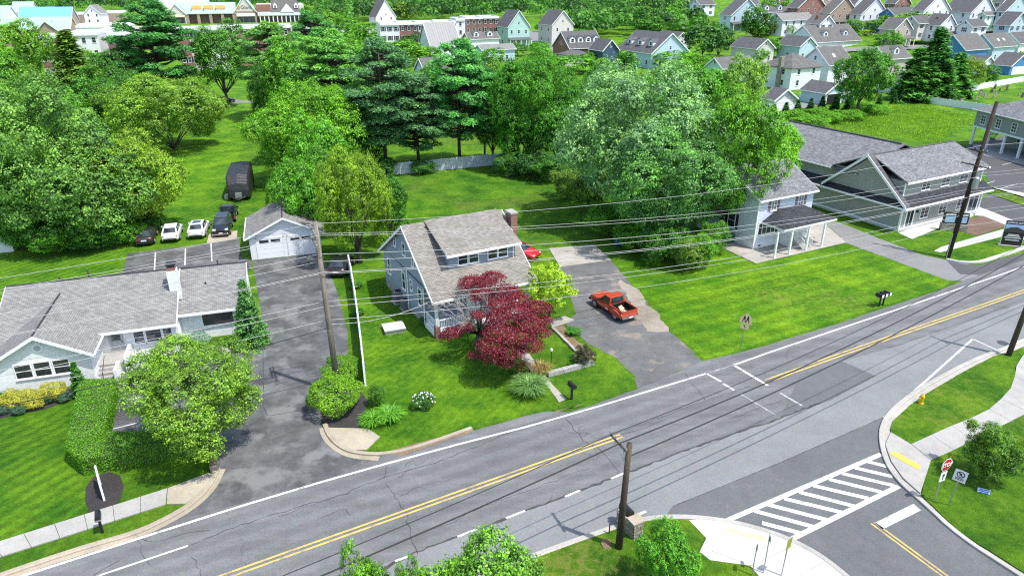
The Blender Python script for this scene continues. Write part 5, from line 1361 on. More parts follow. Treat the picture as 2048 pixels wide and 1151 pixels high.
def pickup(label, u, v, heading, mat, L=4.9, Wd=1.75, load=True, group=None, step=True):
    p = gp(u, v); t = thing('pickup_truck', label, 'pickup truck', (p.x, p.y, .02), heading, group)
    h = Wd / 2
    st = [(-.58, h, .40, .98), (.35, h, .38, .98), (.85, h, .38, 1.0), (1.2, h, .40, 1.02), (1.9, .97*h, .42, .98), (2.2, .93*h, .44, .92), (2.3, .86*h, .50, .84)]
    MB().loft([ring(x, w, a, b, .025, .96) for x, w, a, b in st]).build('body', mat, t, True)
    cabin(t, (-.60, .92, h * .95, .98), (-.50, .22, h * .80, 1.58), mat)
    bd = empty('cargo_bed', (0, 0, 0)); bd.parent = t
    y1 = h * .90
    q = MB()
    for s in (-1, 1):
        q.box(-2.28, -.62, s * y1 - .05 if s > 0 else -y1 - .05, s * y1 + .05 if s > 0 else -y1 + .05, .48, 1.05)
    q.box(-.68, -.62, -y1 + .05, y1 - .05, .48, 1.05)
    q.build('bed_side', mat, bd)
    if step:
        for s in (-1, 1):
            f = MB(); rg = []
            for x, z, wdt in ((-2.3, .62, .05), (-2.05, .86, .12), (-1.7, .97, .17), (-1.35, .97, .17), (-1.0, .84, .12), (-.75, .60, .05)):
                rg.append([(x, s * (y1 + .04), .42), (x, s * (y1 + .04 + wdt), .46), (x, s * (y1 + .04 + wdt), z - .06), (x, s * (y1 + .04), z)])
            f.loft(rg); f.build('rear_fender', mat, bd)
    MB().box(-2.25, -.69, -y1 + .052, y1 - .052, .50, .56).build('bed_floor', M['black'], bd)
    li = MB(); li.box(-2.22, -.70, y1 - .075, y1 - .053, .56, 1.02); li.box(-2.22, -.70, -y1 + .053, -y1 + .075, .56, 1.02); li.box(-.705, -.685, -y1 + .08, y1 - .08, .56, 1.02); li.build('bed_liner', M['black'], bd)
    MB().box(-2.34, -2.285, -y1 + .02, y1 - .02, .52, 1.03).build('tailgate', mat, bd)
    b = MB(); b.box(-2.52, -2.35, -h * .92, h * .92, .42, .58); b.build('rear_bumper', M['chrome'], t)
    MB().box(-2.535, -2.522, -.16, .16, .44, .56).build('licence_plate', M['sign_white'], t)
    MB().box(2.18, 2.42, -h * .95, h * .95, .40, .56).build('front_bumper', M['black'], t)
    MB().box(2.24, 2.325, -.55, .55, .60, .80).build('grille', M['black'], t)
    wheels(t, (-1.52, 1.38), h + .03, .36)
    for s in (-1, 1):
        MB().box(-2.33, -2.24, s * (y1 + .02) - .06, s * (y1 + .02) + .06, .66, .86).build('tail_light', M['lamp_amber' if load else 'lamp_red'], t)
        MB().box(2.22, 2.31, s * .62 - .12, s * .62 + .12, .66, .80).build('headlight', M['lamp_clear'], t)
        MB().box(.62, .74, s * (h + .12) - .12, s * (h + .12) + .12, 1.02, 1.16).build('mirror', M['black'], t)
        MB().box(-.5, 1.0, s * (h + .006) - .006, s * (h + .006) + .006, .66, .70).build('side_moulding', M['chrome'], t)
        MB().box(-.5, -.12, s * (h + .006) - .006, s * (h + .006) + .006, .50, .60).build('side_badge', M['sign_white'], t)
    return t, p, heading
t_, p_, h_ = pickup('orange-red pickup truck with open black bed on the worn driveway', 1225, 622, R(118.5), M['car_rust'])
fl = MB(); fl.slab([(-.35, -.25, 0), (.35, -.3, .02), (.4, .2, .22), (-.25, .28, .1)], .05); fl.slab([(-.3, .05, .12), (.2, -.1, .3), (.3, .25, .34), (-.2, .35, .16)], .04)
fl.slab([(.1, -.3, .1), (.45, -.2, .3), (.4, .05, .28), (.05, -.05, .12)], .03)
q = fl.build('cardboard_heap', M['cardboard']); q.location = (p_.x + 1.35 * math.cos(h_ + math.pi), p_.y + 1.35 * math.sin(h_ + math.pi), .62); q.rotation_euler = (0, 0, h_)
tag(q, 'crumpled cardboard lying in the bed of the orange-red pickup', 'cardboard')
pickup('black pickup truck behind the black car, in front of the covered trailer', 459, 436, HD - R(2), M['car_black'], load=False, step=False)
sedan('red car half hidden behind the bungalow', 1036, 512, BR + R(-60), M['car_red'], 4.7, 1.85, group=None)
sedan('dark car with red tail light in the tree shade behind the utility pole', 684, 539, FR + R(72), M['car_black'], group=None)
sedan('dark car parked at the far end of the long lawn', 450, 205, FR + R(10), M['car_black'], group=None)
# covered camper trailer
def camper():
    p = gp(484, 386); t = thing('covered_trailer', 'large camper trailer under a black tarpaulin beside the garage', 'trailer', (p.x, p.y, 0), FR + R(-92))
    t.scale = (1.12, 1.1, 1.1)
    b = MB(); rg = []
    for x, hw, zb, zt in ((-4.0, 1.05, .45, 2.6), (-3.8, 1.25, .35, 2.95), (-1.5, 1.3, .3, 3.05), (1.2, 1.3, .3, 3.0), (2.4, 1.28, .32, 2.92), (2.9, 1.22, .34, 2.55), (3.25, 1.16, .36, 2.0), (3.4, 1.1, .4, 1.4), (3.45, 1.0, .5, .9)):
        rg.append([(x, hw, zb), (x, hw * 1.02, zb + .5), (x, hw, zt - .35), (x, hw * .88, zt - .06), (x, 0, zt + .06), (x, -hw * .88, zt - .06), (x, -hw, zt - .35), (x, -hw * 1.02, zb + .5), (x, -hw, zb)])
    b.loft(rg); b.build('tarpaulin', M['tarp'], t, False)
    h = MB(); h.tube([(3.3, .8, .5), (4.6, 0, .5)], .06, 5); h.tube([(3.3, -.8, .5), (4.6, 0, .5)], .06, 5); h.build('drawbar', M['iron'], t)
    MB().box(3.5, 3.95, -.35, .35, .55, 1.05).build('gas_locker', M['steel'], t)
    wheels(t, (-.5, .35), 1.1, .34)
    MB().box(1.2, 2.4, -1.75, -1.35, .0, .4).build('step_box', M['concrete_new'], t)
camper()

# ------------------------------------------------------------------ poles and wires
def pole(label, base, lean, h, r, mat, arms, extra=None, group='utility poles'):
    t = thing('utility_pole', label, 'utility pole', base, 0, group)
    top = Vector((lean[0], lean[1], h))
    b = MB(); b.tube([(0, 0, -.2), top * .5, top], [r * 1.25, r * 1.05, r * .85], 12); b.build('pole_shaft', M[mat], t, True)
    for z, L, ang, off in arms:
        d = Vector((math.cos(ang), math.sin(ang), 0)); c = top * (z / h); n = Vector((-d.y, d.x, 0)) * (r + .05)
        a = MB(); a.tube([c + n + d * (off - L / 2), c + n + d * (off + L / 2)], .065, 4); ar = a.build('crossarm', M['wood_grey' if mat == 'wood_grey' else 'wood_brown'], t)
        br = MB(); br.tube([c + n + d * (off - L * .3), c * ((z - .7) / z) + n * .8], .02, 4); br.tube([c + n + d * (off + L * .3), c * ((z - .7) / z) + n * .8], .02, 4); br.build('brace', M['steel'], ar)
        for k in (-.46, -.2, .2, .46):
            i = MB(); q = c + n + d * (off + L * k); i.tube([q, q + Vector((0, 0, .1)), q + Vector((0, 0, .22))], [.03, .06, .03], 8); i.build('insulator', M['steel'], ar)
    return t, top
def sag(a, b, s, n=22):
    a, b = Vector(a), Vector(b); out = []
    for i in range(n + 1):
        f = i / n; p = a.lerp(b, f); p.z -= 4 * s * f * (1 - f); out.append(p)
    return out
def wire(name, label, pts, sags, r, mat='wire', group=None):
    P = []
    for (a, b), s in zip(zip(pts, pts[1:]), sags): P += sag(a, b, s)[(1 if P else 0):]
    o = MB().tube(P, r, 5, cap=False).build(name, M[mat], None, True)
    return tag(o, label, 'wire', group)
PL = gp(677, 786); hL = hgt(PL.y, 445)
PRR = gp(1895, 515); hR = hgt(PRR.y, 205)
wd_ = (PRR - PL); wd_.z = 0; wdn = wd_.normalized(); wside = Vector((-wdn.y, wdn.x, 0)); wang = math.atan2(wside.y, wside.x)
tL, topL = pole('weathered grey utility pole rising behind the round clipped bush', PL, (-.25, .1), hL, .17, 'wood_grey', [(hL - 1.25, 2.2, wang, 0), (hL - .55, 1.6, wang, 0)])
tR, topR = pole('tall dark utility pole with a grey transformer at the right', PRR, (1.1, .6), hR, .19, 'wood_dark', [(hR - 6.0, 2.8, wang, .0), (hR - 4.6, 1.5, wang, .0)])
tr_ = MB(); q = topR * ((hR - 8.2) / hR) + wside * -.42; tr_.tube([q, q + Vector((0, 0, 1.05))], .27, 14); tr_.tube([q + Vector((0, 0, 1.05)), q + Vector((0, 0, 1.15))], [.27, .12], 14); tf = tr_.build('transformer', M['steel'], tR)
bs = MB(); bs.tube([q + Vector((.1, 0, 1.1)), q + Vector((.1, 0, 1.42))], .05, 8); bs.build('bushing', M['door_grey'], tf)
cd = MB(); cd.tube([(-.2, -.1, 0), (-.14, -.05, 2.6)], .05, 6); cd.build('conduit', M['steel'], tR)
Lpole = PL - wdn * 58; Rpole = PRR + wdn * 50
zs = [(447, 205 + 85, 0, 'topmost'), (463, 348, -.8, 'second'), (475, 352, .8, 'third'), (508, 378, 0, 'fourth'), (526, 386, .3, 'fifth'), (541, 392, -.3, 'sixth'), (547, 398, 0, 'seventh'), (605, 425, .25, 'eighth'), (612, 431, 0, 'ninth'), (642, 455, .2, 'tenth')]
def zat(P, top, h, v):
    lo, hi = 0, h + .3
    for _ in range(40):
        m = (lo + hi) / 2; q = P + top * (m / h)
        if pr(q.x, q.y, m)[1] > v: lo = m
        else: hi = m
    return lo
for v1, v2, s, nm in zs:
    a = zat(PL, topL, hL, v1); b = zat(PRR, topR, hR, v2 if v2 > 205 else 206)
    pa = PL + topL * (a / hL) + wside * s; pa.z = a; pb = PRR + topR * (b / hR) + wside * s; pb.z = b
    p0 = Lpole + wside * s; p0.z = a + .3; p3 = Rpole + wside * s; p3.z = b + .2
    wire('overhead_wire', nm + ' overhead wire from the top of the weathered grey pole', [p0, pa, pb, p3], [1.0, 1.25, .8], .015 if v1 < 500 else .018, group='wires along the far side of the road')
pa = PL + topL * .52; pa.z = zat(PL, topL, hL, 648); wb = B_O + Vector((math.cos(BR) * 0 - math.sin(BR) * .4, math.sin(BR) * 0 + math.cos(BR) * .4, 3.2))
wire('service_cable', 'service cable from the weathered grey pole to the bungalow porch corner', [pa, wb], [.5], .025)
pa2 = PL + topL * .5; pa2.z = zat(PL, topL, hL, 655)
q2 = gp(560, 690, 3.4); wire('service_cable', 'drooping black cable from the weathered grey pole across the driveway', [pa2, (PL - wdn * 30) + Vector((0, 0, 4.4))], [.7], .028, 'wire_dark')
# near side
PM = gp(1237, 1097); hM = hgt(PM.y, 886)
tM, topM = pole('brown utility pole with a single crossarm beside the stone mailbox pillar', PM, (.12, .0), hM, .15, 'wood_brown', [(hM - .35, 1.5, wang - R(2), .6)])
PX = gp(2016, 712); tX, topX = pole('dark utility pole cut by the right edge of the picture', PX, (.6, .2), 9.5, .16, 'wood_brown', [(9.0, 1.5, wang, .5)])
sm = MB(); sm.tube([(-.45, .25, 0), (-.4, .25, .12)], [.45, .3], 10); sm.build('soil_mound', M['soil'], tM)
nd = (PX - PM); nd.z = 0; ndn = nd.normalized(); ns_ = Vector((-ndn.y, ndn.x, 0))
for s, dz, nm in ((1.2, 0.02, 'thin black wire over the road, nearest the yellow line'), (.45, .0, 'thick black cable over the road beside the brown pole'), (0, -.55, 'lowest black cable looping from the brown pole')):
    a = PM + topM + ns_ * s; a.z = hM - .2 + dz; b = PX + topX + ns_ * s; b.z = 8.9 + dz; c = PM - ndn * 45 + ns_ * s; c.z = hM + .4 + dz; d = PX + ndn * 40 + ns_ * s; d.z = 9.2
    wire('overhead_cable', nm, [c, a, b, d] if dz > -.3 else [a, b, d], [.9, .8, .5] if dz > -.3 else [.6, .4], .02 if s > 1 else .034, 'wire_dark', 'cables along the near side of the road')

# ------------------------------------------------------------------ signs, mailboxes, hydrant, small things
def sign_post(name, label, base, h, mat='steel', lean=0.0, rz=0.0, cat='sign'):
    t = thing(name, label, cat, base, rz)
    MB().box(-.03, .03, -.02, .02, -.1, h).build('post', M[mat], t)
    t.rotation_euler = (0, lean, rz); return t
def plate(t, pts, y, m, name='sign_plate', th=.01):
    return MB().slab([(x, y, z) for x, z in pts], th, 0, (0, 1, 0)).build(name, M[m], t)
def octo(r, z): return [(r * math.cos(R(22.5 + 45 * i)), z + r * math.sin(R(22.5 + 45 * i))) for i in range(8)]
b_ = gp(1868, 1002)
st = sign_post('stop_sign', 'red octagonal stop sign with a white plate below it on the corner', b_, 2.75, rz=R(24), lean=R(2))
plate(st, octo(.42, 2.45), -.035, 'sign_white'); plate(st, octo(.375, 2.45), -.042, 'red_paint', 'sign_face')
text('STOP', .34, M['sign_white'], st, (0, -.056, 2.45), bold=.012)
plate(st, [(-.24, 1.38), (.24, 1.38), (.24, 2.0), (-.24, 2.0)], -.04, 'sign_white')
ar = MB(); ar.slab([(-.03, -.056, 1.5), (.03, -.056, 1.5), (.03, -.056, 1.75), (.1, -.056, 1.75), (0, -.056, 1.9), (-.1, -.056, 1.75), (-.03, -.056, 1.75)], .006, 0, (0, 1, 0)); ar.build('arrow_mark', M['sign_black'], st)
b_ = gp(1896, 1012)
st = sign_post('parking_sign', 'square white no-parking sign on a steel post right of the stop sign', b_, 2.45, rz=R(-38), lean=R(3))
plate(st, [(-.3, 1.75), (.3, 1.75), (.3, 2.45), (-.3, 2.45)], -.035, 'sign_white')
rg = MB(); n = 20
for k in range(n):
    a, c_ = 2*math.pi*k/n, 2*math.pi*(k+1)/n
    rg.slab([(.15*math.cos(a), -.046, 2.2+.15*math.sin(a)), (.19*math.cos(a), -.046, 2.2+.19*math.sin(a)), (.19*math.cos(c_), -.046, 2.2+.19*math.sin(c_)), (.15*math.cos(c_), -.046, 2.2+.15*math.sin(c_))], .006, 0, (0, 1, 0))
rg.slab([(-.13, -.046, 2.30), (-.10, -.046, 2.33), (.13, -.046, 2.10), (.10, -.046, 2.07)], .006, 0, (0, 1, 0)); rg.build('ring_mark', M['sign_black'], st)
text('P', .22, M['sign_black'], st, (0, -.047, 2.2), bold=.006)
for z in (1.94, 1.86): plate(st, [(-.2, z), (.2, z), (.2, z + .035), (-.2, z + .035)], -.045, 'sign_black', 'lettering_line', .004)
b_ = gp(1480, 697)
st = sign_post('school_crossing_sign', 'faded yellow pentagon school crossing sign on the lawn edge', b_, 2.9, 'steel', R(3), R(-28))
plate(st, [(-.45, 2.2), (.45, 2.2), (.45, 2.65), (0, 3.1), (-.45, 2.65)], -.035, 'sign_tan'); plate(st, [(-.45, 2.2), (.45, 2.2), (.45, 2.65), (0, 3.1), (-.45, 2.65)], .03, 'steel', 'second_plate')
plate(st, [(-.3, 1.75), (.3, 1.75), (.3, 2.15), (-.3, 2.15)], -.035, 'sign_tan')
pg = MB()
for dx in (-.13, .13):
    pg.slab([(dx + .05*math.cos(2*math.pi*k/8), -.046, 2.83 + .05*math.sin(2*math.pi*k/8)) for k in range(8)], .005, 0, (0, 1, 0))
    pg.slab([(dx - .08, -.046, 2.55), (dx + .08, -.046, 2.55), (dx + .06, -.046, 2.77), (dx - .06, -.046, 2.77)], .005, 0, (0, 1, 0))
    pg.slab([(dx - .08, -.046, 2.55), (dx - .02, -.046, 2.55), (dx - .09, -.046, 2.3), (dx - .14, -.046, 2.3)], .005, 0, (0, 1, 0)); pg.slab([(dx + .02, -.046, 2.55), (dx + .08, -.046, 2.55), (dx + .14, -.046, 2.3), (dx + .09, -.046, 2.3)], .005, 0, (0, 1, 0))
pg.slab([(-.12, -.046, 2.08), (-.06, -.046, 2.1), (.1, -.046, 1.86), (.05, -.046, 1.84)], .005, 0, (0, 1, 0)); pg.build('figure_mark', M['sign_black'], st)
b_ = gp(1562, 1153); st = sign_post('street_sign', 'square olive green sign turned edgewise at the bottom corner pavement', b_, 2.3, 'steel', R(2), R(40)); plate(st, [(-.22, 1.75), (.22, 1.75), (.22, 2.35), (-.22, 2.35)], -.035, 'sign_green')
b_ = gp(1503, 1152); st = sign_post('street_sign', 'narrow grey sign plate on the left post at the bottom corner', b_, 1.95, 'steel', R(2), R(70)); plate(st, [(-.2, 1.6), (.2, 1.6), (.2, 1.95), (-.2, 1.95)], -.035, 'steel')
b_ = gp(1526, 1148); st = sign_post('street_sign', 'small pale sign on the middle post at the bottom corner', b_, 2.25, 'steel', R(3), R(80)); plate(st, [(-.2, 2.0), (.2, 2.0), (.2, 2.3), (-.2, 2.3)], -.035, 'steel')
b_ = gp(1218, 1069); st = sign_post('marker_post', 'thin dark marker post behind the kerb left of the brown pole', b_, .75, 'iron', cat='post')
b_ = gp(1966, 988); st = thing('yard_sign', 'low pale blue yard sign standing under the juniper', 'sign', b_, R(-25))
st.scale = (.72, .72, .62)
q = MB(); q.slab([(-.42, -.05, .05), (.42, -.05, .05), (.42, .16, .5), (-.42, .16, .5)], .02, 0, (0, .9, -.4)); q.build('sign_plate', M['sign_blue'], st)
q = MB()
for z in (.14, .27, .39): q.slab([(-.3, -.06 + .47 * (z - .05), z + .01), (.32, -.06 + .47 * (z - .05), z + .01), (.32, -.035 + .47 * (z - .05), z + .06), (-.3, -.035 + .47 * (z - .05), z + .06)], .006)
q.build('print_mark', M['blue_bag'], st)
# office sign seen edge on
b_ = gp(205, 984); st = thing('office_sign', 'white two-post office sign seen edge on in the mulch oval', 'sign', b_, R(-55))
for x in (-.8, .8): MB().box(x - .05, x + .05, -.05, .05, 0, 1.3).build('post', M['trim'], st)
MB().box(-.748, .748, -.035, .035, .45, 1.2).build('sign_board', M['white'], st); MB().box(-.45, .45, -.04, .04, 1.202, 1.36).build('top_board', M['white'], st)
# commercial signs
b_ = gp(2020, 491); st = thing('site_board', 'tall black COMING SOON board with pale picture by the kerb', 'sign', b_, R(-20))
MB().box(-.95, .95, -.06, .06, .1, 2.75).build('board', M['sign_black'], st); MB().box(-1.15, 1.15, -.3, .3, 0, .08).build('base', M['concrete'], st)
MB().box(-.9, .9, -.075, -.061, 1.75, 2.36).build('picture_panel', M['sign_blue'], st); MB().box(-.97, -.952, -.07, .07, .1, 2.75).build('edge', M['trim'], st); MB().box(.952, .97, -.07, .07, .1, 2.75).build('edge', M['trim'], st)
text('COMING SOON', .24, M['sign_white'], st, (0, -.08, 2.55), bold=.006)
MB().slab([(-.9, -.08, 1.5), (.9, -.08, 1.5), (.9, -.08, 1.8), (.2, -.08, 2.1), (-.4, -.08, 2.05), (-.9, -.08, 1.8)], .004, 0, (0, 1, 0)).build('picture_hill', M['iron'], st)
for z, w_ in ((1.2, .5), (1.05, .6), (.85, .75), (.6, .65)): MB().box(-w_, w_, -.075, -.061, z, z + .09).build('lettering_line', M['sign_white'], st)
b_ = gp(1905, 461); st = thing('monument_sign', 'black panel sign on a stone base behind the tall dark pole', 'sign', b_, R(-14))
MB().box(-1.35, 1.35, -.3, .3, 0, .85).build('stone_base', M['stone'], st); MB().box(-1.25, 1.25, -.2, .2, .852, 2.1).build('sign_board', M['sign_black'], st)
for x in (-.6, .6): MB().box(x - .5, x + .5, -.215, -.201, 1.0, 1.72).build('panel', M['sign_blue'], st); MB().box(x - .5, x + .5, -.215, -.201, 1.82, 1.98).build('lettering_line', M['sign_white'], st)

def mailbox_mesh(t, z, x=0, y=0, s=1.0, m='black', name='box'):
    b = MB(); rg = []
    for xx in (-.28 * s, .28 * s):
        rg.append([(x + xx, y - .12*s, z), (x + xx, y + .12*s, z), (x + xx, y + .12*s, z + .14*s)] + [(x + xx, y + .12*s*math.cos(R(a)), z + .14*s + .12*s*math.sin(R(a))) for a in (30, 60, 90, 120, 150)] + [(x + xx, y - .12*s, z + .14*s)])
    b.loft(rg); o = b.build(name, M[m], t); return o
b_ = gp(206, 1066); t = thing('mailbox', 'black mailbox on a post by the pavement, lower left', 'mailbox', b_, R(-62))
MB().box(-.06, .06, -.06, .06, 0, 1.0).build('post', M['black'], t); o_ = mailbox_mesh(t, 1.02, 0, 0, 1.15); MB().box(.325, .335, -.13, .13, 1.05, 1.12).build('rim', M['steel'], o_)
b_ = gp(1143, 798); t = thing('mailbox', 'black mailbox on a post beside the garden path', 'mailbox', b_, R(-62)); MB().box(-.06, .06, -.06, .06, 0, .95).build('post', M['black'], t); mailbox_mesh(t, .97, 0, 0, 1.25)
b_ = gp(1760, 612); t = thing('mailbox_bank', 'three black and white mailboxes on two posts at the lawn edge', 'mailbox', b_, R(-62))
for y in (-.15, .35): MB().box(-.05, .05, y - .05, y + .05, 0, .95).build('post', M['black'], t)
MB().box(-.2, .2, -.6, .8, .952, 1.0).build('shelf', M['wood_grey'], t)
for y in (-.4, .1, .6): o_ = mailbox_mesh(t, 1.002, 0, y, 1.15); MB().box(.325, .34, y - .13, y + .13, 1.01, 1.28).build('door', M['sign_white'], o_)
# stone pillar with mailbox
b_ = gp(1262, 1064); t = thing('mailbox_pillar', 'rough stone pillar with pale cap and black mailbox by the kerb', 'mailbox', b_, R(-62))
rr = random.Random(3)
MB().box(-.84, .5, -.26, .26, 0, .85).build('core', M['concrete'], t)
for k in range(6):
    z = k * .17
    for side in range(4):
        x = -.86
        while x < .5:
            w_ = rr.uniform(.18, .34); w_ = min(w_, .52 - x)
            if side == 0: MB().box(x + .008, x + w_ - .008, -.31 - rr.uniform(0, .03), -.255, z + .008, z + .162).build('stone', M['stone'], t)
            if side == 1: MB().box(x + .008, x + w_ - .008, .255, .31 + rr.uniform(0, .03), z + .008, z + .162).build('stone', M['stone'], t)
            x += w_
    for y in (-.29, -.1, .1):
        MB().box(.503, .56 + rr.uniform(0, .03), y + .008, y + .18, z + .008, z + .162).build('stone', M['stone'], t)
MB().box(-.02, .6, -.36, .36, 1.022, 1.12).build('cap', M['concrete_tan'], t); MB().box(-.9, -.03, -.36, .36, .86, .93).build('cap', M['concrete_tan'], t)
MB().box(0, .52, -.28, .28, .85, 1.02).build('core', M['concrete'], t)
o_ = mailbox_mesh(t, .95, -.5, 0, 1.5)
# hydrant
b_ = gp(1841, 808); t = thing('fire_hydrant', 'yellow fire hydrant on the verge near the kerb', 'hydrant', b_ + Vector((0, 0, .1)), R(20))
h = MB(); h.tube([(0,0,0),(0,0,.04)], .17, 12); h.tube([(0,0,.04),(0,0,.5)], .115, 12); h.build('barrel', M['yellow'], t, False)
h = MB(); h.tube([(0,0,.5),(0,0,.56),(0,0,.66),(0,0,.70)], [.15,.14,.08,.03], 12); h.tube([(0,0,.7),(0,0,.76)], .03, 6); h.build('bonnet', M['yellow'], t, False)
for a in (0, 90, 180):
    h = MB(); d = Vector((math.cos(R(a)), math.sin(R(a)), 0)); h.tube([d*.1 + Vector((0,0,.38)), d*.2 + Vector((0,0,.38))], .06, 10); h.build('nozzle', M['yellow'], t)
# lamp post in the front garden
b_ = gp(1102, 738); t = thing('garden_lamp', 'thin white garden lamp post near the low stone wall', 'lamp', b_)
MB().cyl(0, 0, 0, 1.5, .04, 8).build('post', M['iron'], t); h = MB(); h.tube([(0,0,1.5),(0,0,1.55),(0,0,1.68),(0,0,1.75)], [.05,.1,.1,.02], 8); h.build('globe', M['sign_white'], t)
# low walls: loose stones laid in courses
def stone_wall(name, label, a, b, h, w, mat, course=.16):
    a, b = gp(*a), gp(*b); ang = math.atan2((b - a).y, (b - a).x); L = (b - a).length
    t = thing(name, label, 'wall', a, ang); rr = random.Random(int(L * 100))
    MB().box(.03, L - .03, -w/2 + .05, w/2 - .05, 0, h - .05).build('core', M['soil'], t)
    n = int(h / course)
    for k in range(n):
        x = 0
        while x < L - .05:
            l_ = min(rr.uniform(.3, .6), L - x)
            j = rr.uniform(-.015, .02)
            MB().box(x + .01, x + l_ - .01, -w/2 - j, w/2 + j, k * course + .006, (k + 1) * course - .006 + rr.uniform(0, .015)).build('stone', mat, t); x += l_
stone_wall('stone_wall', 'short grey stone wall ending at the driveway kerb under the round tree', (430, 945), (424, 905), .55, .42, M['stone'])
stone_wall('stone_wall', 'low weathered stone wall in front of the spiky shrub', (1095, 752), (1186, 728), .32, .35, M['concrete'])
stone_wall('stone_wall', 'low edging wall along the planting bed beside the red maple', (1104, 656), (1152, 704), .18, .2, M['concrete_dirty'], .09)
b_ = gp(1235, 491); t = thing('rubbish_bags', 'blue covered wheeled bin by the shrubs at the lawn edge', 'bin', b_, .3)
q = MB(); q.loft([[(-.25,-.25,.05),(.25,-.25,.05),(.25,.25,.05),(-.25,.25,.05)], [(-.3,-.3,.95),(.3,-.3,.95),(.3,.3,.95),(-.3,.3,.95)]]); q.build('body', M['blue_bag'], t)
MB().slab([(-.32,-.32,1.0),(.32,-.32,1.0),(.3,.3,1.1),(-.3,.3,1.1)], .05).build('lid', M['steel'], t)
b_ = gp(-2, 505, 0); t = thing('garden_shed', 'white shed with blue door under the trees at the left edge', 'shed', b_ + Vector((.3, 0, 0)), FR)
q = MB(); walls(q, -2, 1.1, 0, 3, 0, 1.9, 2.9, 'x'); q.build('wall', M['white'], t); q = MB(); gable(q, -2, 1.1, 0, 3, 1.95, 2.95, .2, .1, 'x', .2); q.build('roof', M['sh_slate'], t); MB().box(-1.2, -.3, -.03, -.003, .05, 1.8).build('door', M['blue_bag'], t)

# ------------------------------------------------------------------ fences
def picket(label, name, a, b, h, step, wd, mat, rails=(.3, .8), post=2.4, gapless=False, group=None, jit=0.0, zt=0.0):
    a, b = gp(*a) if len(a) == 2 else Vector(a), gp(*b) if len(b) == 2 else Vector(b)
    L = (b - a).length; t = thing(name, label, 'fence', (a.x, a.y, 0), math.atan2((b - a).y, (b - a).x), group)
    bd = MB().box(0, wd, -.012, .012, .05, h).mesh('board', mat); n = int(L / step); rr = random.Random(int(L * 7))
    for i in range(n):
        link('board', bd, t, (i * step, rr.uniform(-jit, jit), 0), None, (1, 1, 1 + rr.uniform(-jit, jit) * 2))
    for z in rails: MB().box(0, L, .014, .07, h * z - .04, h * z + .04).build('rail', mat, t)
    pm = MB().box(-.06, .06, .012, .13, 0, h + .1).mesh('post', mat)
    for i in range(int(L / post) + 1): link('post', pm, t, (min(i * post, L), 0, 0))
    return t
picket('weathered white board fence behind the pines', 'board_fence', (788, 350), (1008, 329), 1.75, .15, .135, M['sid_sky'] if False else plain('weathered_white_board', (.50, .55, .62), .8, .2, 5), jit=.015)
def panel_fence(label, pts, h, group=None, pw=2.4, solid=True, slat=.15):
    P = [gp(*p) for p in pts]; o = P[0]; t = thing('vinyl_fence', label, 'fence', (o.x, o.y, 0), 0, group); k = 0
    for a, b in zip(P, P[1:]):
        L = (b - a).length; n = max(1, round(L / pw)); ang = math.atan2((b - a).y, (b - a).x)
        pl = L / n; m1 = MB().box(-.07, .07, -.07, .07, 0, h + .1).mesh('post', M['trim'])
        m2 = MB(); m2.box(.07, pl - .07, -.02, .02, .1, h - .05); m2.box(.07, pl - .07, -.04, .04, h - .12, h); m2.box(.07, pl - .07, -.04, .04, .05, .17)
        j = .07
        while j < pl - .1: m2.box(j, j + .012, -.028, .028, .18, h - .13); j += slat * 2
        m2 = m2.mesh('panel', M['trim'])
        for i in range(n):
            p = a.lerp(b, i / n) - o
            link('post', m1, t, p, ang); link('panel', m2, t, p, ang)
    link('post', m1, t, P[-1] - o)
panel_fence('tall white vinyl fence along the edge of the black driveway', [(731, 771), (722, 690), (713, 620), (705, 570), (700, 546)], 1.8)
panel_fence('white vinyl fence enclosing the small cemetery', [(2060, 240), (1975, 224), (1848, 206), (1885, 197), (1965, 178), (2060, 161)], 1.5, pw=3.0)
panel_fence('low white fence beside the open pale blue garage', [(1598, 195), (1628, 205), (1700, 188)], 1.0)
# gravestones
rr = random.Random(11)
def nth(k): return '%d%s' % (k, 'th' if 10 < k % 100 < 14 else {1: 'st', 2: 'nd', 3: 'rd'}.get(k % 10, 'th'))
spots = []
for i in range(34):
    u = rr.uniform(1890, 2045); spots.append((u, rr.uniform(186, 212) - (u - 1890) * .11, rr.uniform(.7, 1.4)))
for i, (u, v, s) in enumerate(sorted(spots)):
    p = gp(u, v); b = MB(); w_ = .35 * s; hh = .9 * s
    b.slab([(-w_, 0, 0), (w_, 0, 0), (w_, 0, hh * .8), (w_ * .6, 0, hh), (-w_ * .6, 0, hh), (-w_, 0, hh * .8)], .16, 0, (0, 1, 0))
    b.box(-w_ - .1, w_ + .1, -.08, .24, 0, .12)
    o = b.build('gravestone', M['stone' if i % 3 else 'iron']); o.location = p; o.rotation_euler = (rr.uniform(-.1, .1), 0, R(28) + rr.uniform(-.2, .2))
    tag(o, '%s %s gravestone, %s from the left inside the white cemetery fence' % ('small' if s < 1 else 'larger', 'grey' if i % 3 else 'dark', nth(i + 1)), 'gravestone', 'gravestones in the cemetery')
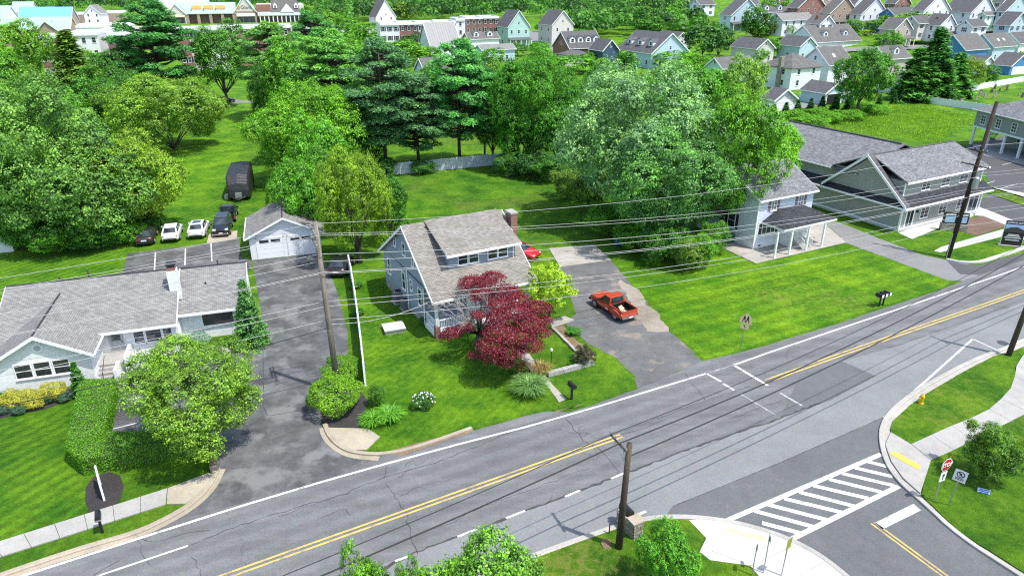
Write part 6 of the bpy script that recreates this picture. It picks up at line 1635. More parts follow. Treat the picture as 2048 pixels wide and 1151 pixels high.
# ------------------------------------------------------------------ plants
RS = np.random.RandomState(5)
def leaf_mesh(name, C, N, size, mat, tint, aspect=.62, along=None, fold=0.0):
    """C centres, N normals (n,3), size (n,), one rhombic leaf each"""
    n = len(C); N = N / (np.linalg.norm(N, axis=1, keepdims=True) + 1e-9)
    if along is None:
        A = RS.normal(size=(n, 3))
    else: A = along
    A = A - N * (A * N).sum(1, keepdims=True); A /= (np.linalg.norm(A, axis=1, keepdims=True) + 1e-9)
    B = np.cross(N, A); s = size[:, None]
    V = np.empty((n, 4, 3)); V[:, 0] = C - A * s * .5; V[:, 1] = C + B * s * .5 * aspect; V[:, 2] = C + A * s * .5; V[:, 3] = C - B * s * .5 * aspect
    if fold: V[:, 1] -= N * s * fold; V[:, 3] -= N * s * fold
    me = bpy.data.meshes.new(name)
    me.vertices.add(n * 4); me.vertices.foreach_set('co', V.astype(np.float32).ravel())
    me.loops.add(n * 4); me.loops.foreach_set('vertex_index', np.arange(n * 4, dtype=np.int32))
    me.polygons.add(n); me.polygons.foreach_set('loop_start', np.arange(0, n * 4, 4, dtype=np.int32)); me.polygons.foreach_set('loop_total', np.full(n, 4, dtype=np.int32))
    me.update(calc_edges=True)
    at = me.attributes.new('tint', 'FLOAT', 'FACE'); at.data.foreach_set('value', np.clip(tint, 0, 1).astype(np.float32))
    me.materials.append(mat)
    return me
def unit(n):
    v = RS.normal(size=(n, 3)); return v / np.linalg.norm(v, axis=1, keepdims=True)
def crown_mesh(name, nlobe, nclump, per, leaf, spread=.05, lobe_r=(.2, .34), seed=1, up=.45, fold=.12, core=.5, rad=(.5, .74), under=.55, tv=.26, aspect=.65, lead=0.0):
    """crown in a unit ball centred at 0: lobes -> leaf clumps -> leaves"""
    global RS
    RS = np.random.RandomState(seed)
    # lobes spread evenly over the ball, then jittered
    k = np.arange(nlobe) + .5; ph = np.arccos(1 - 1.72 * k / nlobe); th = math.pi * (1 + 5 ** .5) * k
    c = np.stack([np.cos(th) * np.sin(ph), np.sin(th) * np.sin(ph), np.cos(ph)], 1) + RS.normal(0, .13, (nlobe, 3))
    c *= RS.uniform(rad[0], rad[1], (nlobe, 1)); r = RS.uniform(lobe_r[0], lobe_r[1], nlobe)
    lt = RS.uniform(-.12, .12, nlobe + 1)
    c = np.vstack([c, [[0, 0, -.05]]]); r = np.append(r, core)
    pts = []; nor = []; kk = []; tot = 0
    while tot < nclump:
        k = RS.randint(0, len(r), 6000); d = unit(6000); p = c[k] + d * r[k][:, None]
        dist = np.linalg.norm(p[:, None, :] - c[None], axis=2) / r[None]
        dist[np.arange(6000), k] = 2
        ok = (dist.min(1) > .9) & (p[:, 2] > -.85) & (RS.uniform(size=6000) < np.where(d[:, 2] < -.3, under, 1.0)) & ((k < nlobe) | (RS.uniform(size=6000) < .35))
        pts.append(p[ok]); nor.append(d[ok]); kk.append(k[ok]); tot += ok.sum()
    P = np.vstack(pts)[:nclump]; D = np.vstack(nor)[:nclump]; K = np.concatenate(kk)[:nclump]
    P = P + D * np.abs(RS.normal(0, .045, (len(P), 1))) - D * .02
    ct = RS.uniform(-tv, tv, len(P)) + lt[K]
    C = np.repeat(P, per, 0); Dn = np.repeat(D, per, 0); T = np.repeat(ct, per)
    o = RS.normal(0, spread, C.shape) * np.array([1, 1, .65]) + Dn * RS.normal(0, spread * .5, (len(C), 1))
    C = C + o
    oh = o / (np.linalg.norm(o, axis=1, keepdims=True) + 1e-6)
    N = Dn * .55 + oh * .5 + unit(len(C)) * .5; N[:, 2] += up * .8
    tint = .46 + T + RS.normal(0, .11, len(C)) + (o * Dn).sum(1) * 3.2 + o[:, 2] * 1.6  # random tone, plus painted light: outer and upper leaves of a clump lighter
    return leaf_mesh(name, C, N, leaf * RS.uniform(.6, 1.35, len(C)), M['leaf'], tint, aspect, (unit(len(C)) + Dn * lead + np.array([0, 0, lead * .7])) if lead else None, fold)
def limbs(name, H, r, crown_z, cr, nb=7, seed=0, mat='bark', forks=2):
    rr = random.Random(seed); b = MB()
    zt = crown_z; b.tube([(0, 0, -.15), (r * .3, 0, zt * .5), (0, r * .4, zt), (r * .5, 0, zt + (H - zt) * .55)], [r * 1.25, r, r * .8, r * .25], 9)
    for i in range(nb):
        a = 2 * math.pi * i / nb + rr.uniform(-.4, .4); z0 = zt * rr.uniform(.75, 1.25); L = cr * rr.uniform(.55, .85); z1 = z0 + (H - z0) * rr.uniform(.3, .7)
        m = Vector((math.cos(a) * L * .45, math.sin(a) * L * .45, z0 + (z1 - z0) * .45)); e = Vector((math.cos(a) * L, math.sin(a) * L, z1))
        b.tube([(0, 0, z0), m, e], [r * .5, r * .33, r * .1], 6)
        for k in range(forks):
            a2 = a + rr.uniform(-.9, .9); b.tube([m, m + Vector((math.cos(a2) * L * .5, math.sin(a2) * L * .5, (H - m.z) * rr.uniform(.2, .6)))], [r * .25, r * .07], 5)
    return b.mesh(name, M[mat], True)
CR = {
 'A': crown_mesh('foliage', 58, 4600, 17, .027, .027, (.13, .29), seed=11, rad=(.46, .82)),
 'B': crown_mesh('foliage', 46, 3900, 17, .029, .029, (.14, .31), seed=23, rad=(.44, .82)),
 'C': crown_mesh('foliage', 38, 3300, 17, .032, .031, (.15, .33), seed=37, rad=(.42, .80)),
 'S': crown_mesh('foliage', 32, 1700, 15, .047, .040, (.16, .36), seed=41, rad=(.42, .80)),
 'S2': crown_mesh('foliage', 26, 1400, 15, .052, .043, (.18, .38), seed=43, rad=(.42, .78)),
 'F': crown_mesh('foliage', 20, 420, 11, .095, .065, (.22, .38), seed=51),
 'F2': crown_mesh('foliage', 16, 380, 11, .10, .065, (.24, .42), seed=53),
 'K': crown_mesh('foliage', 44, 3600, 10, .038, .022, (.27, .33), seed=61, up=.2, rad=(.64, .69), core=.82),
 'J': crown_mesh('foliage', 34, 1500, 14, .070, .040, (.12, .26), seed=71, core=.45, rad=(.45, .84), aspect=.28, lead=1.4),
 'O': crown_mesh('foliage', 34, 1300, 15, .046, .036, (.10, .24), seed=67, core=.25, rad=(.42, .86)),
}
def pine_mesh(seed, nb=95, shape='white', leaf=.05):
    """unit height 1, radius 1; branches carry flat needle pads"""
    global RS
    RS = np.random.RandomState(seed); rr = random.Random(seed)
    C = []; N = []; A = []; T = []; br = MB()
    br.tube([(0, 0, -.01), (.01, 0, .4), (0, .01, .8), (0, 0, .99)], [.05, .04, .022, .006], 8)
    if shape == 'white':
        for i in range(nb):
            z = .24 + .74 * ((i + rr.random()) / nb) ** .9; a = rr.uniform(0, 6.283)
            Lm = np.interp(z, [.24, .4, .6, .8, .93, 1.0], [.62, .95, 1.0, .74, .40, .12]); L = Lm * rr.uniform(.25, .9) ** .6
            d = np.array([math.cos(a), math.sin(a), 0.]); ctr = d * L + np.array([0, 0, z + .02 * L])
            br.tube([(0, 0, z - .045 * L), tuple(d * L * .5 + np.array([0, 0, z - .02])), tuple(ctr)], [.013, .010, .004], 4)
            rp = rr.uniform(.20, .38) * (.55 + .5 * Lm); th = rr.uniform(.030, .058); n_ = int(3500 * rp * rp) + 50
            u_ = unit(n_); u_[:, 2] = np.abs(u_[:, 2]) - .12; q = RS.uniform(.45, 1.0, (n_, 1)) ** .6
            c = ctr[None] + u_ * q * np.array([rp, rp * rr.uniform(.7, 1.0), th]); c += RS.normal(0, 1, c.shape) * np.array([.02, .02, .004]); C.append(c)
            al = u_ * np.array([.8, .8, .5]) + d[None] * .4 + RS.normal(0, .4, c.shape); al[:, 2] += RS.uniform(0, .5, n_); A.append(al)
            nn = RS.normal(0, .6, c.shape) + u_ * .5; nn[:, 2] += .7; N.append(nn)
            T.append(.40 + rr.uniform(-.16, .16) + RS.normal(0, .13, n_) + u_[:, 2] * .34)  # random tone, plus painted light: top of each pad lighter than its underside
        nb = 0
    for i in range(nb):
        f = (i + .5) / nb; z = .20 + .78 * f if shape == 'white' else .04 + .94 * f
        a = i * 2.39996 + rr.uniform(-.5, .5)
        d = np.array([math.cos(a), math.sin(a), 0.]); side = np.array([-d[1], d[0], 0])
        if shape == 'white':
            L = (1.0 - .72 * f ** 1.8) * rr.uniform(.45, 1.0); rise = .035 * L + .015
            br.tube([(0, 0, z), tuple(d * L * .5 + np.array([0, 0, z + rise * .3])), tuple(d * L * .95 + np.array([0, 0, z + rise]))], [.012, .009, .003], 4)
            for tt in ((.4, .7, 1.0) if L > .45 else (.55, 1.0)):
                rp = rr.uniform(.15, .25) * (.75 + .4 * L); n_ = int(2300 * rp * rp) + 30
                ctr = d * L * tt + side * rr.uniform(-.16, .16) * L; zz = z + rise * tt + rr.uniform(-.008, .008)
                aa = RS.uniform(0, 2 * math.pi, n_); q = np.sqrt(RS.uniform(0, 1, n_)) * rp
                rd_ = np.stack([np.cos(aa), np.sin(aa), np.zeros(n_)], 1); c = ctr[None] + rd_ * q[:, None]
                o2 = .016 * (1 - (q / rp) ** 2) + RS.normal(0, .006, n_); c[:, 2] = zz + o2
                C.append(c); al = rd_ * .7 + d[None] * .5 + RS.normal(0, .35, c.shape); al[:, 2] = RS.uniform(0, .5, n_); A.append(al)
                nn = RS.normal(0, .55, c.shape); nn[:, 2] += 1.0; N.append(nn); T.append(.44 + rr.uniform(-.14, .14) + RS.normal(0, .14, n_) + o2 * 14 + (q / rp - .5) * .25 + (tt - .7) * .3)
            continue
        L = (1.0 - f) ** .85 * rr.uniform(.78, 1.05) + .03; rise = -.03 * L
        npad = max(3, int(13 * L)); t = RS.uniform(.3, 1.0, npad)
        base = d[None] * (L * t)[:, None] + side[None] * (RS.normal(0, .13, npad) * (L * (1.15 - t) + .15))[:, None]
        base[:, 2] = z + rise * t + RS.normal(0, .010, npad)
        k = 15
        c = np.repeat(base, k, 0); o = RS.normal(0, 1, c.shape) * np.array([.07, .07, .014]); c = c + o
        C.append(c); aa = d[None] * .8 + RS.normal(0, .6, c.shape); aa[:, 2] = RS.uniform(-.1, .5, len(c)) * .2; A.append(aa)
        n = RS.normal(0, .5, c.shape) + d[None] * .35; n[:, 2] += 1.0; N.append(n)
        T.append(.5 + rr.uniform(-.2, .2) + RS.normal(0, .15, len(c)) + o[:, 2] * 6 + (np.linalg.norm(c[:, :2], axis=1) - L * .7) * .5)  # random tone, plus painted light on upper needles and branch tips
    C = np.vstack(C); N = np.vstack(N); A = np.vstack(A); T = np.concatenate(T)
    return C, N, A, T, br, leaf
def mk_pine(name, seed, nb, shape, leaf, zs=1.0):
    C, N, A, T, br, lf = pine_mesh(seed, nb, shape, leaf)
    # sizes are for a tree about 5 times as tall as its radius; squash leaves along z accordingly when scaled
    return leaf_mesh(name, C * np.array([1, 1, 4.0]), N, lf * RS.uniform(.7, 1.4, len(C)), M['needle'], T, .34, A, .05), MB2(br, 4.0)
def MB2(b, k):
    b.v = [(x, y, z * k) for x, y, z in b.v]; return b.mesh('trunk', M['bark'], True)
PN = {'W1': mk_pine('foliage', 3, 96, 'white', .080), 'W2': mk_pine('foliage', 9, 80, 'white', .085), 'P1': mk_pine('foliage', 5, 150, 'spruce', .15), 'P2': mk_pine('foliage', 8, 90, 'spruce', .22)}
TR = {}
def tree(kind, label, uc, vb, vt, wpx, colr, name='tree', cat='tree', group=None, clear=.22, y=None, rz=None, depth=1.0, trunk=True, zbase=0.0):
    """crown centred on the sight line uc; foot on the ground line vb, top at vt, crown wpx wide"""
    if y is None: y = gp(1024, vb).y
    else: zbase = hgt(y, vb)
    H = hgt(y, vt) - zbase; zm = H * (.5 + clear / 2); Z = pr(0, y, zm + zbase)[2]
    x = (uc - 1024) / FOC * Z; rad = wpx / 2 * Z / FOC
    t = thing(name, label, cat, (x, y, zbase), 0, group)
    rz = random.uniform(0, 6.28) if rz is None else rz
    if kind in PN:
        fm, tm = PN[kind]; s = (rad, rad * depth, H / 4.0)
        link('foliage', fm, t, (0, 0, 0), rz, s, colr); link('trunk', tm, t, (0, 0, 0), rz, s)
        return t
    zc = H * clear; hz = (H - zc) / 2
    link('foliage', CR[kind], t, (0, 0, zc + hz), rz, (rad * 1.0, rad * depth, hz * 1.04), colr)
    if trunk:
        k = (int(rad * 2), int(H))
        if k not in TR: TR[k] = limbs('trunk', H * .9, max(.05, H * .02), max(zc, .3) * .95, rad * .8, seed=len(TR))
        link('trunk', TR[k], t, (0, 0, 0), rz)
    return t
def C4(r, g_, b): return (r, g_, b, 1)
LIME = C4(0.211, 0.453, 0.022); MID = C4(0.090, 0.290, 0.017); DEEP = C4(0.058, 0.208, 0.020); DARK = C4(0.040, 0.151, 0.024); OLIVE = C4(0.126, 0.252, 0.032); PINE = C4(.068, .205, .055); PINEB = C4(.09, .24, .09); SILV = C4(0.211, 0.429, 0.163); GREY = C4(0.138, 0.327, 0.055); YEL = C4(.20, .38, .02)
G_L = 'trees on the left of the long lawn'; G_P = 'pines behind the back garden'
tree('A', 'huge grey-green maple filling the left edge behind the office', 70, 478, 148, 330, GREY, 'maple_tree', group=G_L, clear=.0)
tree('B', 'lower grey-green maple crown left of the parked cars', 150, 480, 270, 300, GREY, 'maple_tree', group=G_L, clear=.0)
tree('C', 'lime green spreading tree overhanging the parked cars', 270, 462, 262, 190, C4(.22, .40, .03), 'tree', group=G_L, clear=.02)
tree('B', 'light green round-topped tree standing on the long lawn', 332, 302, 142, 232, C4(.19, .38, .04), 'tree', group=G_L, clear=.03)
tree('P1', 'dark drooping conifer below the white townhouse', 145, 250, 62, 165, C4(0.096, 0.205, 0.024), 'conifer', group=G_L)
tree('S', 'bright green tree in the top left corner', 38, 215, 32, 125, C4(0.138, 0.340, 0.022), 'tree', group=G_L)
tree('S2', 'mid green tree at the left edge above the huge maple', -10, 260, 95, 130, MID, 'tree', group=G_L)
tree('W1', 'tall dark pine in front of the supermarket and brick townhouses', 305, 225, 3, 165, C4(0.069, 0.265, 0.064), 'pine_tree', group=G_L)
tree('S', 'green tree left of the tall dark pine', 215, 235, 95, 90, DEEP, 'tree', group=G_L)
tree('S2', 'dense green tree right of the tall dark pine', 440, 215, 52, 120, C4(0.074, 0.252, 0.020), 'tree', group=G_L)
tree('S', 'dark green tree between the dark pine and the light lawn tree', 250, 260, 130, 110, DEEP, 'tree', group=G_L)
tree('W2', 'grey-green pine left of the bright green tree, beyond the lawn end', 545, 235, 45, 140, C4(0.146, 0.360, 0.077), 'pine_tree', group=G_P)
tree('W1', 'dark pine top below the arcade shops', 628, 215, 24, 110, C4(0.086, 0.301, 0.069), 'pine_tree', group=G_P)
tree('W2', 'wide pine behind the bright green tree', 660, 300, 62, 180, C4(0.129, 0.360, 0.064), 'pine_tree', group=G_P)
tree('A', 'bright yellow-green tree above the garage roof', 614, 365, 165, 228, C4(.15, .40, .02), 'tree', group='trees between lawn and back garden', clear=.02)
tree('W1', 'tall white pine with a bare dark trunk, left of the board fence', 762, 345, 78, 180, PINEB, 'pine_tree', group=G_P)
tree('W2', 'bluish white pine in the middle of the board fence', 832, 338, 150, 150, PINEB, 'pine_tree', group=G_P)
tree('W1', 'layered white pine with dark gaps, right of the middle', 915, 330, 80, 150, C4(0.112, 0.396, 0.095), 'pine_tree', group=G_P)
tree('W2', 'thin pine just right of the layered white pine', 968, 326, 128, 90, PINE, 'pine_tree', group=G_P)
tree('S', 'small deciduous tree in front of the board fence', 985, 322, 215, 90, C4(0.106, 0.315, 0.022), 'tree', group=G_P)
tree('B', 'tall fresh green tree at the corner of the board fence', 1062, 338, 92, 175, C4(0.079, 0.303, 0.016), 'tree', group='trees by the fence corner', clear=.12)
tree('S', 'slender green tree left of the silvery maple', 1120, 345, 170, 100, C4(0.063, 0.240, 0.020), 'tree', group='trees by the fence corner', clear=.1)
tree('S2', 'dark understorey tree at the fence corner', 1035, 340, 190, 110, DEEP, 'tree', group='trees by the fence corner', clear=.12)
tree('A', 'huge silvery maple spreading over the back garden', 1290, 452, 128, 350, SILV, 'maple_tree', group='maples right of the back garden', clear=.04)
tree('B', 'lower silvery maple crown over the shrubs', 1345, 492, 250, 270, C4(0.126, 0.340, 0.077), 'maple_tree', group='maples right of the back garden', clear=.08)
tree('C', 'bright green maple overhanging the lavender house', 1462, 470, 172, 212, C4(.13, .37, .02), 'maple_tree', group='maples right of the back garden', clear=.08)
tree('S', 'green treetop behind the silvery maple', 1390, 330, 118, 170, C4(0.095, 0.327, 0.022), 'tree', group='maples right of the back garden')
tree('S', 'thin pale treetop beside the hipped white house', 1485, 340, 102, 90, C4(0.211, 0.415, 0.066), 'tree', group='maples right of the back garden', clear=.4)
tree('S2', 'bright leaves reaching over the lavender house roof', 1560, 420, 250, 95, C4(0.148, 0.429, 0.016), 'tree', group='maples right of the back garden', clear=.4)
tree('B', 'yellow-green tree above the garage driveway', 708, 525, 285, 152, YEL, 'tree', group='trees behind the garage', clear=.040)
tree('S', 'rounded green tree right behind the garage roof', 605, 480, 308, 118, C4(0.106, 0.340, 0.022), 'tree', group='trees behind the garage', clear=.042)
tree('S2', 'dark green tree right of the yellow-green tree', 782, 490, 350, 78, DEEP, 'tree', group='trees behind the garage', clear=.045)
tree('S', 'leafy tree between the bright tree and the yellow-green tree', 660, 470, 285, 110, C4(0.095, 0.290, 0.022), 'tree', group='trees behind the garage', clear=.042)
for i, (u, vb, vt, w_, c_) in enumerate([(1135, 395, 335, 70, OLIVE), (1180, 420, 350, 80, OLIVE), (1215, 470, 400, 85, MID), (1270, 500, 440, 95, MID), (1330, 525, 450, 110, DEEP), (1390, 530, 470, 90, MID), (1430, 505, 440, 60, MID), (1375, 540, 480, 70, OLIVE), (1025, 350, 300, 70, DEEP), (1062, 356, 305, 70, DARK), (1102, 362, 305, 80, DEEP), (760, 352, 315, 80, DARK), (845, 345, 318, 60, DEEP), (40, 497, 440, 90, MID), (110, 502, 440, 110, MID), (180, 498, 445, 100, DEEP), (245, 488, 440, 80, MID), (300, 462, 425, 60, DEEP)]):
    tree(['S', 'S2'][i % 2], ['olive shrub at the back of the maple thicket', 'second olive shrub along the garden edge', 'green shrub behind the blue bin', 'green shrub right of the blue bin', 'large dark shrub under the silvery maple', 'green shrub left of the lavender house patio', 'small green shrub at the patio corner', 'olive weedy shrub at the lawn edge under the maple', 'dark shrub at the right end of the board fence', 'dark shrub under the saplings', 'dark shrub left of the maple thicket', 'dark shrub at the foot of the tall white pine', 'dark shrub against the board fence', 'leafy shrub beside the white shed', 'leafy shrub right of the white shed', 'dark shrub under the lower maple crown', 'leafy shrub left of the brown sedan', 'dark shrub behind the brown sedan'][i], u, vb, vt, w_, c_, 'shrub', 'shrub', 'shrubs under the maples', .0)
def broad(u, vb, vt, w_, c_, lab, k='F', group='trees among the far houses', clear=.15, name='tree'):
    return tree(k, lab, u, vb, vt, w_, c_, name, 'tree', group, clear, y=None if u < 1500 or vb > 92 else 300 + (60 - min(60, vb)) * 3)
broad(1728, 232, 88, 110, C4(0.074, 0.264, 0.022), 'tall leafy tree beside the open pale blue garage', 'S', clear=.1)
tree('P1', 'tall dark spruce left of the bright blue house', 1872, 200, 55, 125, C4(0.061, 0.221, 0.035), 'spruce_tree', group='spruces by the cemetery')
tree('P2', 'broad dark spruce by the cemetery fence corner', 1835, 201, 95, 105, C4(0.069, 0.236, 0.035), 'spruce_tree', group='spruces by the cemetery')
tree('P2', 'dark spruce at the right of the spruce group', 1915, 194, 105, 90, C4(0.069, 0.236, 0.035), 'spruce_tree', group='spruces by the cemetery')
broad(1945, 180, 118, 52, C4(0.158, 0.303, 0.022), 'yellow-green round tree right of the spruces', 'S2')
broad(1978, 172, 128, 42, DEEP, 'small dark tree right of the yellow-green round tree')
rq = random.Random(21)
for i, (u, vb, vt, w_, c_) in enumerate([(1513, 85, 14, 66, DEEP), (1408, 118, 42, 92, DARK), (1440, 112, 48, 60, DARK), (1342, 62, 10, 52, MID), (1290, 72, 12, 60, DEEP), (1300, 78, 30, 70, DEEP), (1540, 42, -4, 40, MID), (1577, 42, -2, 44, MID), (1605, 35, -2, 34, MID), (1545, 118, 75, 36, MID), (1590, 105, 68, 42, C4(0.074, 0.264, 0.020)), (1522, 128, 96, 32, C4(0.106, 0.327, 0.022)), (1665, 52, 18, 44, MID), (1695, 50, 20, 40, MID), (1738, 52, 5, 60, MID), (1830, 78, 22, 120, C4(0.138, 0.315, 0.044)), (1890, 52, 2, 46, MID), (1740, 88, 62, 80, OLIVE), (1662, 90, 62, 40, MID), (1700, 78, 58, 40, MID), (1640, 40, 14, 50, MID), (1990, 55, 34, 40, DEEP), (2030, 52, 28, 40, DEEP), (1780, 120, 60, 60, MID), (2010, 48, 30, 34, OLIVE), (1225, 128, 104, 60, MID), (1290, 128, 100, 50, C4(0.232, 0.378, 0.022)), (1180, 130, 102, 60, C4(0.085, 0.277, 0.022)), (1090, 140, 110, 60, C4(0.085, 0.277, 0.022)), (1420, 110, 90, 16, MID),
        (740, 95, 45, 100, MID), (785, 110, 60, 40, DARK), (815, 112, 70, 40, DARK), (838, 110, 62, 46, DARK), (690, 70, 30, 50, MID), (660, 60, 20, 40, C4(0.126, 0.340, 0.032)), (800, 130, 82, 120, C4(0.106, 0.303, 0.022)), (640, 55, 12, 40, DEEP), (700, 44, 12, 46, C4(0.148, 0.352, 0.032)), (612, 40, 10, 30, MID), (805, 48, 5, 60, OLIVE), (1145, 145, 110, 110, C4(0.095, 0.303, 0.022)), (985, 140, 96, 60, MID), (1345, 135, 100, 120, C4(0.106, 0.327, 0.022)), (1450, 160, 115, 90, C4(0.126, 0.340, 0.032)), (330, 120, 60, 40, MID), (590, 110, 62, 60, MID), (630, 130, 72, 70, DEEP), (690, 120, 66, 70, MID), (730, 140, 88, 70, MID), (560, 120, 66, 50, DEEP), (710, 80, 42, 50, MID), (655, 90, 48, 56, DEEP), (1080, 110, 82, 50, MID), (1035, 112, 86, 44, DEEP), (1255, 112, 80, 40, MID), (1160, 82, 58, 34, DEEP), (930, 100, 74, 36, MID), (1395, 150, 108, 70, MID), (1250, 130, 100, 60, DEEP), (860, 120, 92, 50, MID), (1080, 64, 44, 24, MID), (180, 180, 100, 80, MID), (1625, 70, 44, 40, MID), (1770, 48, 24, 40, DEEP), (1850, 60, 36, 44, MID), (1960, 66, 46, 36, MID), (1720, 40, 16, 34, DEEP), (2040, 70, 50, 36, DEEP), (1800, 70, 46, 50, MID), (1570, 70, 48, 36, MID), (1905, 40, 18, 30, MID), (1655, 118, 92, 30, MID), (1500, 62, 36, 40, DEEP)] + [(rq.uniform(1385, 2045), vv, vv - rq.uniform(16, 30), rq.uniform(24, 44), [MID, DEEP, OLIVE, MID][k % 4]) for k in range(34) for vv in [rq.uniform(30, 96)]]):
    nm = ['round', 'bushy', 'broad', 'leafy', 'small', 'full'][i % 6]
    hue = 'dark' if c_[1] < .15 else ('pale' if c_[1] > .24 else 'mid')
    px_ = 'far left' if u < 500 else ('left of centre' if u < 900 else ('centre' if u < 1250 else ('right of centre' if u < 1600 else 'far right')))
    ordn = ['first', 'second', 'third', 'fourth', 'fifth', 'sixth', 'seventh', 'eighth', 'ninth', 'tenth', 'eleventh', 'twelfth', 'thirteenth', 'fourteenth', 'fifteenth', 'sixteenth', 'seventeenth', 'eighteenth', 'nineteenth', 'twentieth', 'twenty-first', 'twenty-second', 'twenty-third', 'twenty-fourth', 'twenty-fifth', 'twenty-sixth', 'twenty-seventh', 'twenty-eighth', 'twenty-ninth', 'thirtieth']
    broad(u, vb, vt, w_, c_, '', 'F' if i % 2 else 'F2')['label'] = '~%s|%s|%s|%d' % (nm, hue, px_, u)
# number the far trees from left to right within each stretch
far = [o for o in col.objects if str(o.get('label', '')).startswith('~')]
seen = {}
for o in sorted(far, key=lambda o: int(o['label'].split('|')[3])):
    nm, hue, px_, u = o['label'][1:].split('|'); seen[px_] = seen.get(px_, 0) + 1
    o['label'] = '%s %s green tree, %s counting from the left among the far trees, %s' % (nm, hue, nth(seen[px_]), px_)
# arborvitae row by the lane
for i, u in enumerate((1548, 1572, 1596, 1622, 1645, 1672, 1700)):
    tree('P2', '%s small dark arborvitae from the left in the row behind the office building' % ordn[i], u, 238 - i * 3, 208 - i * 4, 26, C4(0.037, 0.138, 0.028), 'arborvitae', 'tree', 'arborvitae row by the lane')
for i, (u, v) in enumerate(((1790, 208), (1805, 205), (1760, 212))):
    tree('P2', '%s small conifer from the left below the white garage by the spruces' % ordn[(2, 1, 0).index(i) if False else [1, 2, 0][i]], u, v, v - 24, 18, C4(0.042, 0.151, 0.032), 'arborvitae', 'tree', 'small conifers by the garage')
# weeds in the meadow behind the office
W_ = []
for i, (u, v, w_) in enumerate(((1620, 252, 70), (1660, 245, 60), (1700, 240, 60), (1740, 228, 70), (1590, 240, 50), (1640, 236, 50))):
    tree('S', '%s weedy bush from the left in the meadow behind the office building' % ['second', 'fourth', 'fifth', 'sixth', 'first', 'third'][i], u, v, v - 22, w_, C4(0.126, 0.366, 0.022), 'bush', 'bush', 'weedy bushes in the meadow', .0, trunk=False)
# front trees and shrubs
tree('B', 'round bright green tree shading the office driveway', 380, 905, 688, 272, C4(.17, .345, .03), 'tree', clear=.14, group=None)
tree('O', 'lime green dogwood at the right front corner of the bungalow', 1100, 640, 522, 112, C4(.34, .55, .03), 'dogwood_tree', clear=.2)
tree('S', 'leafy treetop at the bottom edge left of the pavement', 975, 1330, 1091, 262, C4(0.138, 0.352, 0.032), 'tree', clear=.1, group='trees along the bottom edge')
tree('S2', 'small leafy treetop at the bottom edge over the near lane', 735, 1330, 1114, 104, C4(0.138, 0.352, 0.032), 'tree', clear=.1, group='trees along the bottom edge')
tree('S', 'small green tree beside the stone mailbox pillar', 1335, 1185, 1050, 135, C4(0.095, 0.327, 0.022), 'tree', clear=.1, group='trees along the bottom edge', depth=.8)
tree('S2', 'low branch tip at the bottom edge between the two treetops', 812, 1330, 1128, 60, C4(0.138, 0.352, 0.032), 'tree', clear=.3, group='trees along the bottom edge')
tree('P1', 'dense dark spruce at the front corner of the office', 492, 690, 560, 78, C4(0.082, 0.236, 0.061), 'spruce_tree', group='small conifers at the office')
tree('P2', 'small dark spruce left of the office steps', 152, 790, 722, 42, C4(0.048, 0.173, 0.024), 'spruce_tree', group='small conifers at the office')
tree('J', 'feathery juniper on the lawn behind the stop sign', 1985, 958, 850, 122, C4(0.095, 0.240, 0.022), 'juniper', group=None, clear=.0)
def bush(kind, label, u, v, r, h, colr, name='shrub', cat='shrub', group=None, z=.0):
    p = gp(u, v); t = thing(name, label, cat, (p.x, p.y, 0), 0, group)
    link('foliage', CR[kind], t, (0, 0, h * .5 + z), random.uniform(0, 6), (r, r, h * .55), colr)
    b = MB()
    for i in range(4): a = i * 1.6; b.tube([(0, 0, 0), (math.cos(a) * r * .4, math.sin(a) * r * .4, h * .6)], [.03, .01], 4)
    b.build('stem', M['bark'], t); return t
bush('K', 'round clipped bright green bush beside the kerb', 672, 822, 1.65, 2.5, C4(.20, .44, .02), 'round_bush', group='clipped bushes round the pole')
bush('K', 'smaller clipped bush behind the pole foot', 684, 756, 1.2, 1.7, C4(.17, .40, .02), 'round_bush', group='clipped bushes round the pole')
for i, (u, v, lab) in enumerate(((30, 812, 'golden round bush, left of the three by the office'), (67, 812, 'golden round bush, middle of the three by the office'), (108, 797, 'golden round bush, right of the three by the office'))):
    bush('K', lab, u, v, .85, 1.2, C4(.52, .54, .07), 'golden_bush', group='golden bushes by the office')
for i, (u, v, r_, lab) in enumerate(((5, 800, .6, 'dark shrub at the left edge by the office wall'), (40, 826, .5, 'low blue juniper left of the golden bushes'), (95, 806, .45, 'low blue juniper between the golden bushes'), (132, 800, .55, 'low blue juniper beside the small spruce'), (8, 826, .45, 'low blue juniper at the left edge'))):
    bush('S2', lab, u, v, r_, .55, C4(0.063, 0.164, 0.109) if i else DARK, 'juniper_shrub', group='low junipers by the office')
bush('K', 'silvery blue dwarf spruce below the office window', 396, 690, .95, 1.0, C4(0.264, 0.453, 0.371), 'dwarf_spruce')
bush('S', 'flowering shrub with white blooms on the front lawn', 848, 812, .8, .9, C4(0.053, 0.177, 0.022), 'flowering_shrub')
bush('O', 'spiky dark purple shrub behind the low stone wall', 1168, 726, .95, 1.5, C4(0.063, 0.075, 0.038), 'spiky_shrub')
bush('S', 'small upright shrub behind the daylilies', 755, 810, .55, 1.6, C4(0.074, 0.227, 0.022), 'small_shrub')
bush('S', 'green shrub at the edge of the planting bed by the worn driveway', 1147, 668, .6, .6, C4(0.074, 0.277, 0.022), 'small_shrub')
bush('S2', 'dark shrub against the bungalow porch corner', 855, 648, .7, .8, C4(0.042, 0.151, 0.022), 'small_shrub')
bush('S', 'low shrub at the white driveway fence', 716, 630, .6, .7, C4(0.085, 0.252, 0.022), 'small_shrub', z=.0)
bush('S2', 'weedy shrub by the far end of the driveway fence', 712, 575, .7, .6, C4(0.095, 0.277, 0.032), 'small_shrub')
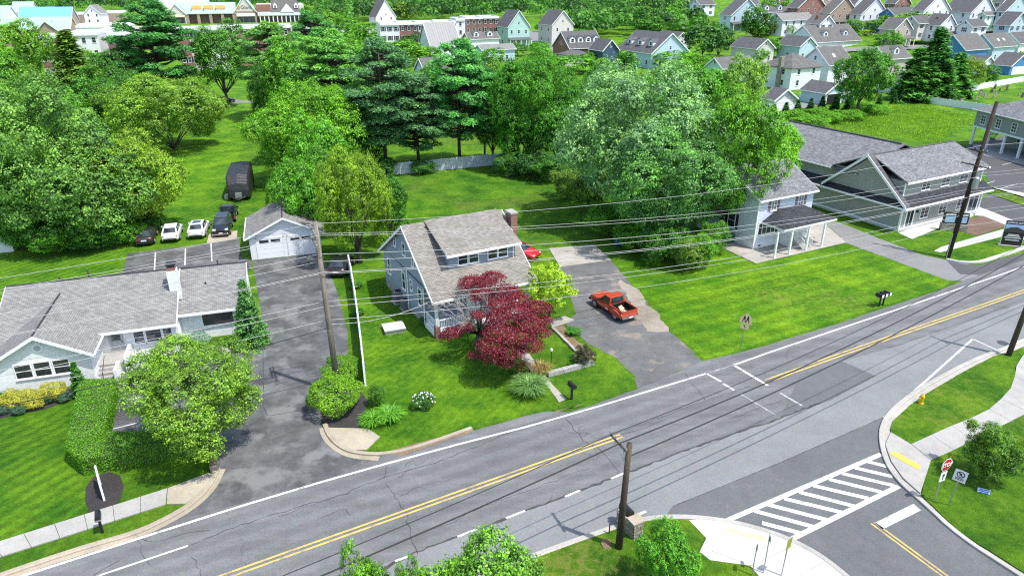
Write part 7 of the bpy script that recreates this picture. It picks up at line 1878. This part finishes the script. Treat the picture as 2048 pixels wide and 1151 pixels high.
fl = bpy.data.objects
p = gp(848, 812); fb = MB(); rr = random.Random(2)
for i in range(46):
    a = rr.uniform(0, 6.28); e = rr.uniform(.1, 1.4); r_ = .82
    c = Vector((math.cos(a) * math.cos(e) * r_, math.sin(a) * math.cos(e) * r_, .42 + math.sin(e) * .52)); s = rr.uniform(.03, .06)
    fb.tube([c, c + Vector((0, 0, s))], [s, s * .6], 5)
fo = [o for o in col.objects if o.name.startswith('flowering_shrub')][0]; fb.build('blossom', M['sign_white'], fo)
# clipped hedge in an L
def hedge():
    global RS
    RS = np.random.RandomState(4)
    t = thing('hedge', 'clipped green hedge turning a corner round the office parking bay', 'hedge')
    A = W([(183, 762), (237, 762), (222, 880), (430, 884), (420, 905), (200, 935), (148, 915)])
    for nm, q in (('a', [(168, 786), (238, 786), (215, 905), (140, 925)]), ('b', [(140, 925), (205, 893), (412, 888), (428, 905), (170, 950)])):
        P = W(q); hgt_ = 1.15 if nm == 'a' else 1.1
        ce = sum(P, Vector()) / len(P)
        core = MB(); P2 = [ce + (p - ce) * .94 for p in P]; core.slab([(p.x, p.y, hgt_ - .06) for p in P2], hgt_ - .06)
        pts = []; nor = []
        tri = [(P[0], P[i], P[i + 1]) for i in range(1, len(P) - 1)]
        for a, b, c in tri:
            n = int(((b - a).cross(c - a)).length / 2 * 780); u = RS.uniform(size=(n, 2)); f = u.sum(1) > 1; u[f] = 1 - u[f]
            q_ = np.array(a)[None] + u[:, :1] * np.array(b - a)[None] + u[:, 1:] * np.array(c - a)[None]; q_[:, 2] = hgt_ + RS.normal(0, .035, n); pts.append(q_); nor.append(np.tile([0, 0, 1.], (n, 1)))
        for a, b in zip(P, P[1:] + P[:1]):
            L = (b - a).length; n = int(L * hgt_ * 780); s = RS.uniform(size=n); z = RS.uniform(.02, hgt_, n); d = (b - a).normalized(); no = np.array([d.y, -d.x, 0])
            if (Vector(no) ).dot((a + b) / 2 - ce) < 0: no = -no
            q_ = np.array(a)[None] + s[:, None] * np.array(b - a)[None]; q_[:, 2] = z; q_ += no[None] * RS.normal(0, .035, n)[:, None]; pts.append(q_); nor.append(np.tile(no, (n, 1)))
        C = np.vstack(pts); N = np.vstack(nor) + unit(len(C)) * .8
        link('foliage', leaf_mesh('foliage', C, N, .085 * RS.uniform(.7, 1.3, len(C)), M['leaf'], .5 + RS.normal(0, .2, len(C))), t, None, None, None, C4(.11, .31, .012))
        core.build('hedge_core', M['bark'], t)
hedge()
# tufts of arching blades
def tuft(label, u, v, r, h, n, colr, name, cat='grass clump', w=.03, plume=False, group=None):
    global RS
    RS = np.random.RandomState(int(u)); p = gp(u, v); t = thing(name, label, cat, p, 0, group)
    V = []; Fc = []; T = []
    for i in range(n):
        a = RS.uniform(0, 6.28); rr_ = RS.uniform(.3, 1) * r; hh = h * RS.uniform(.6, 1); d = np.array([math.cos(a), math.sin(a), 0]); s = np.array([-d[1], d[0], 0]) * w * RS.uniform(.6, 1.3); b = len(V); o = d * RS.uniform(0, r * .3)
        for k in range(5):
            f = k / 4; q = o + d * rr_ * f ** 1.3 + np.array([0, 0, hh * (1.9 * f - 1.25 * f * f)]); V += [q - s * (1 - f * .85), q + s * (1 - f * .85)]
        for k in range(4): Fc.append((b + 2*k, b + 2*k + 1, b + 2*k + 3, b + 2*k + 2)); T.append(.5 + RS.normal(0, .22))
    me = bpy.data.meshes.new('blade'); me.from_pydata([tuple(x) for x in V], [], Fc); at = me.attributes.new('tint', 'FLOAT', 'FACE'); at.data.foreach_set('value', np.clip(T, 0, 1)); me.materials.append(M['leaf'])
    link('blade', me, t, None, None, None, colr); return t
tuft('clump of arching daylily leaves beside the concrete corner', 748, 846, 1.0, .85, 420, C4(0.126, 0.378, 0.022), 'daylily', w=.035, group='daylily clumps')
tuft('taller daylily clump nearest the front lawn', 780, 838, 1.05, 1.0, 420, C4(0.138, 0.390, 0.032), 'daylily', w=.035, group='daylily clumps')
tuft('large ornamental grass clump beside the garden path', 1060, 786, 1.5, 1.45, 900, C4(0.158, 0.327, 0.087), 'ornamental_grass', w=.03)
tuft('dry tan grass tuft by the garden path', 1080, 748, 1.0, 1.3, 420, C4(0.343, 0.268, 0.104), 'dry_grass', w=.022, group='dry grass tufts')
tuft('dry tan grass tuft left of the garden path', 1040, 745, .8, 1.3, 320, C4(0.317, 0.268, 0.095), 'dry_grass', w=.022, group='dry grass tufts')
# purple-red Japanese maple with a bare half
def red_maple():
    global RS
    RS = np.random.RandomState(77)
    b_ = gp(955, 700); t = thing('japanese_maple', 'spreading dark red Japanese maple with bare grey branches in front of the bungalow', 'tree', b_)
    # pads of leaves: surveyed on the crown, (u, v, z, size)
    pads = [(945,565,4.6,1.1),(985,555,5.0,1.0),(1015,585,4.9,1.2),(965,590,4.6,1.0),(1030,625,4.5,1.4),(1060,650,4.0,1.2),(1075,615,4.2,1.0),(1040,670,3.6,1.2),(1000,665,3.8,1.2),(985,690,3.2,1.1),(1060,690,2.8,1.0),(1020,700,2.7,1.1),(985,712,2.3,.9),(1000,635,4.3,1.1),(905,665,2.4,.8),(930,655,2.6,.7),(1035,600,4.8,1.0),(955,630,4.3,.6),(1080,665,3.2,.8),(970,565,4.9,.9),(1000,610,4.7,1.0),(1090,640,3.8,.6),(890,672,2.0,.5),(950,712,1.9,.5),(1010,725,1.9,.6)]
    C = []; N = []; T = []; br = MB()
    o = Vector((0, 0, 0)); fork = Vector((.1, .2, 1.3))
    br.tube([o + Vector((0, 0, -.1)), Vector((-.1, .1, .6)), fork], [.24, .2, .17], 9)
    for i, (u, v, z, s) in enumerate(pads):
        c = gp(u, v, z) - b_; s *= 1.12; n = int(1250 * s * s)
        d = unit(n); d[:, 2] = np.abs(d[:, 2]) * 1.0 - .25; q = np.array(c)[None] + d * np.array([s, s, s * .52]) * RS.uniform(.55, 1.0, (n, 1))
        cl = RS.normal(0, .06, q.shape); C.append(q + cl); nn = d * .6 + unit(n) * .7; nn[:, 2] += .5; N.append(nn); T.append(.45 + RS.normal(0, .22, n) + d[:, 2] * .18)  # leaf tone varies; pad tops also coloured lighter, as lit from above
        m = fork.lerp(c, .5) + Vector((0, 0, .35)); br.tube([fork, m, c + Vector((0, 0, -.1))], [.09, .05, .015], 5)
    C = np.vstack(C); N = np.vstack(N); T = np.concatenate(T)
    link('foliage', leaf_mesh('foliage', C, N, .125 * RS.uniform(.6, 1.3, len(C)), M['leaf'], T, .6), t, None, None, None, C4(.195, .022, .040))
    br.build('trunk', M['bark'], t, True)
    tw = MB(); rr = random.Random(5)
    def grow(p, d, L, r, k):
        e = p + d * L; tw.tube([p, p.lerp(e, .5) + Vector((rr.uniform(-.06, .06), rr.uniform(-.06, .06), rr.uniform(-.05, .05))), e], [r, r * .8, r * .6], 4, cap=False)
        if k:
            for _ in range(3 if k > 1 else 4):
                grow(p.lerp(e, rr.uniform(.5, 1)), (d + Vector((rr.uniform(-.8, .8), rr.uniform(-.8, .8), rr.uniform(-.45, .6)))).normalized(), L * rr.uniform(.5, .8), r * .6, k - 1)
    for u, v, z in ((900, 590, 3.9), (930, 600, 4.2), (880, 605, 3.5), (915, 620, 3.6), (950, 640, 4.0), (925, 575, 4.3), (960, 610, 4.6), (985, 630, 4.5)):
        c = gp(u, v, z) - b_; d = (c - fork); grow(fork + d * .25, d.normalized(), d.length * .5, .05, 3)
    tw.build('bare_branch', M['bark_grey'], t)
red_maple()
# slender saplings at the fence corner
for i, (u, vb, vt, lab) in enumerate(((1056, 345, 225, 'slender sapling with pale bare trunk, leftmost at the fence corner'), (1080, 350, 215, 'slender sapling, middle of three at the fence corner'), (1095, 348, 230, 'slender sapling, rightmost at the fence corner'))):
    tree('S2', lab, u, vb, vt, 46, DEEP, 'sapling', 'tree', 'saplings at the fence corner', .6)
# trees that close the gaps in the belt behind the gardens
for u, vb, vt, w_, c_, k_, lab in [(100, 320, 165, 150, MID, 'S', 'green tree between the huge maple and the drooping conifer'), (200, 290, 150, 120, DEEP, 'S2', 'dark leafy tree left of the light lawn tree'),
  (532, 262, 118, 70, DEEP, 'S', 'dark tree at the far end of the long lawn'), (585, 262, 92, 120, MID, 'S2', 'leafy tree behind the bright yellow-green tree'), (556, 325, 205, 80, MID, 'S', 'low leafy tree beside the covered trailer'),
  (705, 285, 118, 120, DEEP, 'S', 'dark leafy tree left of the tall white pine'), (742, 335, 180, 90, MID, 'S2', 'leafy tree at the foot of the tall white pine'), (805, 262, 128, 110, MID, 'S', 'leafy tree filling the gap between two white pines'),
  (872, 258, 122, 90, C4(0.095, 0.303, 0.022), 'S2', 'bright leafy tree behind the layered white pine'), (948, 262, 135, 90, DEEP, 'S', 'dark leafy tree right behind the layered white pine'), (1010, 268, 130, 80, MID, 'S2', 'leafy tree left of the tall fresh green tree'),
  (1155, 320, 150, 110, DEEP, 'S', 'dark leafy tree between the fresh green tree and the silvery maple'), (1215, 262, 118, 120, MID, 'S2', 'leafy treetop above the left of the silvery maple'), (1340, 262, 118, 120, C4(0.095, 0.315, 0.022), 'S', 'leafy treetop above the right of the silvery maple'),
  (1440, 250, 140, 80, C4(0.106, 0.327, 0.022), 'S2', 'leafy treetop left of the bright green maple'),
  (640, 420, 235, 120, C4(0.106, 0.352, 0.022), 'S2', 'green tree below the bright yellow-green tree'), (565, 455, 330, 60, MID, 'S', 'leafy tree between the trailer and the garage roof')]:
    tree(k_, lab, u, vb, vt, w_, c_, 'tree', 'tree', 'trees of the belt behind the gardens', .03)
# the wood along the skyline, one mass
def woodland():
    global RS
    RS = np.random.RandomState(9); C = []; N = []; S = []; T = []
    rr = random.Random(4)
    spots = []
    for row in range(12):
        yb = 500 + row * 36
        for k in range(130):
            x = -700 + k * 11 + rr.uniform(-4, 4); y = yb + rr.uniform(-14, 14)
            if -330 < x < -80 and y < 610: continue
            if x > 95 and y < 650: continue
            spots.append((x, y, rr.uniform(12, 20), rr.uniform(5, 8)))
    for k in range(120):
        u = rr.uniform(640, 1370); v = rr.uniform(36, 56); p = gp(u, v)
        if 985 < u < 1160 and v > 46: continue
        spots.append((p.x, p.y + 20, rr.uniform(12, 18), rr.uniform(4.5, 7)))
    for k in range(90):
        u = rr.uniform(640, 1000); v = rr.uniform(30, 44); p = gp(u, v); spots.append((p.x, p.y, rr.uniform(9, 15), rr.uniform(4, 6.5)))
    for k in range(130):
        u = rr.uniform(1150, 1400); v = rr.uniform(44, 78); p = gp(u, v); spots.append((p.x, p.y, rr.uniform(9, 14), rr.uniform(4, 6)))
    for k in range(300):
        x = rr.uniform(120, 800); y = rr.uniform(620, 900); spots.append((x, y, rr.uniform(12, 18), rr.uniform(5, 8)))
    for x, y, h, r in spots:
        zz = max(0, hill(x, y)) if x > 50 else 0
        n = 120; d = unit(n); d[:, 2] = np.abs(d[:, 2]) * 1.1 - .35
        ct = rr.uniform(-.42, .42); q = d * np.array([r, r, h * .42]) * RS.uniform(.75, 1.08, (n, 1)) + np.array([x, y, h * .55 + zz])
        C.append(q); nn = d + unit(n) * .6; nn[:, 2] += .3; N.append(nn); S.append(RS.uniform(1.0, 2.3, n)); T.append(.5 + ct + RS.normal(0, .12, n) + d[:, 2] * .15)  # tone varies per crown; top light is also put into the leaf colour
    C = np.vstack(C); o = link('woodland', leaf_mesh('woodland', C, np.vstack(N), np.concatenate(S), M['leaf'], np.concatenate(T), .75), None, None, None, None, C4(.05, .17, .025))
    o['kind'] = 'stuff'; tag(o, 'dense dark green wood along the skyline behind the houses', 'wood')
woodland()
# rough tall grass in the meadow behind the office
def meadow():
    global RS
    RS = np.random.RandomState(15); n = 14000
    P = []
    quad = W([(1560, 250), (1730, 205), (1850, 215), (1960, 235), (1880, 285), (1740, 275), (1640, 258)])
    xs = [p.x for p in quad]; ys = [p.y for p in quad]
    def inside(x, y):
        c = False; j = len(quad) - 1
        for i in range(len(quad)):
            a, b = quad[i], quad[j]
            if (a.y > y) != (b.y > y) and x < (b.x - a.x) * (y - a.y) / (b.y - a.y) + a.x: c = not c
            j = i
        return c
    while len(P) < n:
        x, y = RS.uniform(min(xs), max(xs)), RS.uniform(min(ys), max(ys))
        if inside(x, y): P.append((x, y, .18))
    C = np.array(P); N = RS.normal(0, 1, C.shape); N[:, 2] *= .3; A = np.zeros_like(C); A[:, 2] = 1; A += RS.normal(0, .35, C.shape)
    o = link('meadow_grass', leaf_mesh('meadow_grass', C, N, RS.uniform(.15, .4, n), M['leaf'], .5 + RS.normal(0, .2, n), .35, A), None, None, None, None, C4(.24, .44, .02)); o['kind'] = 'stuff'; tag(o, 'rough tall grass in the meadow behind the office building', 'grass')
meadow()
